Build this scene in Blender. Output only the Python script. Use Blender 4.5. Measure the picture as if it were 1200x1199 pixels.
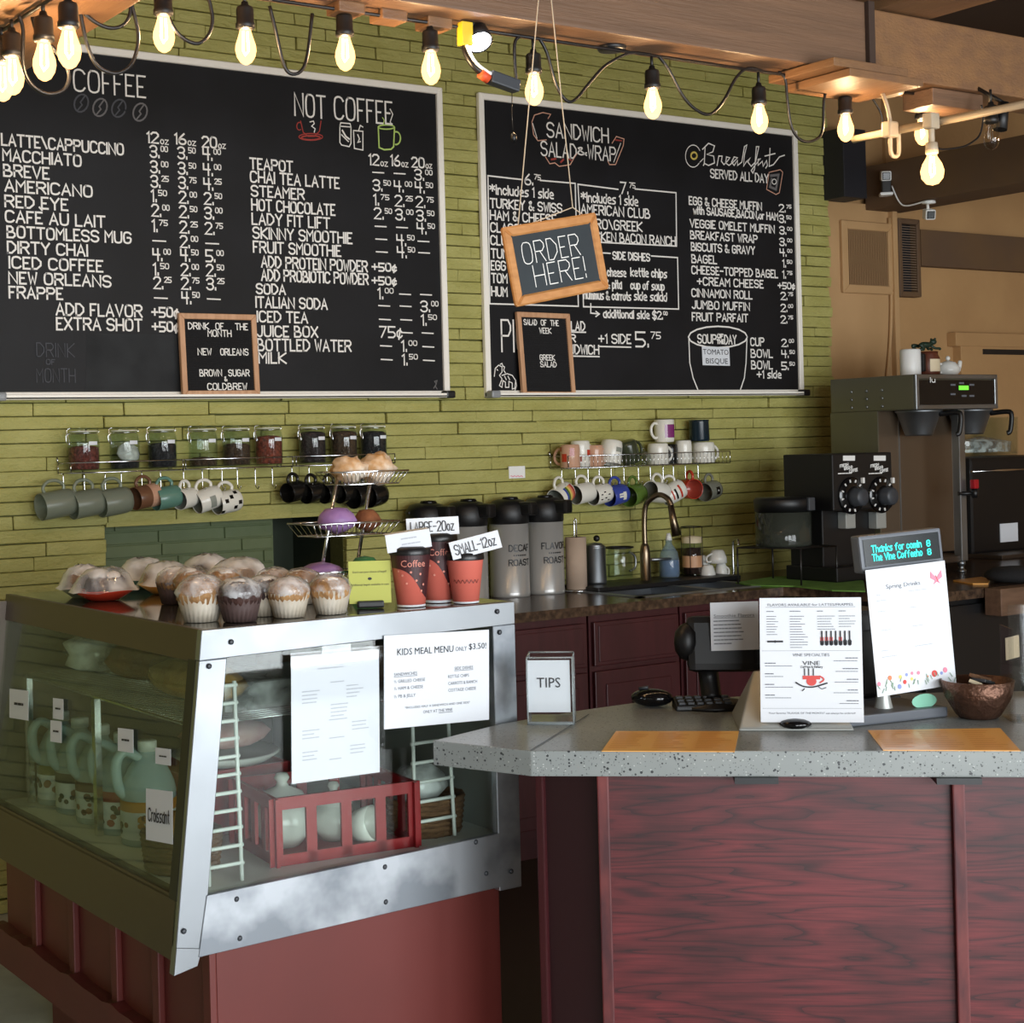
import bpy, bmesh, math, random
from mathutils import Vector, Matrix, Euler
random.seed(7)
for o in list(bpy.data.objects): bpy.data.objects.remove(o)
SC = bpy.context.scene
COL = SC.collection
PI = math.pi
# ------------------------------------------------------------------ camera
CAMP = Vector((-1.8214, -5.2734, 1.5357)); YAW = .5733; ROLL = -.0262; FPX = 1881.26
PPX = 600 - 135.18; PPY = 599.5 - 74.77
FW = Vector((math.sin(YAW), math.cos(YAW), 0)); _r = Vector((math.cos(YAW), -math.sin(YAW), 0)); _u = Vector((0, 0, 1))
RT = math.cos(ROLL) * _r + math.sin(ROLL) * _u
UP = -math.sin(ROLL) * _r + math.cos(ROLL) * _u
cam = bpy.data.cameras.new('camera'); camo = bpy.data.objects.new('camera', cam); COL.objects.link(camo)
cam.sensor_fit = 'HORIZONTAL'; cam.sensor_width = 36; cam.lens = FPX / 1200 * 36
cam.shift_x = 135.18 / 1200; cam.shift_y = -74.77 / 1200; cam.clip_start = .05; cam.clip_end = 100
m = Matrix.Identity(4)
for i in range(3): m[i][0] = RT[i]; m[i][1] = UP[i]; m[i][2] = -FW[i]; m[i][3] = CAMP[i]
camo.matrix_world = m
SC.camera = camo
# ------------------------------------------------------------------ world, daylight, exposure
SC.view_settings.view_transform = 'Standard'; SC.view_settings.look = 'None'
SC.view_settings.exposure = 0.0; SC.view_settings.gamma = 1.0; SC.view_settings.use_curve_mapping = False
wd = bpy.data.worlds.new('world'); SC.world = wd; wd.use_nodes = True
wd.node_tree.nodes['Background'].inputs[0].default_value = (.80, .90, 1.0, 1); wd.node_tree.nodes['Background'].inputs[1].default_value = 1.0
def area(name, loc, size, power, col, rot):
    l = bpy.data.lights.new(name, 'AREA'); l.shape = 'RECTANGLE'; l.size = size[0]; l.size_y = size[1]; l.energy = power; l.color = col
    o = bpy.data.objects.new(name, l); COL.objects.link(o); o.location = loc; o.rotation_euler = rot; return o
FY = -8.2
WINS = ((-2.3, 2.1, 150), (.15, 2.1, 185), (2.6, 2.1, 150))      # shop windows in the wall behind the camera: centre x, width, power
for wx, ww, wp in WINS:
    area('window_daylight', (wx, FY + .07, 1.4), (ww - .1, 2.4), wp, (.93, .97, 1.0), (math.radians(90), 0, 0))
# ------------------------------------------------------------------ helpers
def ray(px, py): return FW + RT * ((px - PPX) / FPX) + UP * ((PPY - py) / FPX)
def WX(px, py, v): d = ray(px, py); return CAMP + d * ((v - CAMP.x) / d.x)
def WY(px, py, v): d = ray(px, py); return CAMP + d * ((v - CAMP.y) / d.y)
def WZ(px, py, v): d = ray(px, py); return CAMP + d * ((v - CAMP.z) / d.z)
def WP(px, py, p, n):
    d = ray(px, py); return CAMP + d * ((Vector(p) - CAMP).dot(Vector(n)) / d.dot(Vector(n)))
def lin(c):
    if isinstance(c, str):
        c = [int(c[i:i + 2], 16) / 255 for i in (0, 2, 4)]
    return tuple(x / 12.92 if x <= .04045 else ((x + .055) / 1.055) ** 2.4 for x in c) + (1,)
def mat(name, col, rough=.5, metal=0, col2=None, scale=8, stretch=(1, 1, 1), bump=0, bscale=None, emit=None, estr=0, coat=0, detail=4, lo=.35, hi=.65, spec=None, rvar=0):
    m = bpy.data.materials.new(name); m.use_nodes = True; nt = m.node_tree; b = nt.nodes['Principled BSDF']
    b.inputs['Base Color'].default_value = lin(col); b.inputs['Roughness'].default_value = rough; b.inputs['Metallic'].default_value = metal
    if coat: b.inputs['Coat Weight'].default_value = coat; b.inputs['Coat Roughness'].default_value = .08
    if spec is not None: b.inputs['Specular IOR Level'].default_value = spec
    if emit: b.inputs['Emission Color'].default_value = lin(emit); b.inputs['Emission Strength'].default_value = estr
    if col2 or bump or rvar:
        tc = nt.nodes.new('ShaderNodeTexCoord'); mp = nt.nodes.new('ShaderNodeMapping'); mp.inputs['Scale'].default_value = stretch
        nt.links.new(tc.outputs['Object'], mp.inputs['Vector'])
        n = nt.nodes.new('ShaderNodeTexNoise'); n.inputs['Scale'].default_value = scale; n.inputs['Detail'].default_value = detail
        nt.links.new(mp.outputs[0], n.inputs['Vector'])
        if col2:
            r = nt.nodes.new('ShaderNodeValToRGB'); r.color_ramp.elements[0].position = lo; r.color_ramp.elements[1].position = hi
            r.color_ramp.elements[0].color = lin(col); r.color_ramp.elements[1].color = lin(col2)
            nt.links.new(n.outputs['Fac'], r.inputs[0]); nt.links.new(r.outputs[0], b.inputs['Base Color'])
        if rvar:
            mr = nt.nodes.new('ShaderNodeMapRange'); mr.inputs[3].default_value = rough - rvar; mr.inputs[4].default_value = rough + rvar
            mr.inputs[1].default_value = .3; mr.inputs[2].default_value = .7
            nt.links.new(n.outputs['Fac'], mr.inputs[0]); nt.links.new(mr.outputs[0], b.inputs['Roughness'])
        if bump:
            n2 = nt.nodes.new('ShaderNodeTexNoise'); n2.inputs['Scale'].default_value = bscale or scale * 4; n2.inputs['Detail'].default_value = 5
            nt.links.new(mp.outputs[0], n2.inputs['Vector'])
            bp = nt.nodes.new('ShaderNodeBump'); bp.inputs['Strength'].default_value = bump; bp.inputs['Distance'].default_value = .01
            nt.links.new(n2.outputs['Fac'], bp.inputs['Height']); nt.links.new(bp.outputs[0], b.inputs['Normal'])
    return m
def glass(name, tint, refl=.35, rough=.03, milky=None, mfac=0, mscale=0):
    m = bpy.data.materials.new(name); m.use_nodes = True; nt = m.node_tree; nt.nodes.clear()
    out = nt.nodes.new('ShaderNodeOutputMaterial'); tr = nt.nodes.new('ShaderNodeBsdfTransparent'); tr.inputs[0].default_value = lin(tint)
    gl = nt.nodes.new('ShaderNodeBsdfGlossy'); gl.inputs['Roughness'].default_value = rough
    lw = nt.nodes.new('ShaderNodeLayerWeight'); lw.inputs[0].default_value = .5
    pw = nt.nodes.new('ShaderNodeMath'); pw.operation = 'POWER'; pw.inputs[1].default_value = 3.5; nt.links.new(lw.outputs['Facing'], pw.inputs[0])
    fa = nt.nodes.new('ShaderNodeMath'); fa.operation = 'MULTIPLY_ADD'; fa.inputs[1].default_value = refl * 2.2; fa.inputs[2].default_value = .035; nt.links.new(pw.outputs[0], fa.inputs[0])
    mx = nt.nodes.new('ShaderNodeMixShader'); base = tr
    if milky:
        df = nt.nodes.new('ShaderNodeBsdfDiffuse'); df.inputs[0].default_value = lin(milky); m2 = nt.nodes.new('ShaderNodeMixShader'); m2.inputs[0].default_value = mfac
        if mscale:
            tc = nt.nodes.new('ShaderNodeTexCoord'); n = nt.nodes.new('ShaderNodeTexNoise'); n.inputs['Scale'].default_value = mscale; n.inputs['Detail'].default_value = 3
            nt.links.new(tc.outputs['Object'], n.inputs['Vector'])
            mr = nt.nodes.new('ShaderNodeMapRange'); mr.inputs[1].default_value = .38; mr.inputs[2].default_value = .62; mr.inputs[3].default_value = max(0, mfac - .4); mr.inputs[4].default_value = min(1, mfac + .4)
            nt.links.new(n.outputs['Fac'], mr.inputs[0]); nt.links.new(mr.outputs[0], m2.inputs[0])
        nt.links.new(tr.outputs[0], m2.inputs[1]); nt.links.new(df.outputs[0], m2.inputs[2]); base = m2
    nt.links.new(fa.outputs[0], mx.inputs[0]); nt.links.new(base.outputs[0], mx.inputs[1]); nt.links.new(gl.outputs[0], mx.inputs[2]); nt.links.new(mx.outputs[0], out.inputs[0])
    return m
MW = {}
def tag(o, label=None, cat=None, group=None, kind=None):
    if label: o['label'] = label
    if cat: o['category'] = cat
    if group: o['group'] = group
    if kind: o['kind'] = kind
    return o
def thing(name, label, cat, loc=(0, 0, 0), rz=0, group=None, rot=None):
    o = bpy.data.objects.new(name, None); COL.objects.link(o); o.empty_display_size = .05
    o.location = loc; o.rotation_euler = rot if rot else (0, 0, rz)
    MW[o.name] = Matrix.Translation(loc) @ Euler(o.rotation_euler).to_matrix().to_4x4()
    return tag(o, label, cat, group)
def copy_tree(o, loc, rz=None, label=None, rot=None):
    c = o.copy(); COL.objects.link(c); c.location = loc
    if rot: c.rotation_euler = rot
    elif rz is not None: c.rotation_euler = (0, 0, rz)
    if label: c['label'] = label
    def rec(s, d):
        for ch in s.children:
            k = ch.copy(); COL.objects.link(k); k.parent = d; rec(ch, k)
    rec(o, c)
    return c
def frame(n):                                                       # a right-handed frame whose z is n
    n = Vector(n).normalized(); a = Vector((0, 0, 1)) if abs(n.z) < .9 else Vector((1, 0, 0))
    x = a.cross(n).normalized(); y = n.cross(x); return x, y, n
class MB:
    def __init__(s): s.bm = bmesh.new()
    def f(s, vs, mi=0, smooth=False):
        try: fc = s.bm.faces.new(vs)
        except ValueError: return None
        fc.material_index = mi; fc.smooth = smooth; return fc
    def poly(s, pts, mi=0): s.f([s.bm.verts.new(p) for p in pts], mi); return s
    def hexa(s, v, mi=0, bev=0, seg=2):                             # 8 corners: bottom four then top four
        vs = [s.bm.verts.new(p) for p in v]
        fs = [s.f([vs[i] for i in q], mi) for q in ((3, 2, 1, 0), (4, 5, 6, 7), (0, 1, 5, 4), (1, 2, 6, 5), (2, 3, 7, 6), (3, 0, 4, 7))]
        if bev:
            es = list({e for q in fs for e in q.edges})
            r = bmesh.ops.bevel(s.bm, geom=es, offset=bev, segments=seg, profile=.6, affect='EDGES', clamp_overlap=True)
            for q in r['faces']: q.material_index = mi
        return s
    def box(s, a, b, mi=0, bev=0, seg=2):
        x0, y0, z0 = [min(p, q) for p, q in zip(a, b)]; x1, y1, z1 = [max(p, q) for p, q in zip(a, b)]
        return s.hexa([(x0, y0, z0), (x1, y0, z0), (x1, y1, z0), (x0, y1, z0), (x0, y0, z1), (x1, y0, z1), (x1, y1, z1), (x0, y1, z1)], mi, bev, seg)
    def obox(s, c, u, v, n, su, sv, sn, mi=0, bev=0):               # oriented box centred at c
        c, u, v, n = Vector(c), Vector(u).normalized() * su / 2, Vector(v).normalized() * sv / 2, Vector(n).normalized() * sn / 2
        return s.hexa([c - u - v - n, c + u - v - n, c + u + v - n, c - u + v - n, c - u - v + n, c + u - v + n, c + u + v + n, c - u + v + n], mi, bev)
    def bar(s, p, q, w, h, mi=0, upv=(0, 0, 1), bev=0):
        p, q = Vector(p), Vector(q); d = q - p; upv = Vector(upv)
        if abs(d.normalized().dot(upv)) > .98: upv = Vector((1, 0, 0))
        x = d.cross(upv).normalized(); y = x.cross(d).normalized()
        return s.obox((p + q) / 2, x, y, d, w, h, d.length, mi, bev)
    def tube(s, pts, r, seg=8, mi=0, closed=False, cap=True):
        pts = [Vector(p) for p in pts]; n = len(pts); rings = []; px = None
        for i, p in enumerate(pts):
            if closed: d = pts[(i + 1) % n] - pts[i - 1]
            else: d = pts[min(i + 1, n - 1)] - pts[max(i - 1, 0)]
            if d.length < 1e-9: d = Vector((0, 0, 1))
            d.normalize()
            if px is None: x, y, _ = frame(d)
            else:
                x = px - d * px.dot(d)
                if x.length < 1e-6: x = frame(d)[0]
                x.normalize(); y = d.cross(x)
            px = x; rr = r[i] if isinstance(r, (list, tuple)) else r
            rings.append([s.bm.verts.new(p + (x * math.cos(2 * PI * k / seg) + y * math.sin(2 * PI * k / seg)) * rr) for k in range(seg)])
        for i in range(n if closed else n - 1):
            A, B = rings[i], rings[(i + 1) % n]
            for k in range(seg): s.f([A[k], A[(k + 1) % seg], B[(k + 1) % seg], B[k]], mi, True)
        if cap and not closed: s.f(rings[0][::-1], mi); s.f(rings[-1], mi)
        return s
    def lathe(s, prof, seg=24, M=None, mi=0, smooth=True, sx=1, sy=1, flute=0, nfl=0):
        rings = []
        for r, z in prof:
            if r < 1e-6: rings.append([s.bm.verts.new((M @ Vector((0, 0, z))) if M else (0, 0, z))])
            else:
                ring = []
                for k in range(seg):
                    a = 2 * PI * k / seg; rr = r * (1 + flute * ((k % 2) * 2 - 1)); p = Vector((rr * math.cos(a) * sx, rr * math.sin(a) * sy, z))
                    ring.append(s.bm.verts.new(M @ p if M else p))
                rings.append(ring)
        for A, B in zip(rings, rings[1:]):
            if len(A) == 1 and len(B) == 1: continue
            for k in range(seg):
                j = (k + 1) % seg
                if len(A) == 1: s.f([A[0], B[k], B[j]], mi, smooth)
                elif len(B) == 1: s.f([A[k], A[j], B[0]], mi, smooth)
                else: s.f([A[k], A[j], B[j], B[k]], mi, smooth)
        return s
    def prism(s, poly, z0, z1, mi=0, bev=0):
        a = sum(p[0] * q[1] - q[0] * p[1] for p, q in zip(poly, poly[1:] + poly[:1]))
        if a < 0: poly = poly[::-1]
        lo = [s.bm.verts.new((p[0], p[1], z0)) for p in poly]; hi = [s.bm.verts.new((p[0], p[1], z1)) for p in poly]
        fs = [s.f(lo[::-1], mi), s.f(hi, mi)]
        for i in range(len(poly)):
            j = (i + 1) % len(poly); fs.append(s.f([lo[i], lo[j], hi[j], hi[i]], mi))
        if bev: bmesh.ops.bevel(s.bm, geom=list({e for q in fs for e in q.edges}), offset=bev, segments=2, profile=.6, affect='EDGES', clamp_overlap=True)
        return s
    def blob(s, c, r, sub=2, amp=.0, mi=0, freq=9, seed=0):         # a lumpy ellipsoid
        c = Vector(c); r = Vector(r) if not isinstance(r, (int, float)) else Vector((r, r, r))
        g = bmesh.ops.create_icosphere(s.bm, subdivisions=sub, radius=1)
        rnd = random.Random(seed); ph = [rnd.random() * 6 for _ in range(6)]
        for v in g['verts']:
            p = v.co.copy(); k = 1 + amp * (math.sin(freq * p.x + ph[0]) * math.sin(freq * p.y + ph[1]) + math.sin(freq * p.z + ph[2]) * math.sin(freq * .7 * p.x + ph[3])) / 1.5
            v.co = c + Vector((p.x * r.x, p.y * r.y, p.z * r.z)) * k
        for v in g['verts']:
            for q in v.link_faces: q.material_index = mi; q.smooth = True
        return s
    def transform(s, M): bmesh.ops.transform(s.bm, matrix=M, verts=s.bm.verts); return s
    def build(s, name, mats, parent=None, world=False, normals=True):
        me = bpy.data.meshes.new(name)
        if normals: bmesh.ops.recalc_face_normals(s.bm, faces=s.bm.faces)
        if world and parent: s.transform(MW[parent.name].inverted())
        s.bm.to_mesh(me); s.bm.free()
        for k in (mats if isinstance(mats, (list, tuple)) else [mats]): me.materials.append(k)
        o = bpy.data.objects.new(name, me); COL.objects.link(o)
        if parent: o.parent = parent
        return o
# ---- single-stroke hand lettering: digit pairs are x (0-4) and y (0-9, baseline 2, capitals to 8)
GL = {'A': '02 28 42|14 34', 'B': '02 08 28 37 36 25 05|25 35 44 43 32 02', 'C': '47 38 18 07 03 12 32 43', 'D': '02 08 28 46 44 22 02', 'E': '38 08 02 32|05 25',
 'F': '38 08 02|05 25', 'G': '47 38 18 07 03 12 32 43 45 25', 'H': '02 08|42 48|05 45', 'I': '02 08', 'J': '38 33 22 12 03', 'K': '02 08|48 05 42', 'L': '08 02 32',
 'M': '02 08 25 48 42', 'N': '02 08 42 48', 'O': '18 07 03 12 32 43 47 38 18', 'P': '02 08 38 47 46 35 05', 'Q': '18 07 03 12 32 43 47 38 18|24 42', 'R': '02 08 38 47 46 35 05|25 42',
 'S': '47 38 18 07 06 15 35 44 43 32 12 03', 'T': '08 48|28 22', 'U': '08 03 12 32 43 48', 'V': '08 22 48', 'W': '08 12 26 32 48', 'X': '08 42|48 02', 'Y': '08 25 48|25 22', 'Z': '08 48 02 42',
 '0': '18 07 03 12 32 43 47 38 18', '1': '07 18 12', '2': '07 18 38 47 46 02 42', '3': '07 18 38 47 46 35 15|35 44 43 32 12 03', '4': '08 05 45|38 32', '5': '48 08 05 35 44 43 32 02',
 '6': '38 05 03 12 32 43 44 35 15 04', '7': '08 48 12', '8': '15 06 07 18 38 47 46 35 15 04 03 12 32 43 44 35', '9': '42 47 38 18 07 06 15 45',
 'a': '36 16 05 03 12 32|37 32', 'b': '08 02 22 33 35 26 06', 'c': '35 26 16 05 03 12 22 33', 'd': '38 32 12 03 05 16 36', 'e': '04 34 35 26 16 05 03 12 32', 'f': '38 28 17 12|06 26',
 'g': '36 16 05 04 13 33|36 31 20 00', 'h': '08 02|05 16 26 35 32', 'i': '06 02|07 08', 'j': '16 11 00|17 18', 'k': '08 02|36 04 32', 'l': '08 02', 'm': '06 02|05 16 25 22|25 36 45 42', 'n': '06 02|05 16 26 35 32',
 'o': '16 05 03 12 22 33 35 26 16', 'p': '06 00|06 26 35 33 22 02', 'q': '36 30|36 16 05 03 12 32', 'r': '06 02|05 16 26', 's': '36 16 05 14 24 33 22 02', 't': '18 13 22|06 26', 'u': '06 03 12 22 33|36 32', 'v': '06 22 36',
 'w': '06 12 25 32 46', 'x': '06 32|36 02', 'y': '06 23|36 10 00', 'z': '06 36 02 32', '.': '02 03', ',': '13 01', '+': '05 45|27 23', '-': '05 35', '_': '05 45', '/': '02 38', '\\': '08 32', '&': '42 07 18 28 27 04 03 12 22 44',
 '$': '47 38 18 07 06 15 35 44 43 32 12 03|29 21', '%': '35 26 16 05 03 12 22 33|27 11', '!': '08 04|02 03', ':': '03 04|06 07', '*': '24 28|05 47|07 45', "'": '08 07', '"': '08 07|18 17', '(': '18 06 04 12', ')': '08 16 14 02', '?': '07 18 27 26 14|12 13'}
CURVY = set('OCSGUJQ03689abcdeghnmopqrsu&$tyf')
def soften(p):
    if len(p) < 3: return p
    out = [p[0]]
    for i in range(1, len(p) - 1):
        a, b, c = p[i - 1], p[i], p[i + 1]; out += [(b[0] * .72 + a[0] * .28, b[1] * .72 + a[1] * .28), (b[0] * .72 + c[0] * .28, b[1] * .72 + c[1] * .28)]
    return out + [p[-1]]
def layout(text):
    x = 0; out = []; sup = False
    for ch in text:
        if ch in '^~': sup = False if sup else ch; continue
        if ch == ' ': x += 2.6; continue
        g = GL.get(ch)
        if not g: continue
        st = [[(int(p[0]), int(p[1]) - 2) for p in q.split()] for q in g.split('|')]
        w = max(p[0] for q in st for p in q); k = {'^': .45, '~': .62}.get(sup, 1); dy = 3.4 if sup == '^' else 0
        for q in st:
            if ch in CURVY: q = soften(q)
            out.append(([(x + p[0] * k, dy + p[1] * k) for p in q], .62 if k < 1 else 1))
        x += (w + 1.35) * k
    return out, max(x - 1.35, .5)
_rc = [0]
def ribbon(mb, pts, n, t, mi=0, off=.0015):                         # a flat stroke with mitred joints; each stroke sits a hair above the last
    n = Vector(n).normalized(); _rc[0] += 1; off += (_rc[0] % 9) * .00004; P = []
    for p in pts:
        p = Vector(p) + n * off
        if not P or (p - P[-1]).length > 1e-6: P.append(p)
    if len(P) < 2: return
    D = [(b - a).normalized() for a, b in zip(P, P[1:])]; P[0] = P[0] - D[0] * t * .42; P[-1] = P[-1] + D[-1] * t * .42; L = []
    for i, p in enumerate(P):
        d0, d1 = D[max(i - 1, 0)], D[min(i, len(D) - 1)]; w0, w1 = n.cross(d0), n.cross(d1); w = w0 + w1
        w = w.normalized() * min(1 / max(w.normalized().dot(w0), .3), 1.7) if w.length > 1e-3 else w0
        L.append((mb.bm.verts.new(p - w * t / 2), mb.bm.verts.new(p + w * t / 2)))
    for a, b in zip(L, L[1:]): mb.f([a[0], b[0], b[1], a[1]], mi)
def hand(mb, text, o, u, v, h, width=None, t=None, mi=0, slant=0, n=None, jit=0):
    o, u, v = Vector(o), Vector(u).normalized(), Vector(v).normalized(); n = n or u.cross(v)
    st, w = layout(text); sy = h / 6; sx = width / w if width else sy * .7; t = t or h * .13
    rnd = random.Random(len(text) * 7 + ord(text[0]))
    for q, tk in st:
        j = rnd.uniform(-jit, jit) * h
        ribbon(mb, [o + u * ((x + slant * y) * sx) + v * (y * sy + j) for x, y in q], n, t * tk, mi)
_fc = {}
def font_pts(text):
    if text not in _fc:
        c = bpy.data.curves.new('t', 'FONT'); c.body = text; c.resolution_u = 2; o = bpy.data.objects.new('t', c); COL.objects.link(o)
        dg = bpy.context.evaluated_depsgraph_get(); me = bpy.data.meshes.new_from_object(o.evaluated_get(dg))
        vs = [(v.co.x, v.co.y) for v in me.vertices]; fs = [tuple(p.vertices) for p in me.polygons]
        bpy.data.objects.remove(o); bpy.data.curves.remove(c); bpy.data.meshes.remove(me); _fc[text] = (vs, fs)
    return _fc[text]
def printed(mb, text, o, u, v, h, width=None, mi=0, align='L', off=.0012, wrap=None):
    """Printed type with cap height h; wrap maps (a, b) metres on the surface to a point."""
    vs, fs = font_pts(text)
    if not vs: return 0
    x0 = min(p[0] for p in vs); x1 = max(p[0] for p in vs); sy = h / .73; sx = width / (x1 - x0) if width else sy
    W_ = (x1 - x0) * sx; sh = {'L': 0, 'C': -W_ / 2, 'R': -W_}[align]
    if wrap: pt = lambda p: wrap((p[0] - x0) * sx + sh, p[1] * sy)
    else:
        o, u, v = Vector(o), Vector(u).normalized(), Vector(v).normalized(); n = u.cross(v) * off
        pt = lambda p: o + n + u * ((p[0] - x0) * sx + sh) + v * (p[1] * sy)
    nv = [mb.bm.verts.new(pt(p)) for p in vs]
    for q in fs: mb.f([nv[i] for i in q], mi)
    return W_
def squiggle(mb, o, u, v, width, h, mi=0, seed=0):                  # a line of type too small to read: a row of short dashes
    rnd = random.Random(seed); u, v = Vector(u).normalized(), Vector(v).normalized(); x = 0; n = u.cross(v)
    while x < width:
        w = min(rnd.uniform(.6, 2.2) * h * 1.6, width - x); a = Vector(o) + u * x; ribbon(mb, [a + v * h * .5, a + u * w + v * h * .5], n, h * .7, mi, .0011); x += w + h * .8
class Sheet:                                                        # a sheet of paper seen front-on: origin at top left, a right, b down (0..1)
    def __init__(s, tl, tr, bl):
        s.o = Vector(tl); s.U = Vector(tr) - s.o; s.V = Vector(bl) - s.o; s.u = s.U.normalized(); s.v = -s.V.normalized(); s.n = s.u.cross(s.v); s.w = s.U.length; s.h = s.V.length
    def p(s, a, b, off=0): return s.o + s.U * a + s.V * b + s.n * off
    def slab(s, t=.0008):
        mb = MB(); c = [s.p(0, 1), s.p(1, 1), s.p(1, 0), s.p(0, 0)]; mb.hexa([q - s.n * t for q in c] + c); return mb
    def type(s, mb, text, a, b, h, width=None, mi=0, align='L'): return printed(mb, text, s.p(a, b), s.u, s.v, h * s.h, width * s.w if width else None, mi, align)
    def lines(s, mb, a, b, wid, h, n, step, mi=0, seed=0, right=False):
        r = random.Random(seed)
        for i in range(n):
            w = wid * r.uniform(.55, 1); squiggle(mb, s.p(a - (w if right else 0), b + i * step), s.u, s.v, w * s.w, h * s.h, mi, seed * 31 + i)
    def rule(s, mb, a0, a1, b, t, mi=0): ribbon(mb, [s.p(a0, b), s.p(a1, b)], s.n, t * s.h, mi, .001)
    def disc(s, mb, a, b, r, mi=0, k=10, sy=1): mb.poly([s.p(a, b, .001) + s.u * r * s.h * math.cos(2 * PI * i / k) + s.v * r * s.h * sy * math.sin(2 * PI * i / k) for i in range(k)], mi)
def mitre(mb, s, f, t, back=None, bev=.002):                         # a mitred frame round a sheet: width f, thickness t
    a, b = f / s.w, f / s.h; O = [(0, 1), (1, 1), (1, 0), (0, 0)]; I = [(a, 1 - b), (1 - a, 1 - b), (1 - a, b), (a, b)]; bk = -t / 2 if back is None else back
    for i in range(4):
        j = (i + 1) % 4; q = [O[i], O[j], I[j], I[i]]; mb.hexa([s.p(*k, bk) for k in q] + [s.p(*k, bk + t) for k in q], 0, bev, 1)
    return mb
# ------------------------------------------------------------------ materials
M = {}
M['green'] = mat('green painted brick', '9f9a54', .62, col2='ada864', scale=5, bump=.8, bscale=38, stretch=(1, 1, 2.5))
M['green_shade'] = mat('shaded green paint', '55633f', .6, col2='5d6b46', scale=4, bump=.3, bscale=30)  # wall green in the shaded recess, the shade put into the colour
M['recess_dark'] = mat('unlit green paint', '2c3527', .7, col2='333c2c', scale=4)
M['mortar'] = mat('green mortar', '55572a', .8, bump=.4, bscale=60)
M['tan'] = mat('tan wall paint', 'b08a5c', .7, col2='a88256', scale=3, bump=.15, bscale=40)
M['tan_lt'] = mat('light tan paint', 'b99468', .7, col2='ae8a5e', scale=3)
M['brown'] = mat('brown paint', '5a4431', .7, col2='62492f', scale=4)
M['dark_brown'] = mat('dark brown ceiling', '3d2c22', .8)
M['black_soffit'] = mat('black box', '1c1c22', .6)
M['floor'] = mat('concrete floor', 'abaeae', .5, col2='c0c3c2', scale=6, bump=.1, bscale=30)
M['floor_shade'] = mat('shaded floor', '2e231c', .6)
M['wallcream'] = mat('cream wall', 'a9a293', .8)
M['beam'] = mat('stained timber', '6a503d', .5, col2='785a44', scale=5, stretch=(.4, 3, 6), bump=.25, bscale=25)
M['beam2'] = mat('stained timber across', '75553c', .5, col2='84603f', scale=5, stretch=(3, .4, 6), bump=.25, bscale=25)
M['white_frame'] = mat('white board frame', 'f7f2e8', .4)
M['chalkboard'] = mat('chalkboard', '141416', .55, col2='1b1b1e', scale=3, spec=.25)
M['smudge'] = mat('chalk smudge', '1c1d1f', .85, col2='2c2e30', scale=7, stretch=(1, 1, 1), lo=.3, hi=.7)
M['chalk'] = mat('white chalk ink', 'ece8e2', .8)
M['chalk_grey'] = mat('faint chalk', '6d6a6a', .9)
M['chalk_dim'] = mat('wiped chalk', '4c4d52', .9)
M['chalk_red'] = mat('red chalk', 'a03c34', .85)
M['chalk_green'] = mat('green chalk', 'b4cf70', .85)
M['chalk_pink'] = mat('peach chalk', 'd8a48c', .85)
M['chalk_yellow'] = mat('yellow chalk', 'd8c060', .85)
M['cap_grey'] = mat('grey plastic cap', '8d8f92', .4)
M['cap_black'] = mat('black plastic cap', '18181a', .4)
M['pine'] = mat('pale wood frame', 'd0a17c', .5, col2='bf8f6a', scale=12, stretch=(6, 6, .6))
M['oak'] = mat('honey wood frame', 'c4884e', .5, col2='b3773f', scale=12, stretch=(2, 2, 5))
M['felt'] = mat('black letterboard felt', '121113', .9, bump=.4, bscale=200)
M['slate'] = mat('slate', '242a2e', .7, col2='2b3236', scale=6)
M['white_letter'] = mat('white plastic letters', 'efece6', .5)
M['rail'] = mat('painted rail', 'b5a48c', .45)
M['rope'] = mat('string', 'c9b79e', .8)
M['cable'] = mat('black rubber cable', '161414', .42)
M['socket'] = mat('black lamp socket', '1a1817', .45)
def bulbglass():
    m = bpy.data.materials.new('lit bulb glass'); m.use_nodes = True; nt = m.node_tree; nt.nodes.clear(); out = nt.nodes.new('ShaderNodeOutputMaterial')
    tr = nt.nodes.new('ShaderNodeBsdfTransparent'); em = nt.nodes.new('ShaderNodeEmission'); em.inputs[0].default_value = lin('ffbe74'); em.inputs[1].default_value = 4.2
    mx = nt.nodes.new('ShaderNodeMixShader'); mx.inputs[0].default_value = .62; nt.links.new(tr.outputs[0], mx.inputs[1]); nt.links.new(em.outputs[0], mx.inputs[2]); nt.links.new(mx.outputs[0], out.inputs[0]); return m
M['bulb'] = bulbglass()
M['bulb_off'] = glass('clear bulb glass', 'f3efe8', .3)
M['filament'] = mat('filament', 'fff0d0', .3, emit='ffe9c0', estr=60)
M['led'] = mat('white lamp lens', 'ffffff', .1, emit='f4f8ff', estr=40)
M['white_plastic'] = mat('white plastic', 'e9e9e6', .4)
M['black_plastic'] = mat('black plastic', '0c0c0e', .45)
M['black_gloss'] = mat('gloss black', '0d0d0f', .12)
M['dark_grey'] = mat('dark grey plastic', '3a3d42', .45)
M['mid_grey'] = mat('grey plastic', '62666d', .45)
M['steel'] = mat('brushed steel', '979b9f', .42, 1, scale=5, rvar=.1)
M['steel_smudge'] = mat('scuffed steel sheet', 'b4b8bd', .46, 1, col2='84898f', scale=6, lo=.42, hi=.6, bump=.03, bscale=9)
M['steel_dark'] = mat('bronze toned steel', '6f665e', .48, 1)
M['steel_olive'] = mat('brewer side sheet', '7c7a6a', .4, .8)
M['chrome'] = mat('chrome wire', 'd9dadc', .18, 1)
M['bronze'] = mat('brushed bronze', '8a7a66', .32, 1)
M['wire_black'] = mat('black wire', '1d1b1a', .4)
M['glass'] = glass('clear glass', 'f6faf8', .16)
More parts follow.
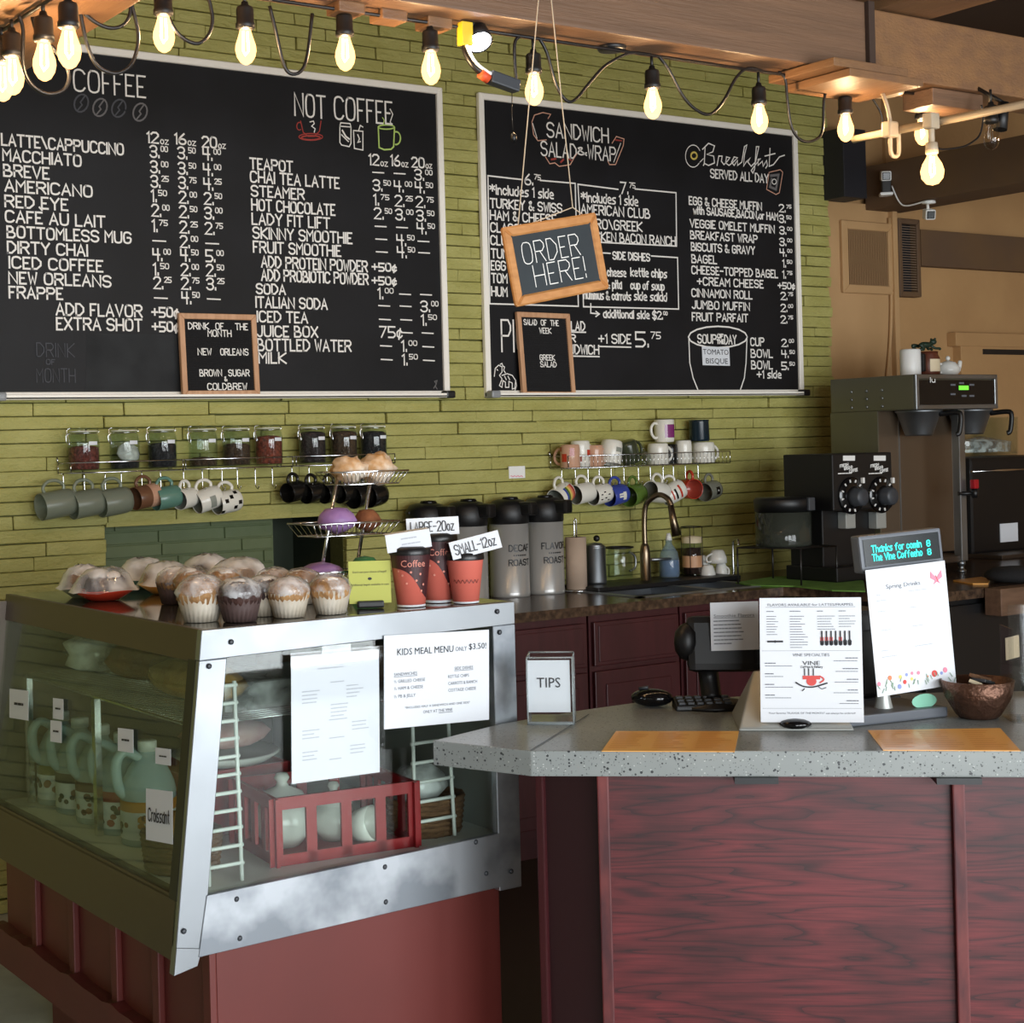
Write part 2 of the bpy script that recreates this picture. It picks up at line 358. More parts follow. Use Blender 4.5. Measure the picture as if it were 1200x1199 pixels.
M['pane'] = glass('case pane', 'f2f7f4', .16, .02)
M['pane_side'] = glass('tinted case pane', 'e4ebe0', .1, .03, milky='9aa593', mfac=.05)
M['acrylic'] = glass('clear acrylic', 'fcfdfd', .16)
M['frost'] = glass('frosted glass', 'c8cfc4', .2, .3, milky='a4ab98', mfac=.45)
M['wrap'] = glass('cling film', 'fbfbfb', .4, .12, milky='f8f8f9', mfac=.52, mscale=10)  # highlights on the film put into the colour as milky white patches
M['wrap_thin'] = glass('thin cling film', 'fdfdfd', .3, .15, milky='f4f4f5', mfac=.12, mscale=24)  # film highlights over the muffins painted in as fainter white patches
M['soap_bottle'] = glass('soap bottle plastic', 'd4e2ea', .2, .08, milky='a9bcc8', mfac=.28)
M['smoke'] = glass('smoky canister', 'b8bcb4', .25, .05, milky='4e524a', mfac=.45)
M['acrylic_edge'] = glass('acrylic edge', 'f4f8f8', .3, .05, milky='dfe6e8', mfac=.3)
M['steel_pot'] = mat('airpot steel', 'b8b7b4', .3, .42)
M['jugplastic'] = glass('milky jug plastic', 'e4f0f2', .12, .2, milky='cfe4e8', mfac=.55)
M['paper'] = mat('white paper', 'dfe2e7', .75)
M['ink'] = mat('black print', '2b2b30', .7)
M['ink_grey'] = mat('grey print', '74777f', .7)
M['ink_pale'] = mat('pale grey print', 'b9bcc4', .7)
M['red_print'] = mat('red print', 'd24a44', .6)
M['orange_print'] = mat('orange print', 'd9845c', .6)
M['pink_print'] = mat('pink print', 'e58aa0', .6)
M['blue_print'] = mat('blue print', '8f9ccf', .6)
M['yellow_print'] = mat('yellow print', 'f0cf72', .6)
M['green_print'] = mat('leaf print', '8ca58f', .6)
M['yellow_card'] = mat('lime yellow card', 'b4b656', .65)
M['orange_card'] = mat('orange menu card', 'fcb658', .35, coat=.3)
M['orange_ink'] = mat('brown menu print', 'cf8a38', .5)
M['cup_red'] = mat('coral cup print', 'd0695a', .5)
M['cup_brown'] = mat('brown cup print', '3d1a1d', .5)
M['cup_lid'] = mat('black cup lid', '151416', .35)
M['cup_text'] = mat('cup lettering', 'd98a78', .6)
M['base_red'] = mat('red painted board', '5e231d', .5, col2='662620', scale=3)
M['cab'] = mat('maroon cabinet', '3a1114', .42, col2='43161a', scale=5, stretch=(6, 6, .8))
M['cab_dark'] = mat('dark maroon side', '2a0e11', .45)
M['post'] = mat('stained batten', '74302d', .5, col2='42161a', scale=9, stretch=(3, 3, .8))
M['granite'] = mat('brown laminate', '33261e', .22, col2='5d4837', scale=38, lo=.4, hi=.7, detail=8)
M['mat_green'] = mat('green mat', '5d8a35', .8, col2='6d9a42', scale=15, bump=.5, bscale=90)
M['wicker'] = mat('wicker', '6b4a32', .65, col2='8a6344', scale=40, stretch=(1, 1, 4), bump=.8, bscale=120)
M['crate'] = mat('red crate plastic', '9c101c', .38)
M['porcelain'] = mat('white porcelain', 'e3e2dc', .2)
M['bread'] = mat('bread crust', 'b98642', .7, col2='d4a762', scale=14, bump=.5, bscale=30)
M['muffin'] = mat('muffin top', '8f683f', .8, col2='b68c5c', scale=22, bump=.7, bscale=50)
M['choc'] = mat('chocolate muffin', '2f1a16', .75, col2='452820', scale=24, bump=.7, bscale=50)
M['icing'] = mat('white icing', 'ece7e2', .5, bump=.3, bscale=30)
M['liner'] = mat('paper muffin liner', 'c6bdae', .7, col2='aca08c', scale=12)
M['liner_dark'] = mat('dark muffin liner', '4d3b38', .7)
M['purple'] = mat('purple bag', '8f6aa8', .4, col2='a886bd', scale=10)
M['cookie'] = mat('cookie', '8a5634', .8, col2='6a3c26', scale=20, bump=.5, bscale=60)
M['towel'] = mat('kraft paper roll', 'b59f8c', .85)
M['blue_soap'] = mat('blue dish soap', '1d5f9a', .15)
M['copper'] = mat('hammered copper', '6e5040', .4, .75, col2='5a3f33', scale=25, bump=.6, bscale=60)
M['screen'] = mat('dark display', '0b1518', .2)
M['vfd'] = mat('teal display text', '20e0d0', .4, emit='18d8cc', estr=.9)
M['green_lcd'] = mat('green lit display', '70d040', .4, emit='6ce03c', estr=1.0)
M['silver'] = mat('silver plastic', 'a9aca8', .35, .3)
M['yellow'] = mat('yellow tape', 'e0c02c', .5)
M['orange'] = mat('orange band', 'e0552c', .5)
M['frog'] = mat('dark green figurine', '1f3326', .5)
M['label_brown'] = mat('brown jar', '5c2f20', .4)
M['cream'] = mat('cream label', 'd9c8a8', .6)
M['wood_dark'] = mat('brown wood', '6d5240', .5, col2='5c4434', scale=10, stretch=(1, 5, 5))
def terrazzo():
    m = bpy.data.materials.new('grey terrazzo'); m.use_nodes = True; nt = m.node_tree; b = nt.nodes['Principled BSDF']; b.inputs['Roughness'].default_value = .28
    tc = nt.nodes.new('ShaderNodeTexCoord'); cur = None
    no = nt.nodes.new('ShaderNodeTexNoise'); no.inputs['Scale'].default_value = 9; rp = nt.nodes.new('ShaderNodeValToRGB'); rp.color_ramp.elements[0].color = lin('7d817f'); rp.color_ramp.elements[1].color = lin('8f9390')
    nt.links.new(tc.outputs['Object'], no.inputs['Vector']); nt.links.new(no.outputs['Fac'], rp.inputs[0]); cur = rp.outputs[0]
    for sc, thr, pick, c in ((170, .36, .86, '2e3032'), (210, .33, .9, 'b0b2ae'), (120, .34, .93, '303234'), (260, .35, .8, '646766')):
        v = nt.nodes.new('ShaderNodeTexVoronoi'); v.inputs['Scale'].default_value = sc; nt.links.new(tc.outputs['Object'], v.inputs['Vector'])
        a = nt.nodes.new('ShaderNodeMath'); a.operation = 'LESS_THAN'; a.inputs[1].default_value = thr; nt.links.new(v.outputs['Distance'], a.inputs[0])
        sp = nt.nodes.new('ShaderNodeSeparateColor'); nt.links.new(v.outputs['Color'], sp.inputs[0])
        g = nt.nodes.new('ShaderNodeMath'); g.operation = 'GREATER_THAN'; g.inputs[1].default_value = pick; nt.links.new(sp.outputs[0], g.inputs[0])
        mu = nt.nodes.new('ShaderNodeMath'); mu.operation = 'MULTIPLY'; nt.links.new(a.outputs[0], mu.inputs[0]); nt.links.new(g.outputs[0], mu.inputs[1])
        mx = nt.nodes.new('ShaderNodeMixRGB'); mx.inputs[2].default_value = lin(c); nt.links.new(mu.outputs[0], mx.inputs[0]); nt.links.new(cur, mx.inputs[1]); cur = mx.outputs[0]
    nt.links.new(cur, b.inputs['Base Color']); return m
M['terrazzo'] = terrazzo()
def redwood():                                                      # stained plywood: long wavy figure along the local x axis
    m = bpy.data.materials.new('red stained plywood'); m.use_nodes = True; nt = m.node_tree; b = nt.nodes['Principled BSDF']; b.inputs['Roughness'].default_value = .42
    tc = nt.nodes.new('ShaderNodeTexCoord'); mp = nt.nodes.new('ShaderNodeMapping'); mp.inputs['Scale'].default_value = (.55, .55, 6.5)
    nt.links.new(tc.outputs['Object'], mp.inputs[0])
    n = nt.nodes.new('ShaderNodeTexNoise'); n.inputs['Scale'].default_value = 1.9; n.inputs['Detail'].default_value = 3; n.inputs['Distortion'].default_value = .35; nt.links.new(mp.outputs[0], n.inputs['Vector'])
    mul = nt.nodes.new('ShaderNodeMath'); mul.operation = 'MULTIPLY'; mul.inputs[1].default_value = 11; nt.links.new(n.outputs['Fac'], mul.inputs[0])
    fr = nt.nodes.new('ShaderNodeMath'); fr.operation = 'FRACT'; nt.links.new(mul.outputs[0], fr.inputs[0])
    r = nt.nodes.new('ShaderNodeValToRGB'); e = r.color_ramp.elements; e[0].position = 0; e[0].color = lin('361014'); e[1].position = .22; e[1].color = lin('621e22')
    x = e.new(.6); x.color = lin('6e2528'); x = e.new(1); x.color = lin('541a1d'); nt.links.new(fr.outputs[0], r.inputs[0])
    n2 = nt.nodes.new('ShaderNodeTexNoise'); n2.inputs['Scale'].default_value = 3; n2.inputs['Detail'].default_value = 6; mp2 = nt.nodes.new('ShaderNodeMapping'); mp2.inputs['Scale'].default_value = (1, 1, 3)
    nt.links.new(tc.outputs['Object'], mp2.inputs[0]); nt.links.new(mp2.outputs[0], n2.inputs['Vector'])
    r2 = nt.nodes.new('ShaderNodeValToRGB'); r2.color_ramp.elements[0].position = .35; r2.color_ramp.elements[0].color = (.45, .4, .42, 1); r2.color_ramp.elements[1].position = .6; r2.color_ramp.elements[1].color = (1, 1, 1, 1)
    nt.links.new(n2.outputs['Fac'], r2.inputs[0])
    n3 = nt.nodes.new('ShaderNodeTexNoise'); n3.inputs['Scale'].default_value = 12; n3.inputs['Detail'].default_value = 8; mp3 = nt.nodes.new('ShaderNodeMapping'); mp3.inputs['Scale'].default_value = (.7, .7, 22)
    nt.links.new(tc.outputs['Object'], mp3.inputs[0]); nt.links.new(mp3.outputs[0], n3.inputs['Vector'])
    r3 = nt.nodes.new('ShaderNodeValToRGB'); r3.color_ramp.elements[0].position = .3; r3.color_ramp.elements[0].color = (.6, .55, .56, 1); r3.color_ramp.elements[1].position = .55; r3.color_ramp.elements[1].color = (1, 1, 1, 1)
    nt.links.new(n3.outputs['Fac'], r3.inputs[0])
    a = nt.nodes.new('ShaderNodeMixRGB'); a.blend_type = 'MULTIPLY'; a.inputs[0].default_value = 1; nt.links.new(r.outputs[0], a.inputs[1]); nt.links.new(r2.outputs[0], a.inputs[2])
    c = nt.nodes.new('ShaderNodeMixRGB'); c.blend_type = 'MULTIPLY'; c.inputs[0].default_value = 1; nt.links.new(a.outputs[0], c.inputs[1]); nt.links.new(r3.outputs[0], c.inputs[2])
    nt.links.new(c.outputs[0], b.inputs['Base Color']); return m
M['redwood'] = redwood()
X, Y, Z = Vector((1, 0, 0)), Vector((0, 1, 0)), Vector((0, 0, 1))
def S(name, mb, m, parent=None):
    o = mb.build(name, m, parent)
    if not parent: o['kind'] = 'structure'
    return o
# ================================================================== setting
S('floor', MB().box((-6, FY - .1, -.1), (6.1, .3, 0)), M['floor'])
S('floor', MB().box((.42, -2.9, .0), (3.1, -.45, .004)), M['floor_shade'])  # shade on the floor behind the counter, painted as a dark slab
S('ceiling', MB().box((-6, FY - .1, 3.5), (6.1, .6, 3.6)), M['dark_brown'])
OX0, OX1, OZ0, OZ1 = .365, 1.341, .93, 1.288                      # the pass-through under the left jars
def brick_wall():
    mb = MB(); rnd = random.Random(3); z = 0.0; h = .0475
    mb2 = MB()
    while z < 3.5:
        x = -2.2 + rnd.uniform(-.4, 0); hh = h * rnd.choice((1, 1, 1, .92, 1.08))
        while x < 4.06:
            L = rnd.uniform(.26, .5); a, b = x, min(x + L, 4.063 + rnd.uniform(-.006, .006)); x += L
            if 4.063 - b < .1: b = 4.063 + rnd.uniform(-.006, .006); x = 9
            segs = [(a, b)]
            if z + hh > OZ0 and z + .012 < OZ1:
                segs = [(a, min(b, OX0)), (max(a, OX1), b)]
            for p, q in segs:
                if q - p < .03: continue
                y = rnd.uniform(-.006, .007); g = rnd.uniform(.0008, .0024); t = min(z + hh, OZ1 if 0 else 9)
                j = lambda: rnd.uniform(-.003, .003)
                z0, z1 = z + g, z + hh - g
                v = [(p + g, y + j(), z0 + j() * .5), (q - g, y + j(), z0 + j() * .5), (q - g, .05, z0), (p + g, .05, z0), (p + g, y + j(), z1 + j() * .5), (q - g, y + j(), z1 + j() * .5), (q - g, .05, z1), (p + g, .05, z1)]
                mb.hexa(v, 0, .0022, 1)
        z += hh
    w = S('wall_back', mb, M['green'])
    b = MB(); b.box((-2.6, .024, 0), (OX0, .12, 3.5)); b.box((OX1, .024, 0), (4.058, .12, 3.5)); b.box((OX0, .024, OZ1), (OX1, .12, 3.5)); b.box((OX0, .024, 0), (OX1, .12, OZ0))
    S('mortar', b, M['mortar'], w)
    lt = MB(); lt.box((OX0 - .0, -.004, OZ1 - .004), (OX1, .1, OZ1 + .012)); S('opening_lintel', lt, M['green'], w)
    return w
brick_wall()
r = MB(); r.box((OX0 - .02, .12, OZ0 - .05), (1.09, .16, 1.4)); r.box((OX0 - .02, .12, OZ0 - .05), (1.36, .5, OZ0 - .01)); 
S('wall_recess', r, M['green_shade'])
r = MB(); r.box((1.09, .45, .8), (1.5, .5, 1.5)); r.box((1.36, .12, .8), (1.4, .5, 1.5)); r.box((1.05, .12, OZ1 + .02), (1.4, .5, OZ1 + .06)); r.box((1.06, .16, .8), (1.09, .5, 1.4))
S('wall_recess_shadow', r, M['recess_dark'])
def recess_bricks():
    mb = MB(); rnd = random.Random(9)
    for i in range(6):
        z = 1.02 + i * .048; x = .37 - rnd.random() * .3
        while x < 1.08:
            L = rnd.uniform(.25, .42); a, b = max(x, .367), min(x + L, 1.085); x += L
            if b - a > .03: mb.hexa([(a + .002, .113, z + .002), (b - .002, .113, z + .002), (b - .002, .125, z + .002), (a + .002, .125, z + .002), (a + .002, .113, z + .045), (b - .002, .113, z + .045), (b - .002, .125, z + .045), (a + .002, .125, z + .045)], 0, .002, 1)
    S('wall_recess_brick', mb, M['green_shade'])
recess_bricks()
S('wall_left', MB().box((-6.1, FY, 0), (-6, .1, 3.5)), M['wallcream'])
S('wall_side', MB().box((-6, .02, 0), (-2.6, .1, 3.5)), M['green'])
S('wall_right', MB().box((6.0, FY, 0), (6.1, .1, 3.5)), M['tan'])
fw = MB(); xs = [-6] + [e for wx, ww, wp in WINS for e in (wx - ww / 2, wx + ww / 2)] + [6.0]
for i in range(0, len(xs), 2): fw.box((xs[i], FY - .1, 0), (xs[i + 1], FY, 3.5))
for wx, ww, wp in WINS: fw.box((wx - ww / 2, FY - .1, 0), (wx + ww / 2, FY, .15)); fw.box((wx - ww / 2, FY - .1, 2.65), (wx + ww / 2, FY, 3.5))
S('wall_front', fw, M['wallcream'])
for i, (wx, ww, wp) in enumerate(WINS):
    w = MB()
    for a, b in (((wx - ww / 2, .15), (wx - ww / 2 + .05, 2.65)), ((wx + ww / 2 - .05, .15), (wx + ww / 2, 2.65)), ((wx - ww / 2, .15), (wx + ww / 2, .2)), ((wx - ww / 2, 2.6), (wx + ww / 2, 2.65)), ((wx - .02, .15), (wx + .02, 2.65))):
        w.box((a[0], FY - .08, a[1]), (b[0], FY, b[1]))
    o = S('window_%d' % (i + 1), w, M['white_frame']); S('pane', MB().box((wx - ww / 2, FY - .06, .17), (wx + ww / 2, FY - .05, 2.63)), M['glass'], o)
# tan wall to the right of the brick
S('wall_back_right', MB().box((4.06, .03, 0), (4.53, .12, 2.66)), M['tan_lt'])
S('wall_corner', MB().box((4.53, .05, 0), (6.1, .14, 3.5)).box((4.06, .07, 2.6), (4.53, .14, 3.5)), M['tan'])
S('trim_1', MB().box((4.715, .0, 2.372), (6.0, .06, 2.552)), M['brown'])
S('trim_2', MB().box((4.512, .0, 0), (4.545, .06, 2.64), 0, .004), M['tan_lt'])
S('ceiling_beam', MB().box((4.35, -6.5, 2.63), (4.6, .03, 2.84), 0, .004), M['brown'])
S('wall_soffit', MB().box((4.034, -.12, 2.655), (4.19, .02, 2.98), 0, .004), M['black_soffit'])
pn = MB(); pn.box((5.0, .0, 1.4), (6.0, .06, 2.035), 0, .004); pn.box((4.955, -.006, 1.975), (6.0, .05, 2.045), 0, .004)
S('trim_3', pn, M['tan'])
S('trim_4', MB().box((5.17, -.004, 1.935), (6.0, .002, 1.962)), M['cap_black'])
# timber beams overhead
def beam(name, a, b, m, bev=.006):
    mb = MB(); mb.box(a, b, 0, bev); return S(name, mb, m)
beam('ceiling_beam', (-.47, -2.2, 2.56), (1.784, -2.05, 2.76), M['beam'])
beam('ceiling_beam', (1.79, -2.21, 2.552), (4.2, -2.05, 2.74), M['beam2'])
beam('ceiling_beam', (-.83, -5.0, 2.455), (-.47, -.05, 2.7), M['beam2'])
beam('ceiling_beam', (1.83, -4.6, 2.745), (2.06, -2.06, 2.96), M['beam2'])
bl = MB(); bl.box((1.53, -2.3, 2.533), (1.83, -2.06, 2.556), 0, .003); bl.box((1.58, -2.31, 2.508), (1.88, -2.08, 2.53), 0, .003)
S('trim_5', bl, M['beam2'])
S('trim_6', MB().box((2.07, -2.19, 2.50), (2.3, -2.08, 2.55), 0, .004), M['beam'])
S('trim_7', MB().box((1.772, -2.216, 2.565), (1.797, -2.2, 2.76), 0, .002), M['dark_brown'])
for px, py in ((405, 8), (455, 17), (508, 26)):
    p = WZ(px, py, 2.555); tag(MB().box((p.x - .035, p.y - .03, 2.535), (p.x + .035, p.y + .03, 2.561), 0, .004).build('wood_block', M['beam2']), kind='structure')
p = WZ(717, 57, 2.555); tag(MB().lathe([(0, .0), (.034, .0), (.038, .006), (.038, .012), (0, .012)], 20, Matrix.Translation((p.x, p.y, 2.549))).build('ceiling_hook_plate', M['cap_black']), 'black round plate screwed under the long beam beside a bulb', 'fitting')

# ================================================================== chalkboards
def board(x0, label, tray_cap_black, w=1.83):
    t = thing('chalkboard', label, 'chalkboard', (x0, 0, 1.7301), group='wall menu boards'); h = 1.2341; f = .027
    MB().box((.01, -.012, .01), (w - .01, -.004, h - .01)).build('panel', M['chalkboard'], t)
    fr = mitre(MB(), Sheet((0, -.02, h), (w, -.02, h), (0, -.02, 0)), f, .022, -.018, .003)
    fr.build('frame', M['white_frame'], t)
    MB().box((.03, -.06, .0), (w - .03, -.02, .009), 0, .002).box((.03, -.06, 0), (w - .03, -.056, .016), 0, .001).build('chalk_tray', M['white_frame'], t)
    for xx, mm in ((0, 'cap_grey'), (w - .045, tray_cap_black)):
        MB().box((xx, -.062, -.004), (xx + .045, -.004, .026), 0, .008).build('corner_cap', M[mm], t)
    return t
LB = board(-.045, 'drinks chalkboard headed COFFEE and NOT COFFEE on the green brick wall', 'cap_black', 1.875)
RB = board(2.008, 'food chalkboard headed SANDWICH SALAD WRAP and Breakfast on the green brick wall', 'cap_black')
YB = -.0135
def inked(tb, rows, mi=0, th=.14, mn=.0066):
    """rows: (text, x left px, baseline px, x right px or None, cap height px) read off the board"""
    mb = rows_mb
    for text, x, y, x1, h in rows:
        p = WY(x, y, YB); hh = (WY(x, y - h, YB) - p).z * .93
        wid = None
        if x1: wid = max((WY(x1, y, YB) - p).x, .01)
        hand(mb, text, p, X, Z, hh, wid, hh * th if hh > .058 else mn, mi, jit=.02)
rows_mb = MB()
def flush(name, tb):
    global rows_mb
    rows_mb.build(name, M['chalk'], tb, world=True, normals=False); rows_mb = MB()
L1 = [('LATTE\\CAPPUCCINO', 2, 170, 144, 14), ('MACCHIATO', 3.5, 188, 94.5, 14), ('BREVE', 4.5, 206, 57, 14), ('AMERICANO', 6, 224, 107.5, 14), ('RED EYE', 6, 242, 79, 14), ('CAFE AU LAIT', 6.5, 260, 122.5, 14),
 ('BOTTOMLESS MUG', 8.5, 278, 153, 14), ('DIRTY CHAI', 9, 296, 102, 14), ('ICED COFFEE', 11, 314, 120, 14), ('NEW ORLEANS', 10.5, 332, 129.5, 14), ('FRAPPE', 11, 349, 73, 14),
 ('ADD FLAVOR', 66, 369, 166, 14.5), ('EXTRA SHOT', 66.5, 386, 166, 14.5), ('+50%', 178, 371, 209, 11.5), ('+50%', 178.5, 388, 209, 11.5),
 ('12~oz', 172.5, 167, 196, 13), ('16~oz', 205, 168.5, 228, 13), ('20~oz', 237, 172, 263, 13), ('`', 49, 247, 55, 3)]
inked(LB, [q for q in L1 if q[0] != '`'])
flush('coffee_lettering', LB)
inked(LB, [('COFFEE', 86.5, 106, 170, 27), ('NOT', 345.5, 135, 381, 28), ('COFFEE', 392, 139, 459, 28)], 0, .085)
flush('heading_lettering', LB)
ribbon(rows_mb, [WY(46, 243, YB), WY(49, 246.5, YB)], -Y, .006)
def prices(rows, xs, drift, dash=13):
    y0 = rows[0][0]
    for y, vals in rows:
        for k, vv in enumerate(vals):
            x = xs[k] + drift * (y - y0)
            yy = y + (x - xs[0]) * .05 * (1 if y < 300 else .4)
            p = WY(x, yy, YB)
            if vv == '-': ribbon(rows_mb, [WY(x, yy - 6, YB), WY(x + dash, yy - 5.3, YB)], -Y, .005)
            else: hand(rows_mb, vv, p, X, Z, .041, (WY(x + (19 if '^' in vv and vv[0] != '+' else 26), yy, YB) - p).x * (1 if vv[0] != '1' or '^' not in vv else .85), 0.0062)
prices([(184, ('3.^00', '3.^50', '4.^00')), (202, ('3.^00', '3.^50', '4.^00')), (219, ('3.^25', '3.^75', '4.^25')), (236, ('1.^50', '2.^00', '2.^50')), (253, ('2.^00', '2.^50', '3.^00')), (271, ('1.^75', '2.^25', '2.^75')), (288, ('-', '2.^00', '-')),
 (305, ('4.^00', '4.^50', '5.^00')), (322, ('1.^50', '2.^00', '2.^50')), (338, ('2.^25', '2.^75', '3.^25')), (355, ('-', '4.^50', '-'))], (176, 208.5, 238), .028, 15)
flush('coffee_price_lettering', LB)
R1 = [('TEAPOT', 293, 197.5, 342.5, 13), ('CHAI TEA LATTE', 293.5, 213, 397, 13.5), ('STEAMER', 294.5, 229.5, 356, 13), ('HOT CHOCOLATE', 295, 246, 392, 13.5), ('LADY FIT LIFT', 295.5, 262.5, 386, 13.5), ('SKINNY SMOOTHIE', 296.5, 279, 412, 13.5),
 ('FRUIT SMOOTHIE', 297, 295.5, 399, 13.5), ('ADD PROTEIN POWDER', 306.5, 313, 430, 13.5), ('ADD PROBIOTIC POWDER', 306.5, 328.5, 431, 13.5), ('SODA', 300.5, 344, 334, 12), ('ITALIAN SODA', 300, 360, 383, 13), ('ICED TEA', 301.5, 377, 360, 13),
 ('JUICE BOX', 301.5, 394, 372, 13), ('BOTTLED WATER', 302, 410.5, 411, 14), ('MILK', 303.5, 425.5, 335, 13), ('12~oz', 432.5, 193, 453, 13), ('16~oz', 458, 194, 477, 13), ('20~oz', 482.5, 195.5, 505, 12), ('+50%', 436, 317, 464, 9.5), ('+50%', 436, 333, 464, 9.5)]
inked(LB, R1); flush('drinks_lettering', LB)
prices([(208, ('-', '-', '3.^00')), (223, ('3.^50', '4.^00', '4.^50')), (240, ('1.^75', '2.^25', '2.^75')), (256, ('2.^50', '3.^00', '3.^50')), (271, ('-', '-', '4.^50')), (286, ('-', '4.^50', '-')), (301, ('-', '4.^50', '-')), (350, ('1.^00', '-', '-')),
 (364, ('-', '-', '3.^00')), (380, ('-', '-', '1.^50')), (395, ('75%', '-', '-')), (411, ('-', '1.^00', '-')), (427, ('-', '1.^50', '-'))], (436.5, 461.5, 486), .045)
flush('drinks_price_lettering', LB)
mb = MB()
sm = [WY(100, 462, -.0125), WY(212, 464, -.0125), WY(209, 392, -.0125), WY(102, 391, -.0125)]
MB().poly(sm).build('erased_patch', M['smudge'], LB, world=True, normals=False)
rows_mb = MB(); inked(LB, [('DRINK', 43, 418, 87, 17), ('OF', 54, 427, 64, 6), ('MONTH', 43, 448, 88, 17)], 0, .07, .0035)
rows_mb.build('faded_lettering', M['chalk_dim'], LB, world=True, normals=False)
def sketch(parent, items, name='chalk_drawing'):
    mats = []; mb = MB()
    for mname, th, pl in items:
        if mname not in mats: mats.append(mname)
        ribbon(mb, [WY(x, y, YB) for x, y in pl], -Y, th, mats.index(mname))
    return mb.build(name, [M[k] for k in mats], parent, world=True, normals=False)
def ell(cx, cy, rx, ry, a0=0, a1=360, rot=0, n=16):
    out = []
    for i in range(n + 1):
        a = math.radians(a0 + (a1 - a0) * i / n); x, y = rx * math.cos(a), ry * math.sin(a); c, s_ = math.cos(rot), math.sin(rot); out.append((cx + x * c - y * s_, cy + x * s_ + y * c))
    return out
it = []
for cx, cy, mm in ((95, 121, 'chalk_dim'), (117, 126, 'chalk_grey'), (139, 127, 'chalk_dim'), (164, 131.5, 'chalk_grey')):
    it.append((mm, .006, ell(cx, cy, 8, 10.5, rot=.3))); it.append((mm, .005, [(cx + 4, cy - 8), (cx - 1, cy - 1), (cx + 1, cy + 2), (cx - 4, cy + 8)]))
it += [('chalk_red', .004, [(352, 142), (355, 155), (361, 160), (368, 160), (374, 154), (376, 142)]), ('chalk_red', .004, ell(364, 160.5, 14, 4)), ('chalk_red', .006, ell(364, 161.5, 11, 2.5)), ('chalk_red', .004, ell(350.5, 148, 3, 4.5, 60, 300)), ('chalk', .004, [(363, 143), (367, 142), (368, 145), (365, 148), (369, 151), (368, 155)])]
it += [('chalk', .0045, [(398, 148), (399, 144), (410, 145), (411, 149), (411, 168), (409, 172), (400, 170), (398, 167), (398, 148), (411, 149)]), ('chalk', .007, [(401, 153), (405, 160), (409, 163)]), ('chalk', .005, [(400, 158), (408, 166)]), ('chalk', .0045, [(414, 153), (425, 154), (425, 176), (415, 174), (414, 153)]), ('chalk', .0045, [(420, 153), (422, 147), (425, 149)]), ('chalk', .005, [(419, 158), (421, 163), (419, 167), (422, 166)])]
it += [('chalk_green', .006, [(443, 149), (444, 173), (450, 175.5), (458, 175), (461, 172), (462, 150)]), ('chalk_green', .005, ell(452.5, 149, 9.5, 2.5)), ('chalk_green', .006, ell(464, 162, 5, 7.5, -100, 100)), ('chalk_green', .004, [(449, 146), (450, 141), (448, 138)]), ('chalk', .004, [(457, 128), (460, 134), (457, 143), (459, 146)])]
it += [('chalk_grey', .004, [(508, 455), (511, 450), (509, 447), (512, 446), (510, 453), (512, 456)])]
names = ['coffee_bean_sketch'] * 8 + ['red_cup_sketch'] * 5 + ['soda_can_sketch'] * 3 + ['juice_box_sketch'] * 3 + ['green_mug_sketch'] * 4 + ['steam_sketch', 'signature']
def split_sketch(parent, items, names):
    k = 0
    while k < len(items):
        n = 2 if names[k] == 'coffee_bean_sketch' else len([1 for q in names[k:] if q == names[k]])
        sketch(parent, items[k:k + n], names[k]); k += n
split_sketch(LB, it, names)
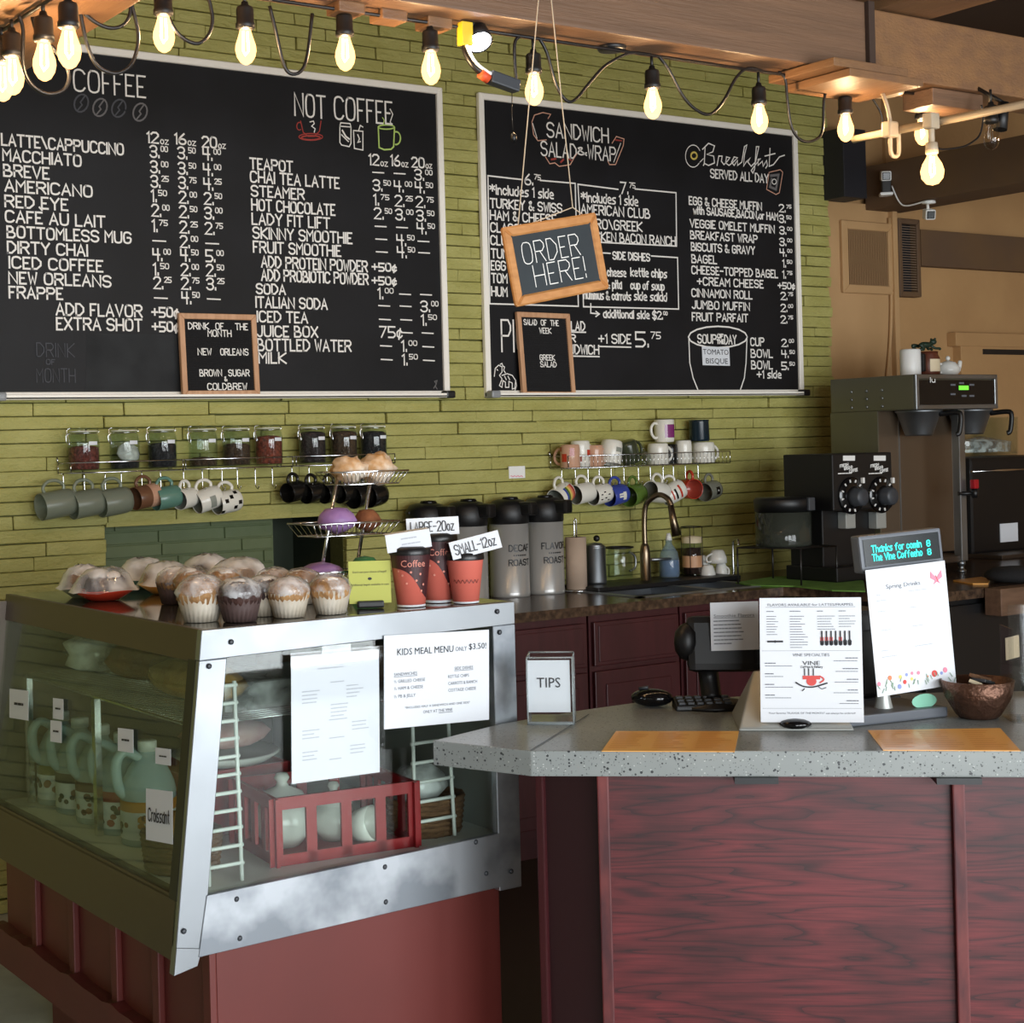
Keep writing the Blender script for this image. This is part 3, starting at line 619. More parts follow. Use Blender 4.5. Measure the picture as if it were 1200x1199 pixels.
# right board
rows_mb = MB()
inked(RB, [('SANDWICH', 641, 160, 712.5, 18), ('SALAD', 634, 182, 675, 17.5), ('&', 677, 181, 687, 9), ('WRAP', 689, 186, 721, 17)], 0, .12)
flush('heading_lettering', RB)
inked(RB, [('6.^75', 615, 216, 632, 13), ('7.^75', 727, 226.5, 743, 14), ('*includes 1 side', 574, 227, 648, 11.5), ('*includes 1 side', 681, 236, 747, 11.5), ('TURKEY & SWISS', 574.5, 243, 658, 11), ('HAM & CHEESE', 574.5, 257, 651, 11), ('CLASSIC', 575, 271.5, 617, 11), ('CLUB', 575, 286.5, 600, 11), ('TUNA', 575.5, 302, 602, 11), ('EGG', 575.5, 316, 592, 11), ('TOM', 576, 331, 594, 11), ('HUM', 576, 346.5, 594, 11),
 ('AMERICAN CLUB', 681, 250, 761, 11.5), ('GYRO\\GREEK', 683, 266.5, 752, 11.5), ('CHICKEN BACON RANCH', 683, 281, 791, 11), ('SIDE DISHES', 718, 303.5, 761, 9), ('cottage cheese', 684, 322, 733, 10), ('kettle chips', 739, 323.5, 781, 10), ('veggies & pita', 684, 336.5, 728, 10), ('cup of soup', 739, 338.5, 778, 10), ('hummus & carrots', 684, 350, 739, 10), ('side salad', 743, 351.5, 781, 10),
 ('additional side $2.^00', 707, 372, 781, 9.5), ('+1 SIDE', 701.5, 402, 739, 11), ('5.^75', 745, 406, 772, 18), ('SALAD', 657, 387, 685, 11), ('OR', 660, 400.5, 674, 9), ('SANDWICH', 652, 414.5, 701.5, 11),
 ('SERVED ALL DAY', 832.5, 208, 900, 10.5), ('EGG & CHEESE MUFFIN', 807.5, 239.5, 892, 9.5), ('with SAUSAGE,BACON,or HAM', 812.5, 250.5, 911, 9), ('VEGGIE OMELET MUFFIN', 808.5, 266, 907, 9.5), ('BREAKFAST WRAP', 809, 279.5, 887, 9.5), ('BISCUITS & GRAVY', 810, 293.5, 884, 9.5), ('BAGEL', 810.5, 307.5, 839.5, 9.5), ('CHEESE-TOPPED BAGEL', 810.5, 320.5, 911, 9.5), ('+CREAM CHEESE', 817, 334, 894, 9.5), ('CINNAMON ROLL', 810.5, 347.5, 881, 9.5), ('JUMBO MUFFIN', 811, 361.5, 878, 9.5), ('FRUIT PARFAIT', 811, 375.5, 876, 9.5),
 ('2.^75', 913, 248, 926, 9), ('3.^50', 913, 260.5, 926, 9), ('3.^00', 913.5, 274, 927, 9), ('3.^00', 913.5, 287.5, 927, 9), ('4.^00', 914, 300, 927, 9), ('1.^50', 917, 313, 927, 9), ('1.^75', 917, 326, 927, 9), ('+50%', 911.5, 338, 931, 7.5), ('2.^75', 915, 351, 928, 9), ('2.^00', 915, 365, 928, 9), ('2.^75', 915, 378.5, 928, 9),
 ('SOUP', 817.5, 402, 839, 10.5), ('OF', 840.5, 396, 847, 4.5), ('THE', 840, 402.5, 848, 4.5), ('DAY', 849, 403, 862.5, 11), ('CUP', 879.5, 405, 895, 9.5), ('BOWL', 880, 418.5, 905, 9.5), ('BOWL', 880.5, 432, 905, 9.5), ('+1 side', 887, 443, 915, 9), ('2.^00', 916, 406, 929, 9), ('4.^50', 916, 419, 930, 9), ('5.^50', 916, 433, 930, 9)], 0, .13)
p = WY(588, 412, YB); hand(rows_mb, 'PICK 2', p, X, Z, (WY(588, 375, YB) - p).z, (WY(650, 412, YB) - p).x, .0075)
flush('food_lettering', RB)
it = []
for pl in ([(611, 210.5), (571.5, 206), (573.8, 356), (677.5, 359), (673.8, 215), (633, 211.5)], [(724, 222), (677, 216), (681.5, 291)], [(744, 221.5), (791.9, 226), (792.6, 288.5), (683, 283)], [(715, 297), (681.5, 295), (683.5, 359.5), (795, 362.3), (793.7, 302), (763, 300)], [(692, 356), (692, 367), (702, 368)], [(698, 365), (702, 368), (698, 371)], [(701, 406), (739, 407)], [(656, 389), (686, 389.5)], [(652, 417), (702, 418)]):
    it.append(('chalk', .006, pl))
it += [('chalk', .007, ell(841, 395, 34.5, 12.5)), ('chalk', .006, [(807, 397), (808, 425), (812, 443), (818, 458)]), ('chalk', .006, [(875, 397), (874, 425), (872, 443), (867, 458)])]
# Breakfast in joined script
scr = [[(826, 172), (825, 192), (824, 194)], [(823, 175), (830, 168), (837, 171), (835, 178), (828, 181), (836, 183), (837, 191), (830, 194), (826, 192)], [(840, 194), (842, 183), (846, 183), (845, 189), (848, 193), (852, 189), (855, 185), (851, 184), (850, 191), (854, 194), (859, 190), (864, 185), (860, 184), (857, 190), (860, 194), (864, 188), (864, 194), (869, 190), (872, 172), (875, 170), (872, 182), (871, 195), (874, 190), (879, 185), (876, 190), (880, 195), (885, 190), (889, 172), (886, 172), (884, 198), (882, 203), (880, 200), (885, 193), (891, 186), (888, 187), (888, 194), (893, 189), (894, 195), (898, 188), (899, 194), (897, 197)], [(902, 174), (901, 195), (906, 193), (913, 184), (919, 182)], [(896, 183), (908, 180)]]
it += [('chalk', .0055, q) for q in scr]
it += [('chalk', .004, ell(812, 183, 9, 13, 40, 330)), ('chalk', .004, [(820, 190), (824, 186)]), ('chalk_yellow', .008, ell(813, 182.5, 3.5, 4)), ('chalk_pink', .004, [(901, 202), (914, 199), (917, 202), (913, 226), (909, 228), (898, 222), (901, 202)]), ('chalk_grey', .012, [(903, 206), (912, 205), (909, 222), (902, 219), (904, 210)]), ('chalk', .004, ell(907, 213, 2.5, 3))]
it += [('chalk_pink', .004, [(642, 139), (645, 134), (636, 132), (626, 135), (623, 143), (625, 158), (630, 165), (640, 164)]), ('chalk', .0035, [(624, 145), (629, 162)]), ('chalk_pink', .004, [(717, 168), (722, 160), (731, 163), (730, 171), (721, 193), (714, 193), (712, 189)]), ('chalk_red', .006, [(721, 164), (728, 165)]), ('chalk', .0035, [(727, 168), (719, 190)]), ('chalk_pink', .004, [(639, 184), (644, 192), (650, 191), (655, 195), (662, 194), (668, 193), (672, 186), (676, 180)]), ('chalk_red', .008, [(646, 187), (651, 186)]), ('chalk_red', .008, [(657, 190), (660, 187)]), ('chalk_red', .006, [(666, 186), (669, 188)])]
# a small pony in the corner
it += [('chalk', .004, q) for q in ([(579, 441), (580, 432), (584, 428), (588, 430), (588, 436), (585, 440), (588, 444), (585, 452)], [(588, 440), (594, 438), (600, 440), (604, 446), (603, 455), (600, 456)], [(585, 452), (588, 454), (589, 446), (592, 448), (592, 454), (596, 454), (596, 447), (600, 449), (600, 456)], [(586, 427), (588, 426), (589, 429), (591, 430), (590, 434), (592, 437)], [(604, 446), (605, 452), (603, 458)], [(595, 441), (597, 445)], [(591, 441), (593, 445)], [(582, 433), (583, 434)])]
k0 = 9; sketch(RB, it[:k0], 'ruled_lines'); sketch(RB, it[k0:k0 + 3], 'soup_bowl_sketch'); k0 += 3; sketch(RB, it[k0:k0 + len(scr)], 'script_heading'); k0 += len(scr)
sketch(RB, it[k0:k0 + 3], 'egg_sketch'); sketch(RB, it[k0 + 3:k0 + 6], 'toast_sketch'); k0 += 6
sketch(RB, it[k0:k0 + 2], 'sandwich_sketch'); sketch(RB, it[k0 + 2:k0 + 5], 'wrap_sketch'); sketch(RB, it[k0 + 5:k0 + 9], 'salad_sketch'); sketch(RB, it[k0 + 9:], 'pony_sketch')
def note(name, label, tl, tr, bl, Yp, rows, group=None, cat='paper note'):
    s = Sheet(WY(*tl, Yp), WY(*tr, Yp), WY(*bl, Yp)); o = s.slab().build(name, M['paper']); tag(o, label, cat, group)
    mb = MB()
    for text, a, b, h, w in rows: s.type(mb, text, a, b, h, w, 0, 'C')
    if rows: mb.build('printing', M['ink_grey'], o, normals=False)
    return o
s = Sheet(WY(822.5, 406, -.016), WY(854.5, 407, -.016), WY(823.5, 428, -.016))
o = tag(s.slab().build('paper_note', M['paper']), 'white slip reading TOMATO BISQUE taped on the food chalkboard', 'note'); mb = MB(); s.type(mb, 'TOMATO', .03, .42, .3, .93); s.type(mb, 'BISQUE', .12, .9, .3, .8); mb.build('printing', M['ink'], o, normals=False)
# ---------------------------------------------------------------- letter boards leaning in the trays
def letterboard(label, bl, br, tr, tl, rows):
    y0, y1 = -.05, -.032
    p = [WY(*bl, y0), WY(*br, y0), WY(*tr, y1), WY(*tl, y1)]; t = thing('letter_board', label, 'letter board', p[0], group='felt letter boards')
    s = Sheet(p[3], p[2], p[0]); fwid = .021; n = s.n
    fa = fwid / s.w; fbv = fwid / s.h; fb = mitre(MB(), s, fwid, .018, -.009)
    fb.build('frame', M['pine'], t, world=True)
    ft = MB(); ft.obox(s.p(.5, .5, -.003), s.u, s.v, n, s.w - fwid, s.h - fwid, .006)
    k = int((s.h - 2 * fwid) / .008)
    for i in range(k): ft.obox(s.p(.5, fbv + (i + .5) * .008 / s.h, .001), s.u, s.v, n, s.w - 2 * fwid, .005, .003)
    ft.build('felt_panel', M['felt'], t, world=True)
    mb = MB()
    for text, a, b, h, w in rows: s2 = s.p(a, b, .004); hand(mb, text, s2, s.u, s.v, h * s.h, w * s.w, .0038)
    mb.build('lettering', M['white_letter'], t, world=True, normals=False)
letterboard('square framed letter board reading DRINK OF THE MONTH in the drinks chalkboard tray', (213.5, 465), (305, 464.5), (299, 369), (208.5, 367), [('DRINK', .115, .19, .075, .26), ('OF', .465, .19, .075, .1), ('THE', .72, .19, .075, .16), ('MONTH', .36, .275, .075, .3), ('NEW', .22, .5, .075, .17), ('ORLEANS', .51, .5, .075, .36), ('BROWN', .23, .755, .075, .28), ('SUGAR', .6, .755, .075, .27), ('&', .545, .815, .05, .03), ('COLDBREW', .32, .92, .075, .51)])
letterboard('tall framed letter board reading SALAD OF THE WEEK in the food chalkboard tray', (612, 465), (673, 464), (666.5, 368), (604.5, 365.5), [('SALAD', .12, .15, .062, .24), ('OF', .44, .15, .062, .1), ('THE', .62, .15, .062, .15), ('WEEK', .4, .245, .062, .22), ('GREEK', .37, .565, .062, .28), ('SALAD', .37, .645, .062, .3)])
# ---------------------------------------------------------------- hanging ORDER HERE slate
def order_sign():
    c = [WY(*q, -2.3) for q in ((587, 267), (697, 249), (711, 338), (604, 360))]
    t = thing('order_sign', 'tilted wood-framed slate reading ORDER HERE! hanging on strings', 'sign', (c[0] + c[2]) / 2)
    s = Sheet(c[0], c[1], c[3]); f = .024
    mb = mitre(MB(), s, f, .014, -.007, .004)
    mb.build('frame', M['oak'], t, world=True)
    MB().obox(s.p(.5, .5), s.u, s.v, s.n, s.w - f * 1.6, s.h - f * 1.6, .006).build('slate', M['slate'], t, world=True)
    mb = MB(); hand(mb, 'ORDER', s.p(.155, .5, .003), s.u, s.v, .05, .6 * s.w, .0022); hand(mb, 'HERE!', s.p(.235, .8, .003), s.u, s.v, .05, .54 * s.w, .0022)
    mb.build('chalk_lettering', M['chalk'], t, world=True, normals=False)
    top = [WY(632.5, -16, -2.3), WY(644.5, -16, -2.3)]
    e = [s.p(.175, .06, -.004), WY(671, 243, -2.3)]
    for a, b in zip(e, top):
        MB().tube([a, b, Vector((b.x, -2.205, 2.72))], .0014, 5).build('string', M['rope'], t, world=True)
    MB().tube([e[1] , s.p(.2, .04, -.008)], .0013, 5).build('string', M['rope'], t, world=True); MB().tube([e[1], s.p(.93, .05, -.008)], .0013, 5).build('string', M['rope'], t, world=True)
order_sign()
# ================================================================== string lights
def bulb_mesh(lit=True):
    prof = [(0, 0), (.012, .0), (.013, -.008), (.0165, -.02), (.0225, -.038), (.0235, -.05), (.0205, -.064), (.013, -.076), (.005, -.081), (0, -.082)]
    return MB().lathe(prof, 16)
def lamp_glow(t, z, power=7.0):                                      # the lamp's own light
    l = bpy.data.lights.new('bulb_light', 'POINT'); l.energy = power; l.color = (1, .66, .34); l.shadow_soft_size = .012
    o = bpy.data.objects.new('bulb_light', l); COL.objects.link(o); o.parent = t; o.location = (0, 0, z)
def pendant(label, p, name='hanging_bulb', lit=True, scale=1.0, group='string light bulbs', stem=None):
    """p is the bulb centre; the socket hangs from the cable above"""
    t = thing(name, label, 'light bulb', (p.x, p.y, p.z + .042 * scale), group=group)
    mb = MB(); mb.lathe([(0, .058), (.007, .058), (.009, .05), (.0175, .046), (.0195, .04), (.0195, .012), (.0215, .01), (.0215, .0), (.016, -.004), (0, -.004)], 14)
    mb.tube([(0, 0, .055), (0, 0, .055 + (stem or .05))], .0042, 6); mb.build('socket', M['socket'], t)
    g = bulb_mesh().build('bulb', M['bulb'] if lit else M['bulb_off'], t)
    if lit:
        f = MB(); f.tube([(-.005, 0, -.008), (-.007, 0, -.05), (0, .003, -.06), (.007, 0, -.05), (.005, 0, -.008)], .0022, 5); f.build('filament', M['filament'], g)
        lamp_glow(t, -.04)
    if not lit:
        f = MB(); f.tube([(-.004, 0, -.01), (-.006, 0, -.05), (0, 0, -.06), (.006, 0, -.05), (.004, 0, -.01)], .0009, 4); f.build('filament', M['steel'], g)
    if scale != 1: t.scale = (scale,) * 3
    return t
CZ = 2.545
main = [(288, 55), (404.5, 63), (505, 80), (626, 105), (765, 122), (890, 140), (991, 150)]
ml = ['lit bulb over the drinks chalkboard, between COFFEE and NOT COFFEE', 'lit bulb right above the word NOT on the drinks chalkboard', 'lit bulb at the top right corner of the drinks chalkboard', 'lit bulb hanging just left of the sign string, above SANDWICH', 'lit bulb above the middle of the food chalkboard', 'lit bulb above the word Breakfast on the food chalkboard', 'lit bulb at the end of the green wall, below the beam joint']
mp = []
for q, l in zip(main, ml):
    p = WY(q[0], q[1], -2.12); mp.append(p); pendant(l, p, stem=CZ - p.z - .1)
left = [((192, 40), 2.435, 'lit bulb nearest the beam corner, above the COFFEE heading'), ((81, 57), 2.33, 'lit bulb left of the COFFEE heading, second from the beam corner'), ((52, 72), 2.33, 'lit bulb under the left beam, beside a loop of cable'), ((15, 89), 2.33, 'lit bulb far left, one of a close pair, the right one'), ((3, 97), 2.33, 'lit bulb cut by the left edge of the photo, lowest of the far left pair')]
lp = []
for q, z, l in left:
    p = WZ(q[0], q[1], z); lp.append(p); pendant(l, p, stem=(2.45 if z < 2.4 else CZ) - p.z - .1)
p_r = WY(1081, 155, -2.08); pendant('lit bulb behind the white rail, under the right beam', p_r, stem=.09)
p_off = WY(1162, 160, -2.3); pendant('unlit clear bulb hanging beyond the white rail at far right', p_off, lit=False, stem=.04)
def sag(a, b, d, n=14):
    a, b = Vector(a), Vector(b); return [a.lerp(b, i / n) - Z * d * (1 - (2 * i / n - 1) ** 2) for i in range(n + 1)]
def cable(name, label, path, r=.0042):
    mb = MB()
    for q in path: mb.tube(q, r, 6)
    return tag(mb.build(name, M['cable']), label, 'cable')
T = lambda p: Vector((p.x, p.y, CZ))
def pxs(pts, Yv): return [WY(x, y, Yv) for x, y in pts]
def smooth(pts, n=5):                                                # Catmull-Rom through the points
    pts = [Vector(p) for p in pts]; out = []
    for i in range(len(pts) - 1):
        p0, p1, p2, p3 = pts[max(i - 1, 0)], pts[i], pts[i + 1], pts[min(i + 2, len(pts) - 1)]
        for k in range(n):
            t = k / n; out.append(.5 * ((2 * p1) + (p2 - p0) * t + (2 * p0 - 5 * p1 + 4 * p2 - p3) * t * t + (3 * p1 - p0 - 3 * p2 + p3) * t ** 3))
    return out + [pts[-1]]
loops = [[(192, 5), (202, 30), (215, 45), (232, 51), (245, 40), (249, 20), (243, -8)], [(86, -6), (92, 8), (110, 25), (130, 33), (146, 28), (153, 12), (150, -6)], [(91, -6), (97, 30), (104, 58), (115, 78), (135, 86), (152, 78), (160, 60), (162, 40), (157, 15), (150, -6)],
         [(22, 18), (27, 35), (27, 75), (36, 98), (55, 110), (74, 106), (81, 92), (78, 78), (62, 56), (45, 42), (38, 20)], [(316, 7), (324, 40), (332, 74), (340, 86), (352, 84), (360, 66), (366, 16)],
         [(610, 42), (603, 52), (605, 92), (609, 100)], [(632, 45), (641, 62), (652, 100), (664, 118), (675, 116), (690, 98), (708, 78), (728, 66), (742, 62), (762, 64)], [(772, 66), (784, 82), (800, 112), (815, 128), (832, 134), (848, 118), (862, 92), (876, 80), (893, 83)],
         [(912, 85), (920, 92), (923, 120), (928, 150), (940, 165), (955, 164), (964, 152), (967, 110), (985, 110), (988, 112)]]
cable('string_light_cable', 'black string light cable looping under the long beam', [smooth(pxs(q, -2.12), 4) for q in loops] + [[Vector((lp[0].x - .25, -2.12, CZ)), Vector((2.2, -2.12, CZ))]])
cable('string_light_cable', 'black string light cable running along the left beam', [[Vector((lp[1].x - .0, -2.6, 2.445)), Vector((lp[4].x, -1.5, 2.445))]])
cable('dangling_cable', 'short dark cable dangling left of the white rail loop', [smooth(pxs([(1016, 107), (1024, 118), (1032, 132), (1034, 143)], -2.1))], .003)
cable('dangling_cable', 'thin dark cable drooping from the unlit bulb behind the rail', [smooth(pxs([(1150, 123), (1152, 140), (1148, 158), (1140, 166), (1128, 172), (1105, 175), (1096, 172)], -2.3))], .003)
# clamp lamp with a white bulb
def clamp_lamp():
    c = WY(562, 50, -2.13); t = thing('clamp_lamp', 'bright white clamp lamp with yellow tape under the long beam', 'lamp', c)
    d = (Vector((-.1, -.55, -.8))).normalized(); x, y, z = frame(d)
    Mx = Matrix(((x.x, y.x, z.x, 0), (x.y, y.y, z.y, 0), (x.z, y.z, z.z, 0), (0, 0, 0, 1)))
    MB().lathe([(0, -.055), (.02, -.055), (.03, -.04), (.034, .0), (.031, .0), (.026, -.01), (0, -.01)], 20, Mx).build('lamp_head', M['black_plastic'], t)
    MB().lathe([(0, .012), (.018, .01), (.028, .0), (.027, -.008), (0, -.008)], 20, Mx).build('lens', M['led'], t)
    a = [WY(546, 40, -2.12) - c, WY(545, 58, -2.13) - c, WY(556, 78, -2.15) - c, WY(575, 92, -2.16) - c, WY(588, 98, -2.16) - c]
    MB().tube(smooth(a), .008, 8).build('cord', M['cable'], t)
    MB().tube(smooth([q + Vector((0, -.008, .007)) for q in a]), .004, 6).build('white_wire', M['white_plastic'], t)
    q = WY(545, 40, -2.13) - c; MB().box(q - Vector((.016, .012, .028)), q + Vector((.016, .012, .028)), 0, .003).build('yellow_tape', M['yellow'], t)
    q0, q1 = WY(563, 86, -2.16) - c, WY(572, 93, -2.16) - c; MB().tube([q0, q1], .012, 10).build('orange_band', M['orange'], t)
    q0, q1 = WY(573, 90, -2.16) - c, WY(606, 102, -2.16) - c; mb = MB(); mb.bar(q0, q1, .03, .03, 0, bev=.004); mb.build('connector', M['dark_grey'], t)
    MB().box((-.02, .0, .02), (.02, .03, 2.56 - c.z), 0, .003).build('mounting_clip', M['black_plastic'], t)
    a = [WY(600, 108, -2.16) - c, WY(600, 135, -2.16) - c, WY(601, 152, -2.16) - c]
    MB().tube(a, .0012, 5).build('pull_wire', M['cable'], t)
    q = WY(602, 161, -2.16) - c; MB().blob(q, (.01, .008, .014), 1).build('pull_knob', M['black_plastic'], t)
clamp_lamp()
# white rail hung from the right beam
def rail():
    a = WZ(1000, 163.5, 2.4); b = WZ(1206, 121, 2.4); t = thing('lamp_rail', 'white rail hanging under the right beam with a lamp socket', 'lamp rail', (a.x, a.y, 2.4))
    MB().tube([a, b + (b - a).normalized() * .5], .011, 10).build('rail', M['rail'], t, world=True)
    d = (b - a).normalized()
    for px, py in ((1043, 152), (1091, 142)):
        c = WZ(px, py, 2.4); mb = MB(); mb.bar(c - d * .016, c + d * .016, .04, .045, 0, bev=.006); mb.build('clip', M['rail'], t, world=True)
    dc = Vector((1.93, -2.135, 2.548))
    MB().lathe([(0, .004), (.055, .004), (.058, -.008), (.05, -.022), (.03, -.028), (0, -.028)], 24, Matrix.Translation(dc)).build('ceiling_plate', M['rail'], t, world=True)
    c = WZ(1043, 152, 2.4)
    MB().tube(smooth([dc + Vector((-.03, -.0, -.02)), Vector((c.x - .0, c.y + .02, 2.5)), Vector((c.x, c.y, 2.43)), Vector((c.x, c.y, 2.34)), Vector((c.x + .018, c.y - .0, 2.325)), Vector((c.x + .035, c.y, 2.34)), Vector((c.x + .035, c.y, 2.40))]), .006, 8).build('loop_wire', M['rail'], t, world=True)
    c = WZ(1091, 142, 2.4); MB().tube([c, c - Z * .07], .009, 8).lathe([(0, 0), (.016, 0), (.018, -.03), (0, -.03)], 14, Matrix.Translation(c - Z * .06)).build('lamp_socket', M['rail'], t, world=True)
    tp = thing('hanging_bulb', 'large lit bulb screwed in the white rail at upper right', 'light bulb', c - Z * .088, group='string light bulbs')
    MB().lathe([(0, 0), (.013, 0), (.014, -.01), (.026, -.03), (.032, -.05), (.029, -.07), (.017, -.085), (0, -.09)], 20).build('bulb', M['bulb'], tp); lamp_glow(tp, -.05); MB().tube([(-.006, 0, -.01), (-.009, 0, -.055), (0, .003, -.066), (.009, 0, -.055), (.006, 0, -.01)], .0026, 5).build('filament', M['filament'], tp)
    w = WY(1160, 163, -2.3)
    tt = thing('spot_lamp', 'small black spot lamp angled beside the unlit bulb', 'lamp', WY(1172, 152, -2.3))
    MB().tube([(0, 0, 0), (.02, .0, .08)], [.02, .016], 12).tube([(.02, 0, .08), (.03, .12, .16)], .006, 6).build('lamp_head', M['black_plastic'], tt)
rail()
# ================================================================== things on the upper right wall
def camera(label, loc, rz, tilt, up):
    t = thing('security_camera', label, 'security camera', loc, rz, 'white security cameras')
    Mx = Matrix.Rotation(tilt, 4, 'X')
    b = MB(); b.box((-.024, -.03, -.024), (.024, .03, .024), 0, .009); b.transform(Mx); b.build('camera_body', M['white_plastic'], t)
    f = MB(); f.box((-.018, -.034, -.018), (.018, -.028, .018), 0, .006); f.transform(Mx); f.build('lens_face', M['black_gloss'], t)
    if up: MB().tube([(0, .01, .02), (0, .02, .05)], .007, 8).lathe([(0, .062), (.03, .062), (.032, .05), (0, .048)], 16).build('mount', M['white_plastic'], t)
    else: MB().box((-.022, -.02, -.085), (.022, .03, -.02), 0, .006).build('stand', M['black_plastic'], t); MB().box((-.03, -.025, -.095), (.03, .04, -.08), 0, .006).build('mount', M['white_plastic'], t)
    return t
ca = WX(1037, 206, 4.315); cb = WX(1077, 249, 4.3)
camera('white security camera on a black stand on the brown beam', (4.32, ca.y, ca.z), -.75, .2, False)
camera('white security camera hanging under the brown beam edge', (4.37, cb.y, 2.563), -.6, .25, True)
tag(MB().tube(smooth([(4.338, ca.y - .02, ca.z - .05), (4.338, ca.y - .06, ca.z - .13), (4.34, (ca.y + cb.y) / 2, 2.615), (4.345, cb.y, 2.622)]), .004, 6).build('camera_wire', M['white_plastic']), 'white wire drooping between the two security cameras', 'cable')
t = thing('access_panel', 'tan framed panel with a corrugated insert on the tan wall', 'wall panel', (4.31, .03, 2.21))
mb = MB(); a, b = WY(983, 258, .03), WY(1046, 346, .03)
mitre(mb, Sheet((a.x, .02, a.z), (b.x, .02, a.z), (a.x, .02, b.z)), .042, .02, -.01, .004)
mb.build('panel_frame', M['tan_lt'], t, world=True)
mb = MB(); n = 24; xa, xb = a.x + .04, b.x - .04
for i in range(n): x = xa + (xb - xa) * i / n; mb.box((x + .001, .018, b.z + .04), (x + (xb - xa) / n * .62, .03, a.z - .04))
mb.build('corrugated_insert', mat('corrugated sheet', '8b6d4c', .6), t, world=True)
t = thing('wall_vent', 'dark brown louvred vent next to the dark wall band', 'vent', (4.64, .05, 2.2))
a, b = Vector((4.552, 0, 2.60)), Vector((4.712, 0, 2.215))
mb = mitre(MB(), Sheet((a.x, .02, a.z), (b.x, .02, a.z), (a.x, .02, b.z)), .026, .05, -.03, .003)
mb.build('vent_frame', M['brown'], t, world=True)
mb = MB()
for i in range(26): z = b.z + .035 + i * .0124; mb.hexa([(a.x + .01, .006, z), (b.x - .028, .006, z), (b.x - .028, .04, z + .004), (a.x + .01, .04, z + .004), (a.x + .01, .006, z + .003), (b.x - .028, .006, z + .003), (b.x - .028, .04, z + .007), (a.x + .01, .04, z + .007)])
mb.build('louvres', mat('vent slats', '7d6a58', .5), t, world=True); MB().box((a.x + .01, .042, b.z + .02), (b.x - .02, .05, a.z - .02)).build('duct_back', M['black_soffit'], t, world=True)
tag(MB().tube(smooth([(4.508, .02, 2.60), (4.507, .02, 2.2), (4.49, .02, 1.98), (4.45, .02, 1.75)]), .009, 6).build('wall_cable', M['tan_lt']), 'tan painted cable running down the corner of the tan wall', 'cable')
# ================================================================== wire racks, jars, mugs
def wire_rack(label, xa, xb, z, hooks, depth=.13, basket=.045):
    t = thing('wire_rack', label, 'wire rack', ((xa + xb) / 2, 0, z), group='wire mug racks on the brick'); mb = MB(); r = .0022
    y0, y1 = -.012, -depth
    for zz in (z, z + basket): mb.tube([(xa, y0, zz), (xb, y0, zz), (xb, y1, zz), (xa, y1, zz)], r, 6, closed=True)
    n = int((xb - xa) / .022)
    for i in range(1, n):
        x = xa + (xb - xa) * i / n; mb.tube([(x, y0, z), (x, y1, z)], .0012, 4)
        if basket > .03 and 'right' in label: mb.tube([(x, y1, z), (x, y1, z + basket)], .0012, 4)
    for x in (xa, xb):
        for y in (y0, y1): mb.tube([(x, y, z), (x, y, z + basket)], r, 5)
        mb.tube([(x, y0, z + basket), (x, -.006, z + basket + .02), (x, 0.0, z + basket + .015)], r, 5)
    mb.build('basket', M['chrome'], t, world=True)
    for hx in hooks:
        y = -depth * .55; MB().tube(smooth([(hx, y, z), (hx, y, z - .055), (hx, y - .004, z - .072), (hx, y - .018, z - .078), (hx, y - .026, z - .066)], 4), .0022, 5).build('hook', M['chrome'], t, world=True)
    return t
RKZ = 1.478
hx = lambda px: WY(px, 560, -.07).x
wire_rack('wire rack at far left carrying three clip-top jars', .19, .605, RKZ, [hx(q) for q in (74, 98.5, 123, 142, 166, 188)], basket=.035)
wire_rack('middle wire rack of the three jar racks', .615, 1.045, RKZ, [hx(q) for q in (215, 237, 260, 278, 299, 319)], basket=.035)
wire_rack('wire rack of dark jars above the black mugs', 1.06, 1.49, RKZ, [hx(q) for q in (342, 362, 383, 402, 420, 438)], basket=.035)
wire_rack('wire rack right of the airpots heaped with upturned mugs', 2.335, 3.245, 1.432, [hx(q) for q in (658, 674, 689, 702, 716, 731, 748, 762, 777, 789, 803, 818)], basket=.05)
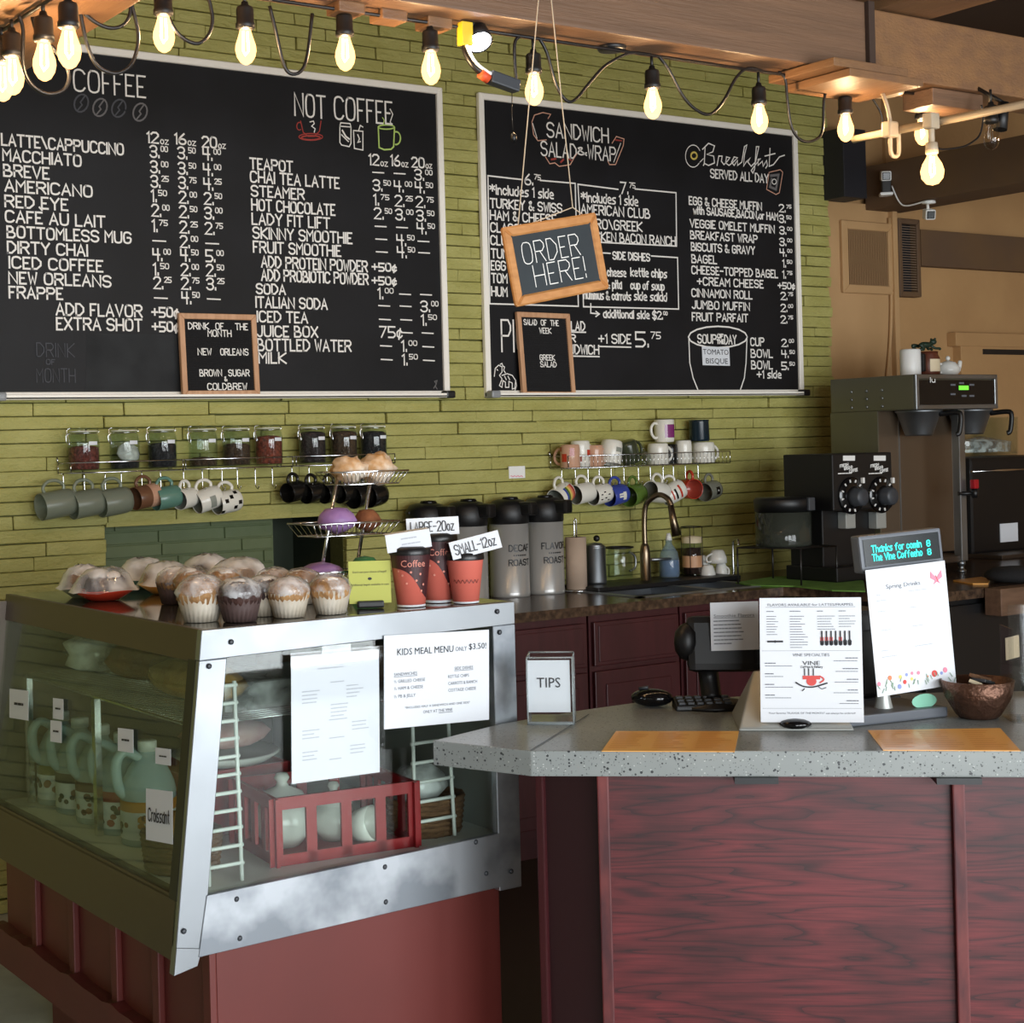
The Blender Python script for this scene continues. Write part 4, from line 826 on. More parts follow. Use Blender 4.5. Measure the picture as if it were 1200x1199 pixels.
def jar(label, px, fill, contents, wmul=1.0, packet=False):
    x = WY(px, 525, -.075).x; t = thing('glass_jar', label, 'jar', (x, -.075, RKZ + .004), group='clip-top glass jars'); R = .052 * wmul; h = .155
    mb = MB(); mb.lathe([(0, .001), (R * .9, .001), (R, .008), (R, h * .68), (R * .93, h * .8), (R * .84, h * .85), (R * .86, h * .88), (R * .80, h * .88), (R * .80, h * .85), (R * .88, h * .78), (R * .95, h * .67), (R * .95, .01), (0, .006)], 28)
    mb.build('jar_body', M['glass'], t)
    MB().lathe([(0, h * .93), (R * .5, h * .97), (R * .8, h * .97), (R * .9, h * .93), (R * .88, h * .895), (0, h * .895)], 28).build('lid', M['glass'], t)
    MB().lathe([(R * .87, h * .88), (R * .9, h * .885), (R * .87, h * .895), (R * .84, h * .89)], 28).build('seal_ring', M['white_frame'], t)
    mb = MB(); mb.tube([(R * .88 * math.cos(a), R * .88 * math.sin(a), h * .845) for a in [2 * PI * i / 20 for i in range(20)]], .0015, 5, closed=True)
    mb.tube(smooth([(-R * .9, 0, h * .84), (-R * 1.13, 0, h * .8), (-R * 1.12, 0, h * .66), (-R * .98, -.008, h * .6), (-R * 1.1, 0, h * .9), (-R * .8, 0, h * .965)], 4), .0016, 5); mb.tube([(R * .9, 0, h * .84), (R * 1.06, 0, h * .88), (R * .9, 0, h * .95)], .0016, 5)
    mb.build('wire_clip', M['chrome'], t)
    if fill:
        mb = MB(); mb.lathe([(0, .008), (R * .92, .008), (R * .94, .02), (R * .94, h * fill), (R * .7, h * fill + .006), (0, h * fill + .009)], 20); mb.build('tea_leaves', M[contents], t)
    if packet: MB().blob((.008, -.01, h * .38), (R * .75, R * .6, h * .25), 2, .12, seed=4).build('white_packet', M['wrap'], t)
    mb = MB(); a0 = -PI / 2 - .05
    for k in range(4): a, b = a0 + k * .16, a0 + (k + 1) * .16; mb.poly([((R + .0008) * math.cos(a), (R + .0008) * math.sin(a), h * .58), ((R + .0008) * math.cos(b), (R + .0008) * math.sin(b), h * .58), ((R + .0008) * math.cos(b), (R + .0008) * math.sin(b), h * .66), ((R + .0008) * math.cos(a), (R + .0008) * math.sin(a), h * .66)])
    mb.build('jar_label', M['paper'], t)
for n_, c_, s_ in (('tea_red', '4e2420', 90), ('tea_black', '17151a', 80), ('tea_brown', '33241a', 110), ('tea_rust', '5a2a20', 90), ('tea_plum', '231a1c', 90)): M[n_] = mat(n_.replace('_', ' '), c_, .85, col2=tuple(min(1, int(c_[i:i + 2], 16) / 255 * 1.7) for i in (0, 2, 4)), scale=s_, bump=.8, bscale=140)
for a in (('jar of reddish tea, leftmost on the racks', 98, .52, 'tea_red', 1.05), ('jar with a white packet over black tea, second from the left end', 146, .18, 'tea_black', 1, True), ('jar half full of black tea, third from the left end', 190, .55, 'tea_black', 1), ('nearly empty jar with a thin brown layer at the start of the middle rack', 238, .2, 'tea_brown', 1), ('jar of dark leaf tea in the middle of the middle rack', 277, .5, 'tea_brown', 1), ('jar of rust coloured tea at the end of the middle rack', 315, .66, 'tea_rust', 1), ('jar full of plum black tea, first on the third rack', 366, .74, 'tea_plum', 1), ('jar full of dark brown tea between two darker jars', 403, .74, 'tea_brown', 1), ('jar of blackest tea at the right end of the third rack', 438, .72, 'tea_black', 1)): jar(*a)
for i, (n_, c_) in enumerate((('mug_white', 'e0ddd2'), ('mug_brown', '6f4d38'), ('mug_pink', 'c59a80'), ('mug_teal', '5f8678'), ('mug_black', '161513'), ('mug_green', '55702f'), ('mug_olive', '373c2a'), ('mug_red', 'bb3a26'), ('mug_navy', '14242e'), ('mug_grey', '77786c'), ('mug_grey2', '8d9188'), ('mug_blue', '3b4a9c'), ('mug_purple', '7e2e6c'), ('mug_terracotta', 'a44436'))): M[n_] = mat(n_.replace('_', ' '), c_, .22)
def mug(label, px, py, m, Yv=-.075, rot=None, rz=0, R=.041, h=.095, inv=False, deco=None, inner=None, z=None, group='mugs hanging from the racks', handle=True, mat_handle=None):
    p = WY(px, py, Yv)
    if z is not None: p.z = z
    t = thing('mug', label, 'mug', p, group=group, rot=rot if rot else (PI if inv else 0, 0, rz))
    prof = [(0, 0), (R * .86, 0), (R * .95, .004), (R, .02), (R, h - .002), (R * .97, h), (R * .93, h - .003)]
    mb = MB(); mb.lathe(prof, 24).lathe([(R * .93, h - .003), (R * .92, .012), (0, .008)], 24, None, 1)
    zs = -h / 2 if (rot or inv) else 0
    mb.transform(Matrix.Translation((0, 0, zs if rot else (-h if inv else 0)))); off = zs if rot else (-h if inv else 0)
    mb.build('mug_body', [M[m], M[inner or m]], t)
    if handle:
        MB().tube(smooth([(R * .97, 0, h * .82 + off), (R * 1.35, 0, h * .84 + off), (R * 1.72, 0, h * .66 + off), (R * 1.68, 0, h * .38 + off), (R * 1.3, 0, h * .2 + off), (R * .97, 0, h * .22 + off)], 4), .0062, 8).build('handle', M[mat_handle or m], t)
    if deco:
        mb = MB(); mats = []
        for mm, a0, a1, z0, z1 in deco:
            if mm not in mats: mats.append(mm)
            k = max(1, int((a1 - a0) / .25))
            for i in range(k):
                a, b = a0 + (a1 - a0) * i / k, a0 + (a1 - a0) * (i + 1) / k; q = R + .0007
                mb.poly([(q * math.cos(a), q * math.sin(a), z0 * h + off), (q * math.cos(b), q * math.sin(b), z0 * h + off), (q * math.cos(b), q * math.sin(b), z1 * h + off), (q * math.cos(a), q * math.sin(a), z1 * h + off)], mats.index(mm))
        mb.build('decoration', [M[k] for k in mats], t, normals=False)
    return t
def hang(label, px, py, m, yaw=.12, tilt=-1.7, **k): return mug(label, px, py, m, rot=(0, tilt, yaw), **k)
spots = [('mug_black', a, a + .35, z, z + .16) for a, z in ((.5, .2), (1.4, .6), (2.4, .25), (3.2, .65), (4.0, .3), (4.7, .7), (5.4, .2), (1.0, .8), (3.7, .85), (5.0, .45), (4.4, .1))]
hang('frosted grey mug hanging at the far left end of the rack', 66, 591, 'frost', R=.047, h=.12); hang('frosted grey mug hanging between two alike', 101, 590, 'frost', R=.047, h=.11); hang('frosted grey mug next to the brown and pink mug', 134, 588, 'frost', R=.047, h=.11)
hang('brown and pink banded mug hanging beside the frosted mugs', 170, 582, 'mug_brown', yaw=.25, deco=[('mug_pink', 0, 6.2, .02, .45)]); hang('teal mug hanging fifth along the left racks', 195, 583, 'mug_teal', R=.04); hang('plain white mug hanging with its mouth turned left', 218, 584, 'mug_white', yaw=.45, R=.036, h=.08, inner='mug_grey2')
hang('white mug with grey print hanging beside the spotted mug', 243, 585, 'mug_white', yaw=.05, tilt=-1.85, deco=[('mug_grey2', 3.9, 5.0, .35, .6)], inner='mug_grey'); hang('white mug with black spots at the end of the left hooks', 266, 588, 'mug_white', deco=spots, inner='mug_grey', yaw=.15)
for px, py, l in ((345, 576, 'black mug hanging first in the row of six'), (366, 577, 'black mug hanging second in the row of six'), (387, 577, 'black mug third in the row, behind the stand pole'), (405, 577, 'black mug fourth in the row under the snack basket'), (421, 581, 'larger black mug fifth in the row of six'), (439, 580, 'larger black mug last in the row of six')): hang(l, px, py, 'mug_black', R=.038 if px < 410 else .045, h=.08, yaw=.3)
for k_ in ('chalk_yellow', 'orange_print', 'blue_print'): pass
rb = [('chalk_red', 3.6, 5.6, .12, .24), ('orange_print', 3.6, 5.6, .24, .36), ('chalk_yellow', 3.6, 5.6, .36, .48), ('mug_green', 3.6, 5.6, .48, .6), ('mug_blue', 3.6, 5.6, .6, .72)]
hang('white mug with rainbow stripes hanging first on the right rack', 658, 580, 'mug_white', yaw=.3, tilt=-1.95, deco=rb, inner='mug_grey2', R=.044); hang('plain white mug second on the right rack hooks', 683, 578, 'mug_white', R=.042, inner='mug_grey'); hang('white mug with small dark marks third on the right hooks', 703, 579, 'mug_white', R=.042, deco=[('mug_black', a, a + .12, z, z + .12) for a, z in ((4, .3), (4.3, .5), (4.6, .3), (4.9, .55), (4.2, .75), (4.7, .75))], inner='mug_grey')
hang('blue mug with white splash beside the green hanging mug', 722, 580, 'mug_blue', R=.043, deco=[('mug_white', 4.2, 5, .3, .5), ('mug_white', 4.5, 4.9, .5, .75)]); hang('green mug hanging in the middle of the right hooks', 743, 580, 'mug_green', yaw=.3, R=.045); hang('large plain white mug hanging behind the faucet', 770, 577, 'mug_white', tilt=-1.45, yaw=.2, R=.045, h=.105, inner='mug_grey')
hang('white mug with red and black print hanging right of the faucet', 789, 577, 'mug_white', tilt=-2.0, yaw=-.2, R=.044, deco=[('mug_red', 4, 5.4, .3, .4), ('mug_black', 4.1, 5.2, .55, .65), ('mug_red', 4.2, 5.3, .75, .82)], inner='mug_grey'); hang('red mug hanging with its mouth facing the room', 808, 573, 'mug_red', yaw=1.35, tilt=-1.57, R=.044, h=.085, inner='mug_terracotta'); hang('grey mug with a dark badge last on the right hooks', 832, 575, 'mug_grey', yaw=.25, R=.042, deco=[('mug_black', 4.3, 5.1, .3, .6), ('mug_white', 4.55, 4.8, .4, .5)])
G2 = 'mugs stood in the right rack'; RZ = 1.432 + .003
def stand(label, px, m, rz=0, level=0, h=.095, **k): return mug(label, px, 530, m, z=RZ + level, rz=rz, h=h, group=G2, **k)
redp = [('mug_terracotta', 3.8, 4.3, .15, .5), ('mug_red', 4.6, 5.2, .4, .75), ('mug_terracotta', 5.2, 5.7, .1, .3)]
def inv(label, px, m, rz=0, level=0, h=.095, tilt=0, **k):
    p = WY(px, 530, k.pop('Yv', -.075)); p.z = RZ + level; R = k.pop('R', .041)
    t = mug(label, px, 530, m, z=p.z + h / 2, rot=(PI, tilt, rz), h=h, R=R, group=G2, **k); t.location = (p.x, p.y, p.z + h / 2 + (abs(math.sin(tilt)) * R * .75 if tilt else 0)); return t
inv('upturned white mug with faded red marks at the left end of the rack', 668, 'mug_pink', Yv=-.1, deco=redp, rz=2); inv('upturned white mug with a red apple mark', 680, 'mug_white', Yv=-.055, h=.11, deco=[('mug_red', .9, 1.5, .35, .6), ('mug_terracotta', 2.1, 2.5, .6, .8)]); inv('small pink mug stood upside down beside the apple mug', 697, 'mug_pink', R=.036, h=.09)
inv('white mug tipped left with grey print, fourth in the rack', 716, 'mug_white', tilt=.2, h=.1, R=.046, deco=[('mug_grey2', 1.4, 2.1, .3, .5)], rz=.3); inv('dark olive mug leaning right in the rack', 737, 'mug_olive', tilt=-.3, h=.095); mug('clear glass mug lying in the rack', 750, 536, 'glass', rot=(0, -1.3, .4), group=G2, R=.036, h=.085)
inv('white mug stood under the purple-print mug', 771, 'mug_white', R=.045, h=.09); inv('black mug squeezed between white mugs in the rack', 785, 'mug_black', Yv=-.05, R=.034, h=.085); stand('white mug with purple square print on top of another mug', 779, 'mug_white', level=.094, h=.098, rz=PI, R=.043, deco=[('mug_purple', .9, 2.3, .2, .78)])
inv('slim white mug with its handle towards the room', 801, 'mug_white', rz=PI / 2 + .2, R=.036, h=.1); inv('wide white mug with handle on its right, under the navy tumbler', 824, 'mug_white', R=.05, h=.09, rz=0); 
p = WY(820, 530, -.075); tag(MB().lathe([(0, 0), (.042, 0), (.045, .01), (.043, .085), (.045, .095), (0, .095)], 20, Matrix.Translation((p.x, p.y, RZ + .093))).build('tumbler', M['mug_navy']), 'dark navy tumbler on top of a wide white mug', 'tumbler', G2)
o = MB().box((WY(596, 560, -.004).x, -.009, WY(596, 561, -.004).z), (WY(614.5, 547, -.004).x, .0, WY(600, 546.5, -.004).z), 0, .002).build('wall_note', M['white_plastic']); tag(o, 'small white card on the bricks above the airpots', 'card'); s = Sheet(WY(596, 547, -.0095), WY(614.5, 547, -.0095), WY(596, 561, -.0095)); mb = MB(); ribbon(mb, [s.p(a, .8 + .05 * math.sin(a * 30)) for a in [.12 + .076 * i for i in range(11)]], s.n, .003); mb.build('wavy_line', M['pink_print'], o, normals=False)
# ================================================================== back counter and cabinets
CT = .928
def counter_back():
    t = thing('back_counter', 'dark brown laminate worktop along the green wall, turning the corner', 'countertop', (2, -.3, CT))
    poly = [(.35, -.64), (1.83, -.64), (1.83, -.64), (2.95, -.64), (3.05, -.70), (3.07, -.78), (3.07, -1.25), (5.3, -1.25), (5.3, -.01), (.35, -.01)]
    # cut round the two sink bowls
    bx = ((2.36, 2.74), (2.78, 3.02)); by = (-.52, -.16); mb = MB(); zb, zt = CT - .036, CT
    mb.prism([(.35, -.64), (2.36, -.64), (2.36, -.01), (.35, -.01)], zb, zt)
    mb.prism([(3.02, -.64), (3.05, -.70), (3.07, -.78), (3.07, -1.25), (5.3, -1.25), (5.3, -.01), (3.02, -.01)], zb, zt)
    mb.prism([(2.36, -.64), (3.02, -.64), (3.02, -.52), (2.36, -.52)], zb, zt); mb.prism([(2.36, -.16), (3.02, -.16), (3.02, -.01), (2.36, -.01)], zb, zt); mb.prism([(2.74, -.52), (2.78, -.52), (2.78, -.16), (2.74, -.16)], zb, zt)
    mb.build('worktop', M['granite'], t, world=True)
    s = thing('sink', 'stainless double bowl sink set in the brown worktop', 'sink', (2.69, -.34, CT)); 
    for x0, x1 in bx:
        b = MB(); z0 = CT - .17
        b.box((x0, by[0], z0 - .002), (x1, by[1], z0)); 
        for q in (((x0, by[0]), (x0 + .002, by[1])), ((x1 - .002, by[0]), (x1, by[1])), ((x0, by[0]), (x1, by[0] + .002)), ((x0, by[1] - .002), (x1, by[1]))): b.box((q[0][0], q[0][1], z0), (q[1][0], q[1][1], CT))
        b.build('bowl', M['steel'], s, world=True)
    r = MB(); 
    for q in (((2.33, -.55), (3.05, -.52)), ((2.33, -.16), (3.05, -.1)), ((2.33, -.55), (2.36, -.1)), ((3.02, -.55), (3.05, -.1)), ((2.74, -.52), (2.78, -.16))): r.box((q[0][0], q[0][1], CT), (q[1][0], q[1][1], CT + .004))
    r.build('rim', M['steel'], s, world=True)
counter_back()
def cab_door(mb, x0, x1, z0, z1, y, raised=True):
    mb.box((x0, y - .018, z0), (x1, y, z1), 0, .004)
    if raised: mb.box((x0 + .05, y - .024, z0 + .05), (x1 - .05, y - .017, z1 - .05), 0, .006)
def cabinet(label, x0, x1, drawers):
    t = thing('base_cabinet', label, 'cabinet', ((x0 + x1) / 2, -.3, 0), group='maroon base cabinets'); b = CT - .036
    MB().box((x0, -.6, .1), (x1, -.02, b)).box((x0, -.54, 0), (x1, -.02, .1)).build('carcass', M['cab'], t, world=True)
    w = (x1 - x0) / drawers
    for i in range(drawers):
        a, c = x0 + w * i + .012, x0 + w * (i + 1) - .012
        m1 = MB(); cab_door(m1, a, c, b - .195, b - .03, -.6, False); m1.box((a + .02, -.622, b - .18), (c - .02, -.617, b - .045), 0, .003); m1.build('drawer_front', M['cab'], t, world=True)
        m1 = MB(); cab_door(m1, a, c, .13, b - .215, -.6); m1.build('door', M['cab'], t, world=True)
cabinet('maroon base cabinet hidden mostly behind the pastry case', .6, 1.36, 2); cabinet('maroon base cabinet beside the case, under the airpots', 1.37, 2.02, 1); cabinet('maroon cabinet with drawer, behind the tip jar', 2.03, 2.48, 1); cabinet('maroon cabinet with drawer under the sink', 2.49, 3.04, 1)
t = thing('corner_cabinet', 'black cabinet under the corner worktop, right of the register', 'cabinet', (3.9, -.7, 0)); MB().box((3.1, -1.21, 0), (5.2, -.63, CT - .036)).build('carcass', M['black_plastic'], t, world=True)
for i in range(3): MB().box((3.15 + i * .6, -1.232, .1), (3.72 + i * .6, -1.21, CT - .06), 0, .004).build('door', M['black_plastic'], t, world=True)
def airpot(label, px, text=None, Yv=-.1, base=CT):
    x = WY(px, 650, Yv).x; t = thing('airpot', label, 'airpot', (x, Yv, base), .35, group='steel airpots with black lids'); R = .08; H = .295
    MB().lathe([(0, 0), (R * .98, 0), (R, .005), (R, .02), (R * .99, .022), (R * .99, H), (0, H)], 32).build('steel_body', M['steel_pot'], t)
    mb = MB(); mb.lathe([(0, H + .095), (R * .5, H + .095), (R * .8, H + .088), (R * .98, H + .07), (R * 1.03, H + .04), (R * 1.03, H), (R * .98, H - .004), (0, H - .004)], 32); mb.build('lid', M['black_plastic'], t)
    MB().box((-.028, -R - .045, H + .03), (.028, -R * .7, H + .085), 0, .012).build('spout', M['black_plastic'], t)
    MB().lathe([(0, .012), (.03, .010), (.034, 0), (0, 0)], 20, Matrix.Translation((0, -.01, H + .094))).build('pump_button', M['black_gloss'], t)
    mb = MB()
    for a0, a1 in ((.3, 2.84),): mb.tube([((R + .001) * math.cos(a0 + (a1 - a0) * i / 12), (R + .001) * math.sin(a0 + (a1 - a0) * i / 12), H + .06 + .0 * i) for i in range(13)], .005, 6)
    mb.build('carry_handle', M['black_plastic'], t)
    if text:
        mb = MB(); q = R + .0009; w0 = -PI / 2 - .42
        wr = lambda a, b, z=0: Vector((q * math.cos(w0 + a / q), q * math.sin(w0 + a / q), b))
        for s_, zz, hh in text:
            st, w = layout(s_); sc = hh / 6
            for pl, _k in st:
                pp = [( (x - w / 2) * sc, zz + y * sc) for x, y in pl]
                for (x1, y1), (x2, y2) in zip(pp, pp[1:]): P1, P2 = wr(x1, y1), wr(x2, y2); nn = Vector((math.cos(w0 + x1 / q), math.sin(w0 + x1 / q), 0)); ribbon(mb, [P1, P2], nn, .004, 0, .0003)
        for i in range(7): a = (i - 3) * .009; c = wr(a, .168); mb.poly([wr(a + .0035 * math.cos(k), .168 + .0035 * math.sin(k)) for k in (0, 1.05, 2.1, 3.14, 4.2, 5.25)])
        mb.build('lettering', M['cap_black'], t, normals=False)
    return t
airpot('airpot standing left, partly behind the large cup sign', 501); airpot('airpot behind the small cup sign, second from left', 548)
airpot('airpot lettered DECAF ROAST beside the small cup sign', 597, (('DECAF', .185, .024), ('ROAST', .128, .023))); airpot('airpot lettered FLAVOR ROAST, nearest the paper towel roll', 638, (('FLAVOR', .185, .024), ('ROAST', .128, .023)))
def onct(px, Yv): return WY(px, 690, Yv).x
x = onct(676, -.14); t = thing('paper_towel_holder', 'kraft paper towel roll on an upright wire holder', 'paper towel', (x, -.14, CT))
MB().lathe([(0, .0), (.055, .0), (.055, .008), (0, .01)], 24).tube([(-.006, 0, .0), (-.006, 0, .29), (0, 0, .3), (.006, 0, .29), (.006, 0, 0)], .003, 6).build('holder', M['chrome'], t)
MB().lathe([(.018, .011), (.043, .011), (.043, .222), (.018, .222)], 28).build('towel_roll', M['towel'], t)
x = onct(698, -.1); t = thing('coffee_pot', 'small stainless pot with black knob beside the towel roll', 'pot', (x, -.1, CT + .02))
MB().lathe([(0, 0), (.045, 0), (.047, .01), (.045, .15), (.047, .155), (0, .158)], 28).build('pot_body', M['steel'], t); MB().lathe([(0, .155), (.045, .155), (.03, .168), (0, .172)], 24).build('lid', M['steel'], t); MB().blob((.012, -.0, .188), .014, 2).build('knob', M['black_plastic'], t)
tag(MB().box((onct(690, -.2), -.26, CT), (onct(838, -.1), -.02, CT + .02), 0, .005).build('drain_tray', M['black_plastic']), 'low black tray behind the sink holding pots and bottles', 'tray')
x = onct(727, -.1); t = thing('glass_carafe', 'clear glass carafe with steel handle left of the faucet', 'carafe', (x, -.1, CT + .021))
MB().lathe([(0, .001), (.05, .001), (.056, .02), (.055, .09), (.05, .135), (.052, .14), (.047, .135), (.052, .09), (.053, .02), (0, .006)], 24).build('carafe_body', M['glass'], t); MB().lathe([(.05, .138), (.06, .14), (.06, .146), (.048, .146)], 24).build('rim_band', M['black_plastic'], t); MB().tube(smooth([(.053, 0, .12), (.085, 0, .1), (.085, 0, .055), (.055, 0, .04)]), .005, 8).build('handle', M['steel'], t)
# faucet
def faucet():
    b = WY(757, 690, -.13); t = thing('faucet', 'tall brushed gooseneck faucet with pull-down spray head', 'faucet', (b.x, -.13, CT + .004))
    P = lambda px, py, Yv: WY(px, py, Yv) - Vector((b.x, -.13, CT + .004))
    MB().lathe([(0, 0), (.03, 0), (.03, .006), (.022, .012), (.022, .13), (.018, .16), (.013, .17), (0, .17)], 20).build('base', M['bronze'], t)
    a = [Vector((0, 0, .16)), P(755, 610, -.13), P(757, 592, -.14), P(765, 583, -.17), P(774, 580, -.2), P(783, 585, -.24), P(787, 594, -.255)]
    MB().tube(smooth(a, 6), .0115, 12).build('gooseneck', M['bronze'], t)
    MB().tube([P(786, 592, -.255), P(789, 610, -.262), P(793, 628, -.27)], [.0125, .0155, .021], 14).build('spray_head', M['bronze'], t)
    MB().tube([P(763, 656, -.15), P(787, 655, -.15)], [.008, .006], 8).build('lever', M['steel'], t)
faucet()
x = onct(785, -.12); t = thing('soap_bottle', 'clear dish soap bottle filled with blue soap', 'bottle', (x, -.12, CT + .021))
MB().lathe([(0, .001), (.04, .001), (.044, .01), (.044, .07), (.036, .11), (.014, .145), (.014, .16), (0, .16)], 20).build('bottle_body', M['soap_bottle'], t); MB().lathe([(0, .004), (.041, .006), (.0425, .075), (0, .077)], 20).build('soap', M['blue_soap'], t)
MB().lathe([(0, .19), (.008, .19), (.012, .175), (.015, .16), (0, .16)], 14).build('cap', M['white_plastic'], t)
x = onct(812, -.1); t = thing('french_press', 'glass jar with black beans and a tan band right of the soap', 'jar', (x, -.1, CT + .021))
MB().lathe([(0, .001), (.042, .001), (.042, .16), (.04, .16), (.04, .005), (0, .005)], 24).build('jar_body', M['glass'], t); MB().lathe([(0, .005), (.039, .006), (.039, .115), (0, .12)], 20).build('beans', M['choc'], t); MB().lathe([(.0428, .035), (.0428, .085)], 24).build('band', M['pine'], t); MB().lathe([(.043, .14), (.044, .165), (.0, .172)], 24).build('paper_cover', M['cream'], t)
mb = MB()
for a in (.6, 2.2, 3.8, 5.4): mb.tube([(.045 * math.cos(a), .045 * math.sin(a), 0), (.046 * math.cos(a), .046 * math.sin(a), .21)], .0016, 5)
mb.tube([(.046 * math.cos(2 * PI * i / 16), .046 * math.sin(2 * PI * i / 16), .21) for i in range(16)], .0018, 5, closed=True); mb.build('wire_stand', M['wire_black'], t)
def cup(label, px, Yv, z, inv_=False, rz=0, R=.034, h=.06):
    p = WY(px, 660, Yv); t = thing('cream_cup', label, 'cup', (p.x, Yv, z + (h if inv_ else 0)), group='cream cups by the sink', rot=(PI if inv_ else 0, 0, rz))
    MB().lathe([(0, 0), (R * .6, 0), (R * .75, .008), (R, h * .6), (R * 1.02, h), (R * .95, h), (R * .9, h * .6), (0, .008)], 20).build('cup_body', M['porcelain'], t)
    MB().tube(smooth([(R * .9, 0, h * .85), (R * 1.5, 0, h * .85), (R * 1.6, 0, h * .5), (R * .8, 0, h * .25)]), .0045, 8).build('handle', M['porcelain'], t)
cup('small cream cup stood low left, below the stacked cup', 829, -.14, CT + .003, True, 2.5); cup('cream cup upturned as the base of the stack', 845, -.12, CT + .003, True, 0, .028, .062); cup('cream cup balanced upside down on top of the stack', 841, -.12, CT + .066, True, PI, .04, .058); cup('yellowish cup standing at the back with ring handle', 822, -.06, CT + .05, True, 0, .03, .05)
x = onct(860, -.1); tag(MB().lathe([(0, 0), (.012, 0), (.012, .01), (0, .01)], 12).tube(smooth([(0, 0, 0), (0, 0, .13), (-.004, -.01, .16), (-.02, -.05, .165), (-.025, -.06, .14)]), .006, 8).build('water_tap', M['chrome']), 'slim chrome filtered water tap left of the wire stand', 'tap'); bpy.data.objects['water_tap'].location = (x, -.1, CT)
# green mat, wire stand and canister
mb = MB(); q = [WZ(*p, CT + .001) for p in ((862, 684), (905, 677), (960, 675), (1000, 679), (1012, 682), (1014, 694), (975, 693), (930, 688), (880, 687))]; mb.prism([(p.x, p.y) for p in q], CT + .001, CT + .006); tag(mb.build('green_mat', M['mat_green']), 'green cloth mat on the worktop under the wire stand', 'mat')
def wire_stand():
    t = thing('wire_stand', 'black wire stand on the green mat carrying a canister', 'stand', (3.02, -.3, CT)); z = CT + .155
    c = [WZ(864, 642, z), WZ(938, 643, z), WZ(980, 640, z), WZ(905, 637, z)]
    mb = MB(); mb.tube(c, .004, 6, closed=True)
    for i in range(1, 8): mb.tube([c[0].lerp(c[1], i / 8), c[3].lerp(c[2], i / 8)], .002, 5)
    mb.build('rack_top', M['wire_black'], t, world=True)
    for p in c: MB().tube([p, (p.x, p.y, CT + .006)], .004, 6).build('leg', M['wire_black'], t, world=True)
    ce = (c[0] + c[1] + c[2] + c[3]) / 4; t2 = thing('canister', 'clear canister with a black lid on the wire stand', 'canister', (ce.x - .015, ce.y, z + .005)); R = .112
    MB().lathe([(0, 0), (R, 0), (R * 1.02, .01), (R * 1.02, .14), (R * .98, .14), (R * .98, .006), (0, .006)], 32).build('canister_body', M['smoke'], t2)
    MB().lathe([(0, .2), (R * .98, .2), (R * 1.06, .19), (R * 1.03, .142), (0, .142)], 32).build('lid', M['black_plastic'], t2)
    MB().box((R * .2, -R * 1.1, .145), (R * .55, -R * .9, .2), 0, .006).build('spigot', M['dark_grey'], t2)
wire_stand()
# ---------------------------------------------------------------- twin grinder
def grinder():
    GY = -.70
    a = WY(977, 620, GY); b = WY(1047, 620, GY); xl, xr = a.x, b.x; t = thing('coffee_grinder', 'black double coffee grinder with two round dials', 'coffee grinder', ((xl + xr) / 2, GY + .13, CT + .006)); base = CT + .006
    zt = WY(1010, 531, GY).z; zm = WY(1010, 597, GY).z; zl = WY(1010, 620, GY).z
    MB().box((xl, GY, zm), (xr, GY + .27, zt), 0, .006).build('head', M['black_plastic'], t, world=True)
    MB().box((xl + .02, GY + .08, base), (xr - .02, GY + .26, zm + .01), 0, .006).build('body', M['black_plastic'], t, world=True)
    MB().box((xl, GY - .01, base), (xr, GY + .27, base + .06), 0, .006).build('foot', M['black_plastic'], t, world=True)
    for k, (dx, dy) in enumerate(((998, 581), (1033, 580))):
        c = WY(dx, dy, GY - .003); Mx = Matrix.Translation(c) @ Matrix.Rotation(PI / 2, 4, 'X')
        o = MB().lathe([(0, .004), (.075, .004), (.078, 0), (0, 0)], 32, Mx).build('dial_plate', M['black_gloss'], t, world=True)
        mb = MB()
        for i in range(10):
            an = .2 + i * 2 * PI / 12; r0, r1 = (.056, .068); mb.tube([c + Vector((r0 * math.cos(an), -.005, r0 * math.sin(an))), c + Vector((r1 * math.cos(an), -.005, r1 * math.sin(an)))], .004, 5)
        mb.transform(MW[t.name].inverted()).build('dial_marks', M['white_plastic'], o)
        c2 = c + Vector((.012, 0, -.006)); Mx = Matrix.Translation(c2) @ Matrix.Rotation(PI / 2, 4, 'X'); MB().lathe([(0, .055), (.03, .055), (.037, .048), (.037, .02), (.045, .004), (0, .004)], 24, Mx).build('dial_knob', M['dark_grey'], t, world=True)
        px = (995, 1031)[k]
        s = Sheet(WY(px - 7, 534, GY - .0015), WY(px + 7, 534, GY - .0015), WY(px - 7, 540, GY - .0015)); s.slab().build('name_label', M['white_plastic'], t, world=True)
        mb = MB()
        for w_, x0, y0 in (('FRESH', px - 11, 548), ('GROUND', px - 6, 551), ('COFFEE', px + 0, 554)): p = WY(x0, y0, GY - .002); hand(mb, w_, p, Vector((1, 0, .12)), Z, .011, .05, .003)
        squiggle(mb, WY(px - 13, 556, GY - .002), X, Z, .08, .006, 0, k); mb.build('lettering', M['white_plastic'], t, world=True, normals=False)
        p = WY(dx + 12, 563, GY - .003); MB().box((p.x - .006, GY - .015, p.z - .012), (p.x + .006, GY, p.z + .012), 0, .003).build('switch', M['white_plastic'], t, world=True)
        p0, p1 = WY(px - 5, 600, GY + .04), WY(px + 7, 619, GY + .04); MB().box((p0.x, GY + .035, p1.z), (p1.x, GY + .08, p0.z), 0, .004).build('chute', M['silver'], t, world=True)
grinder()
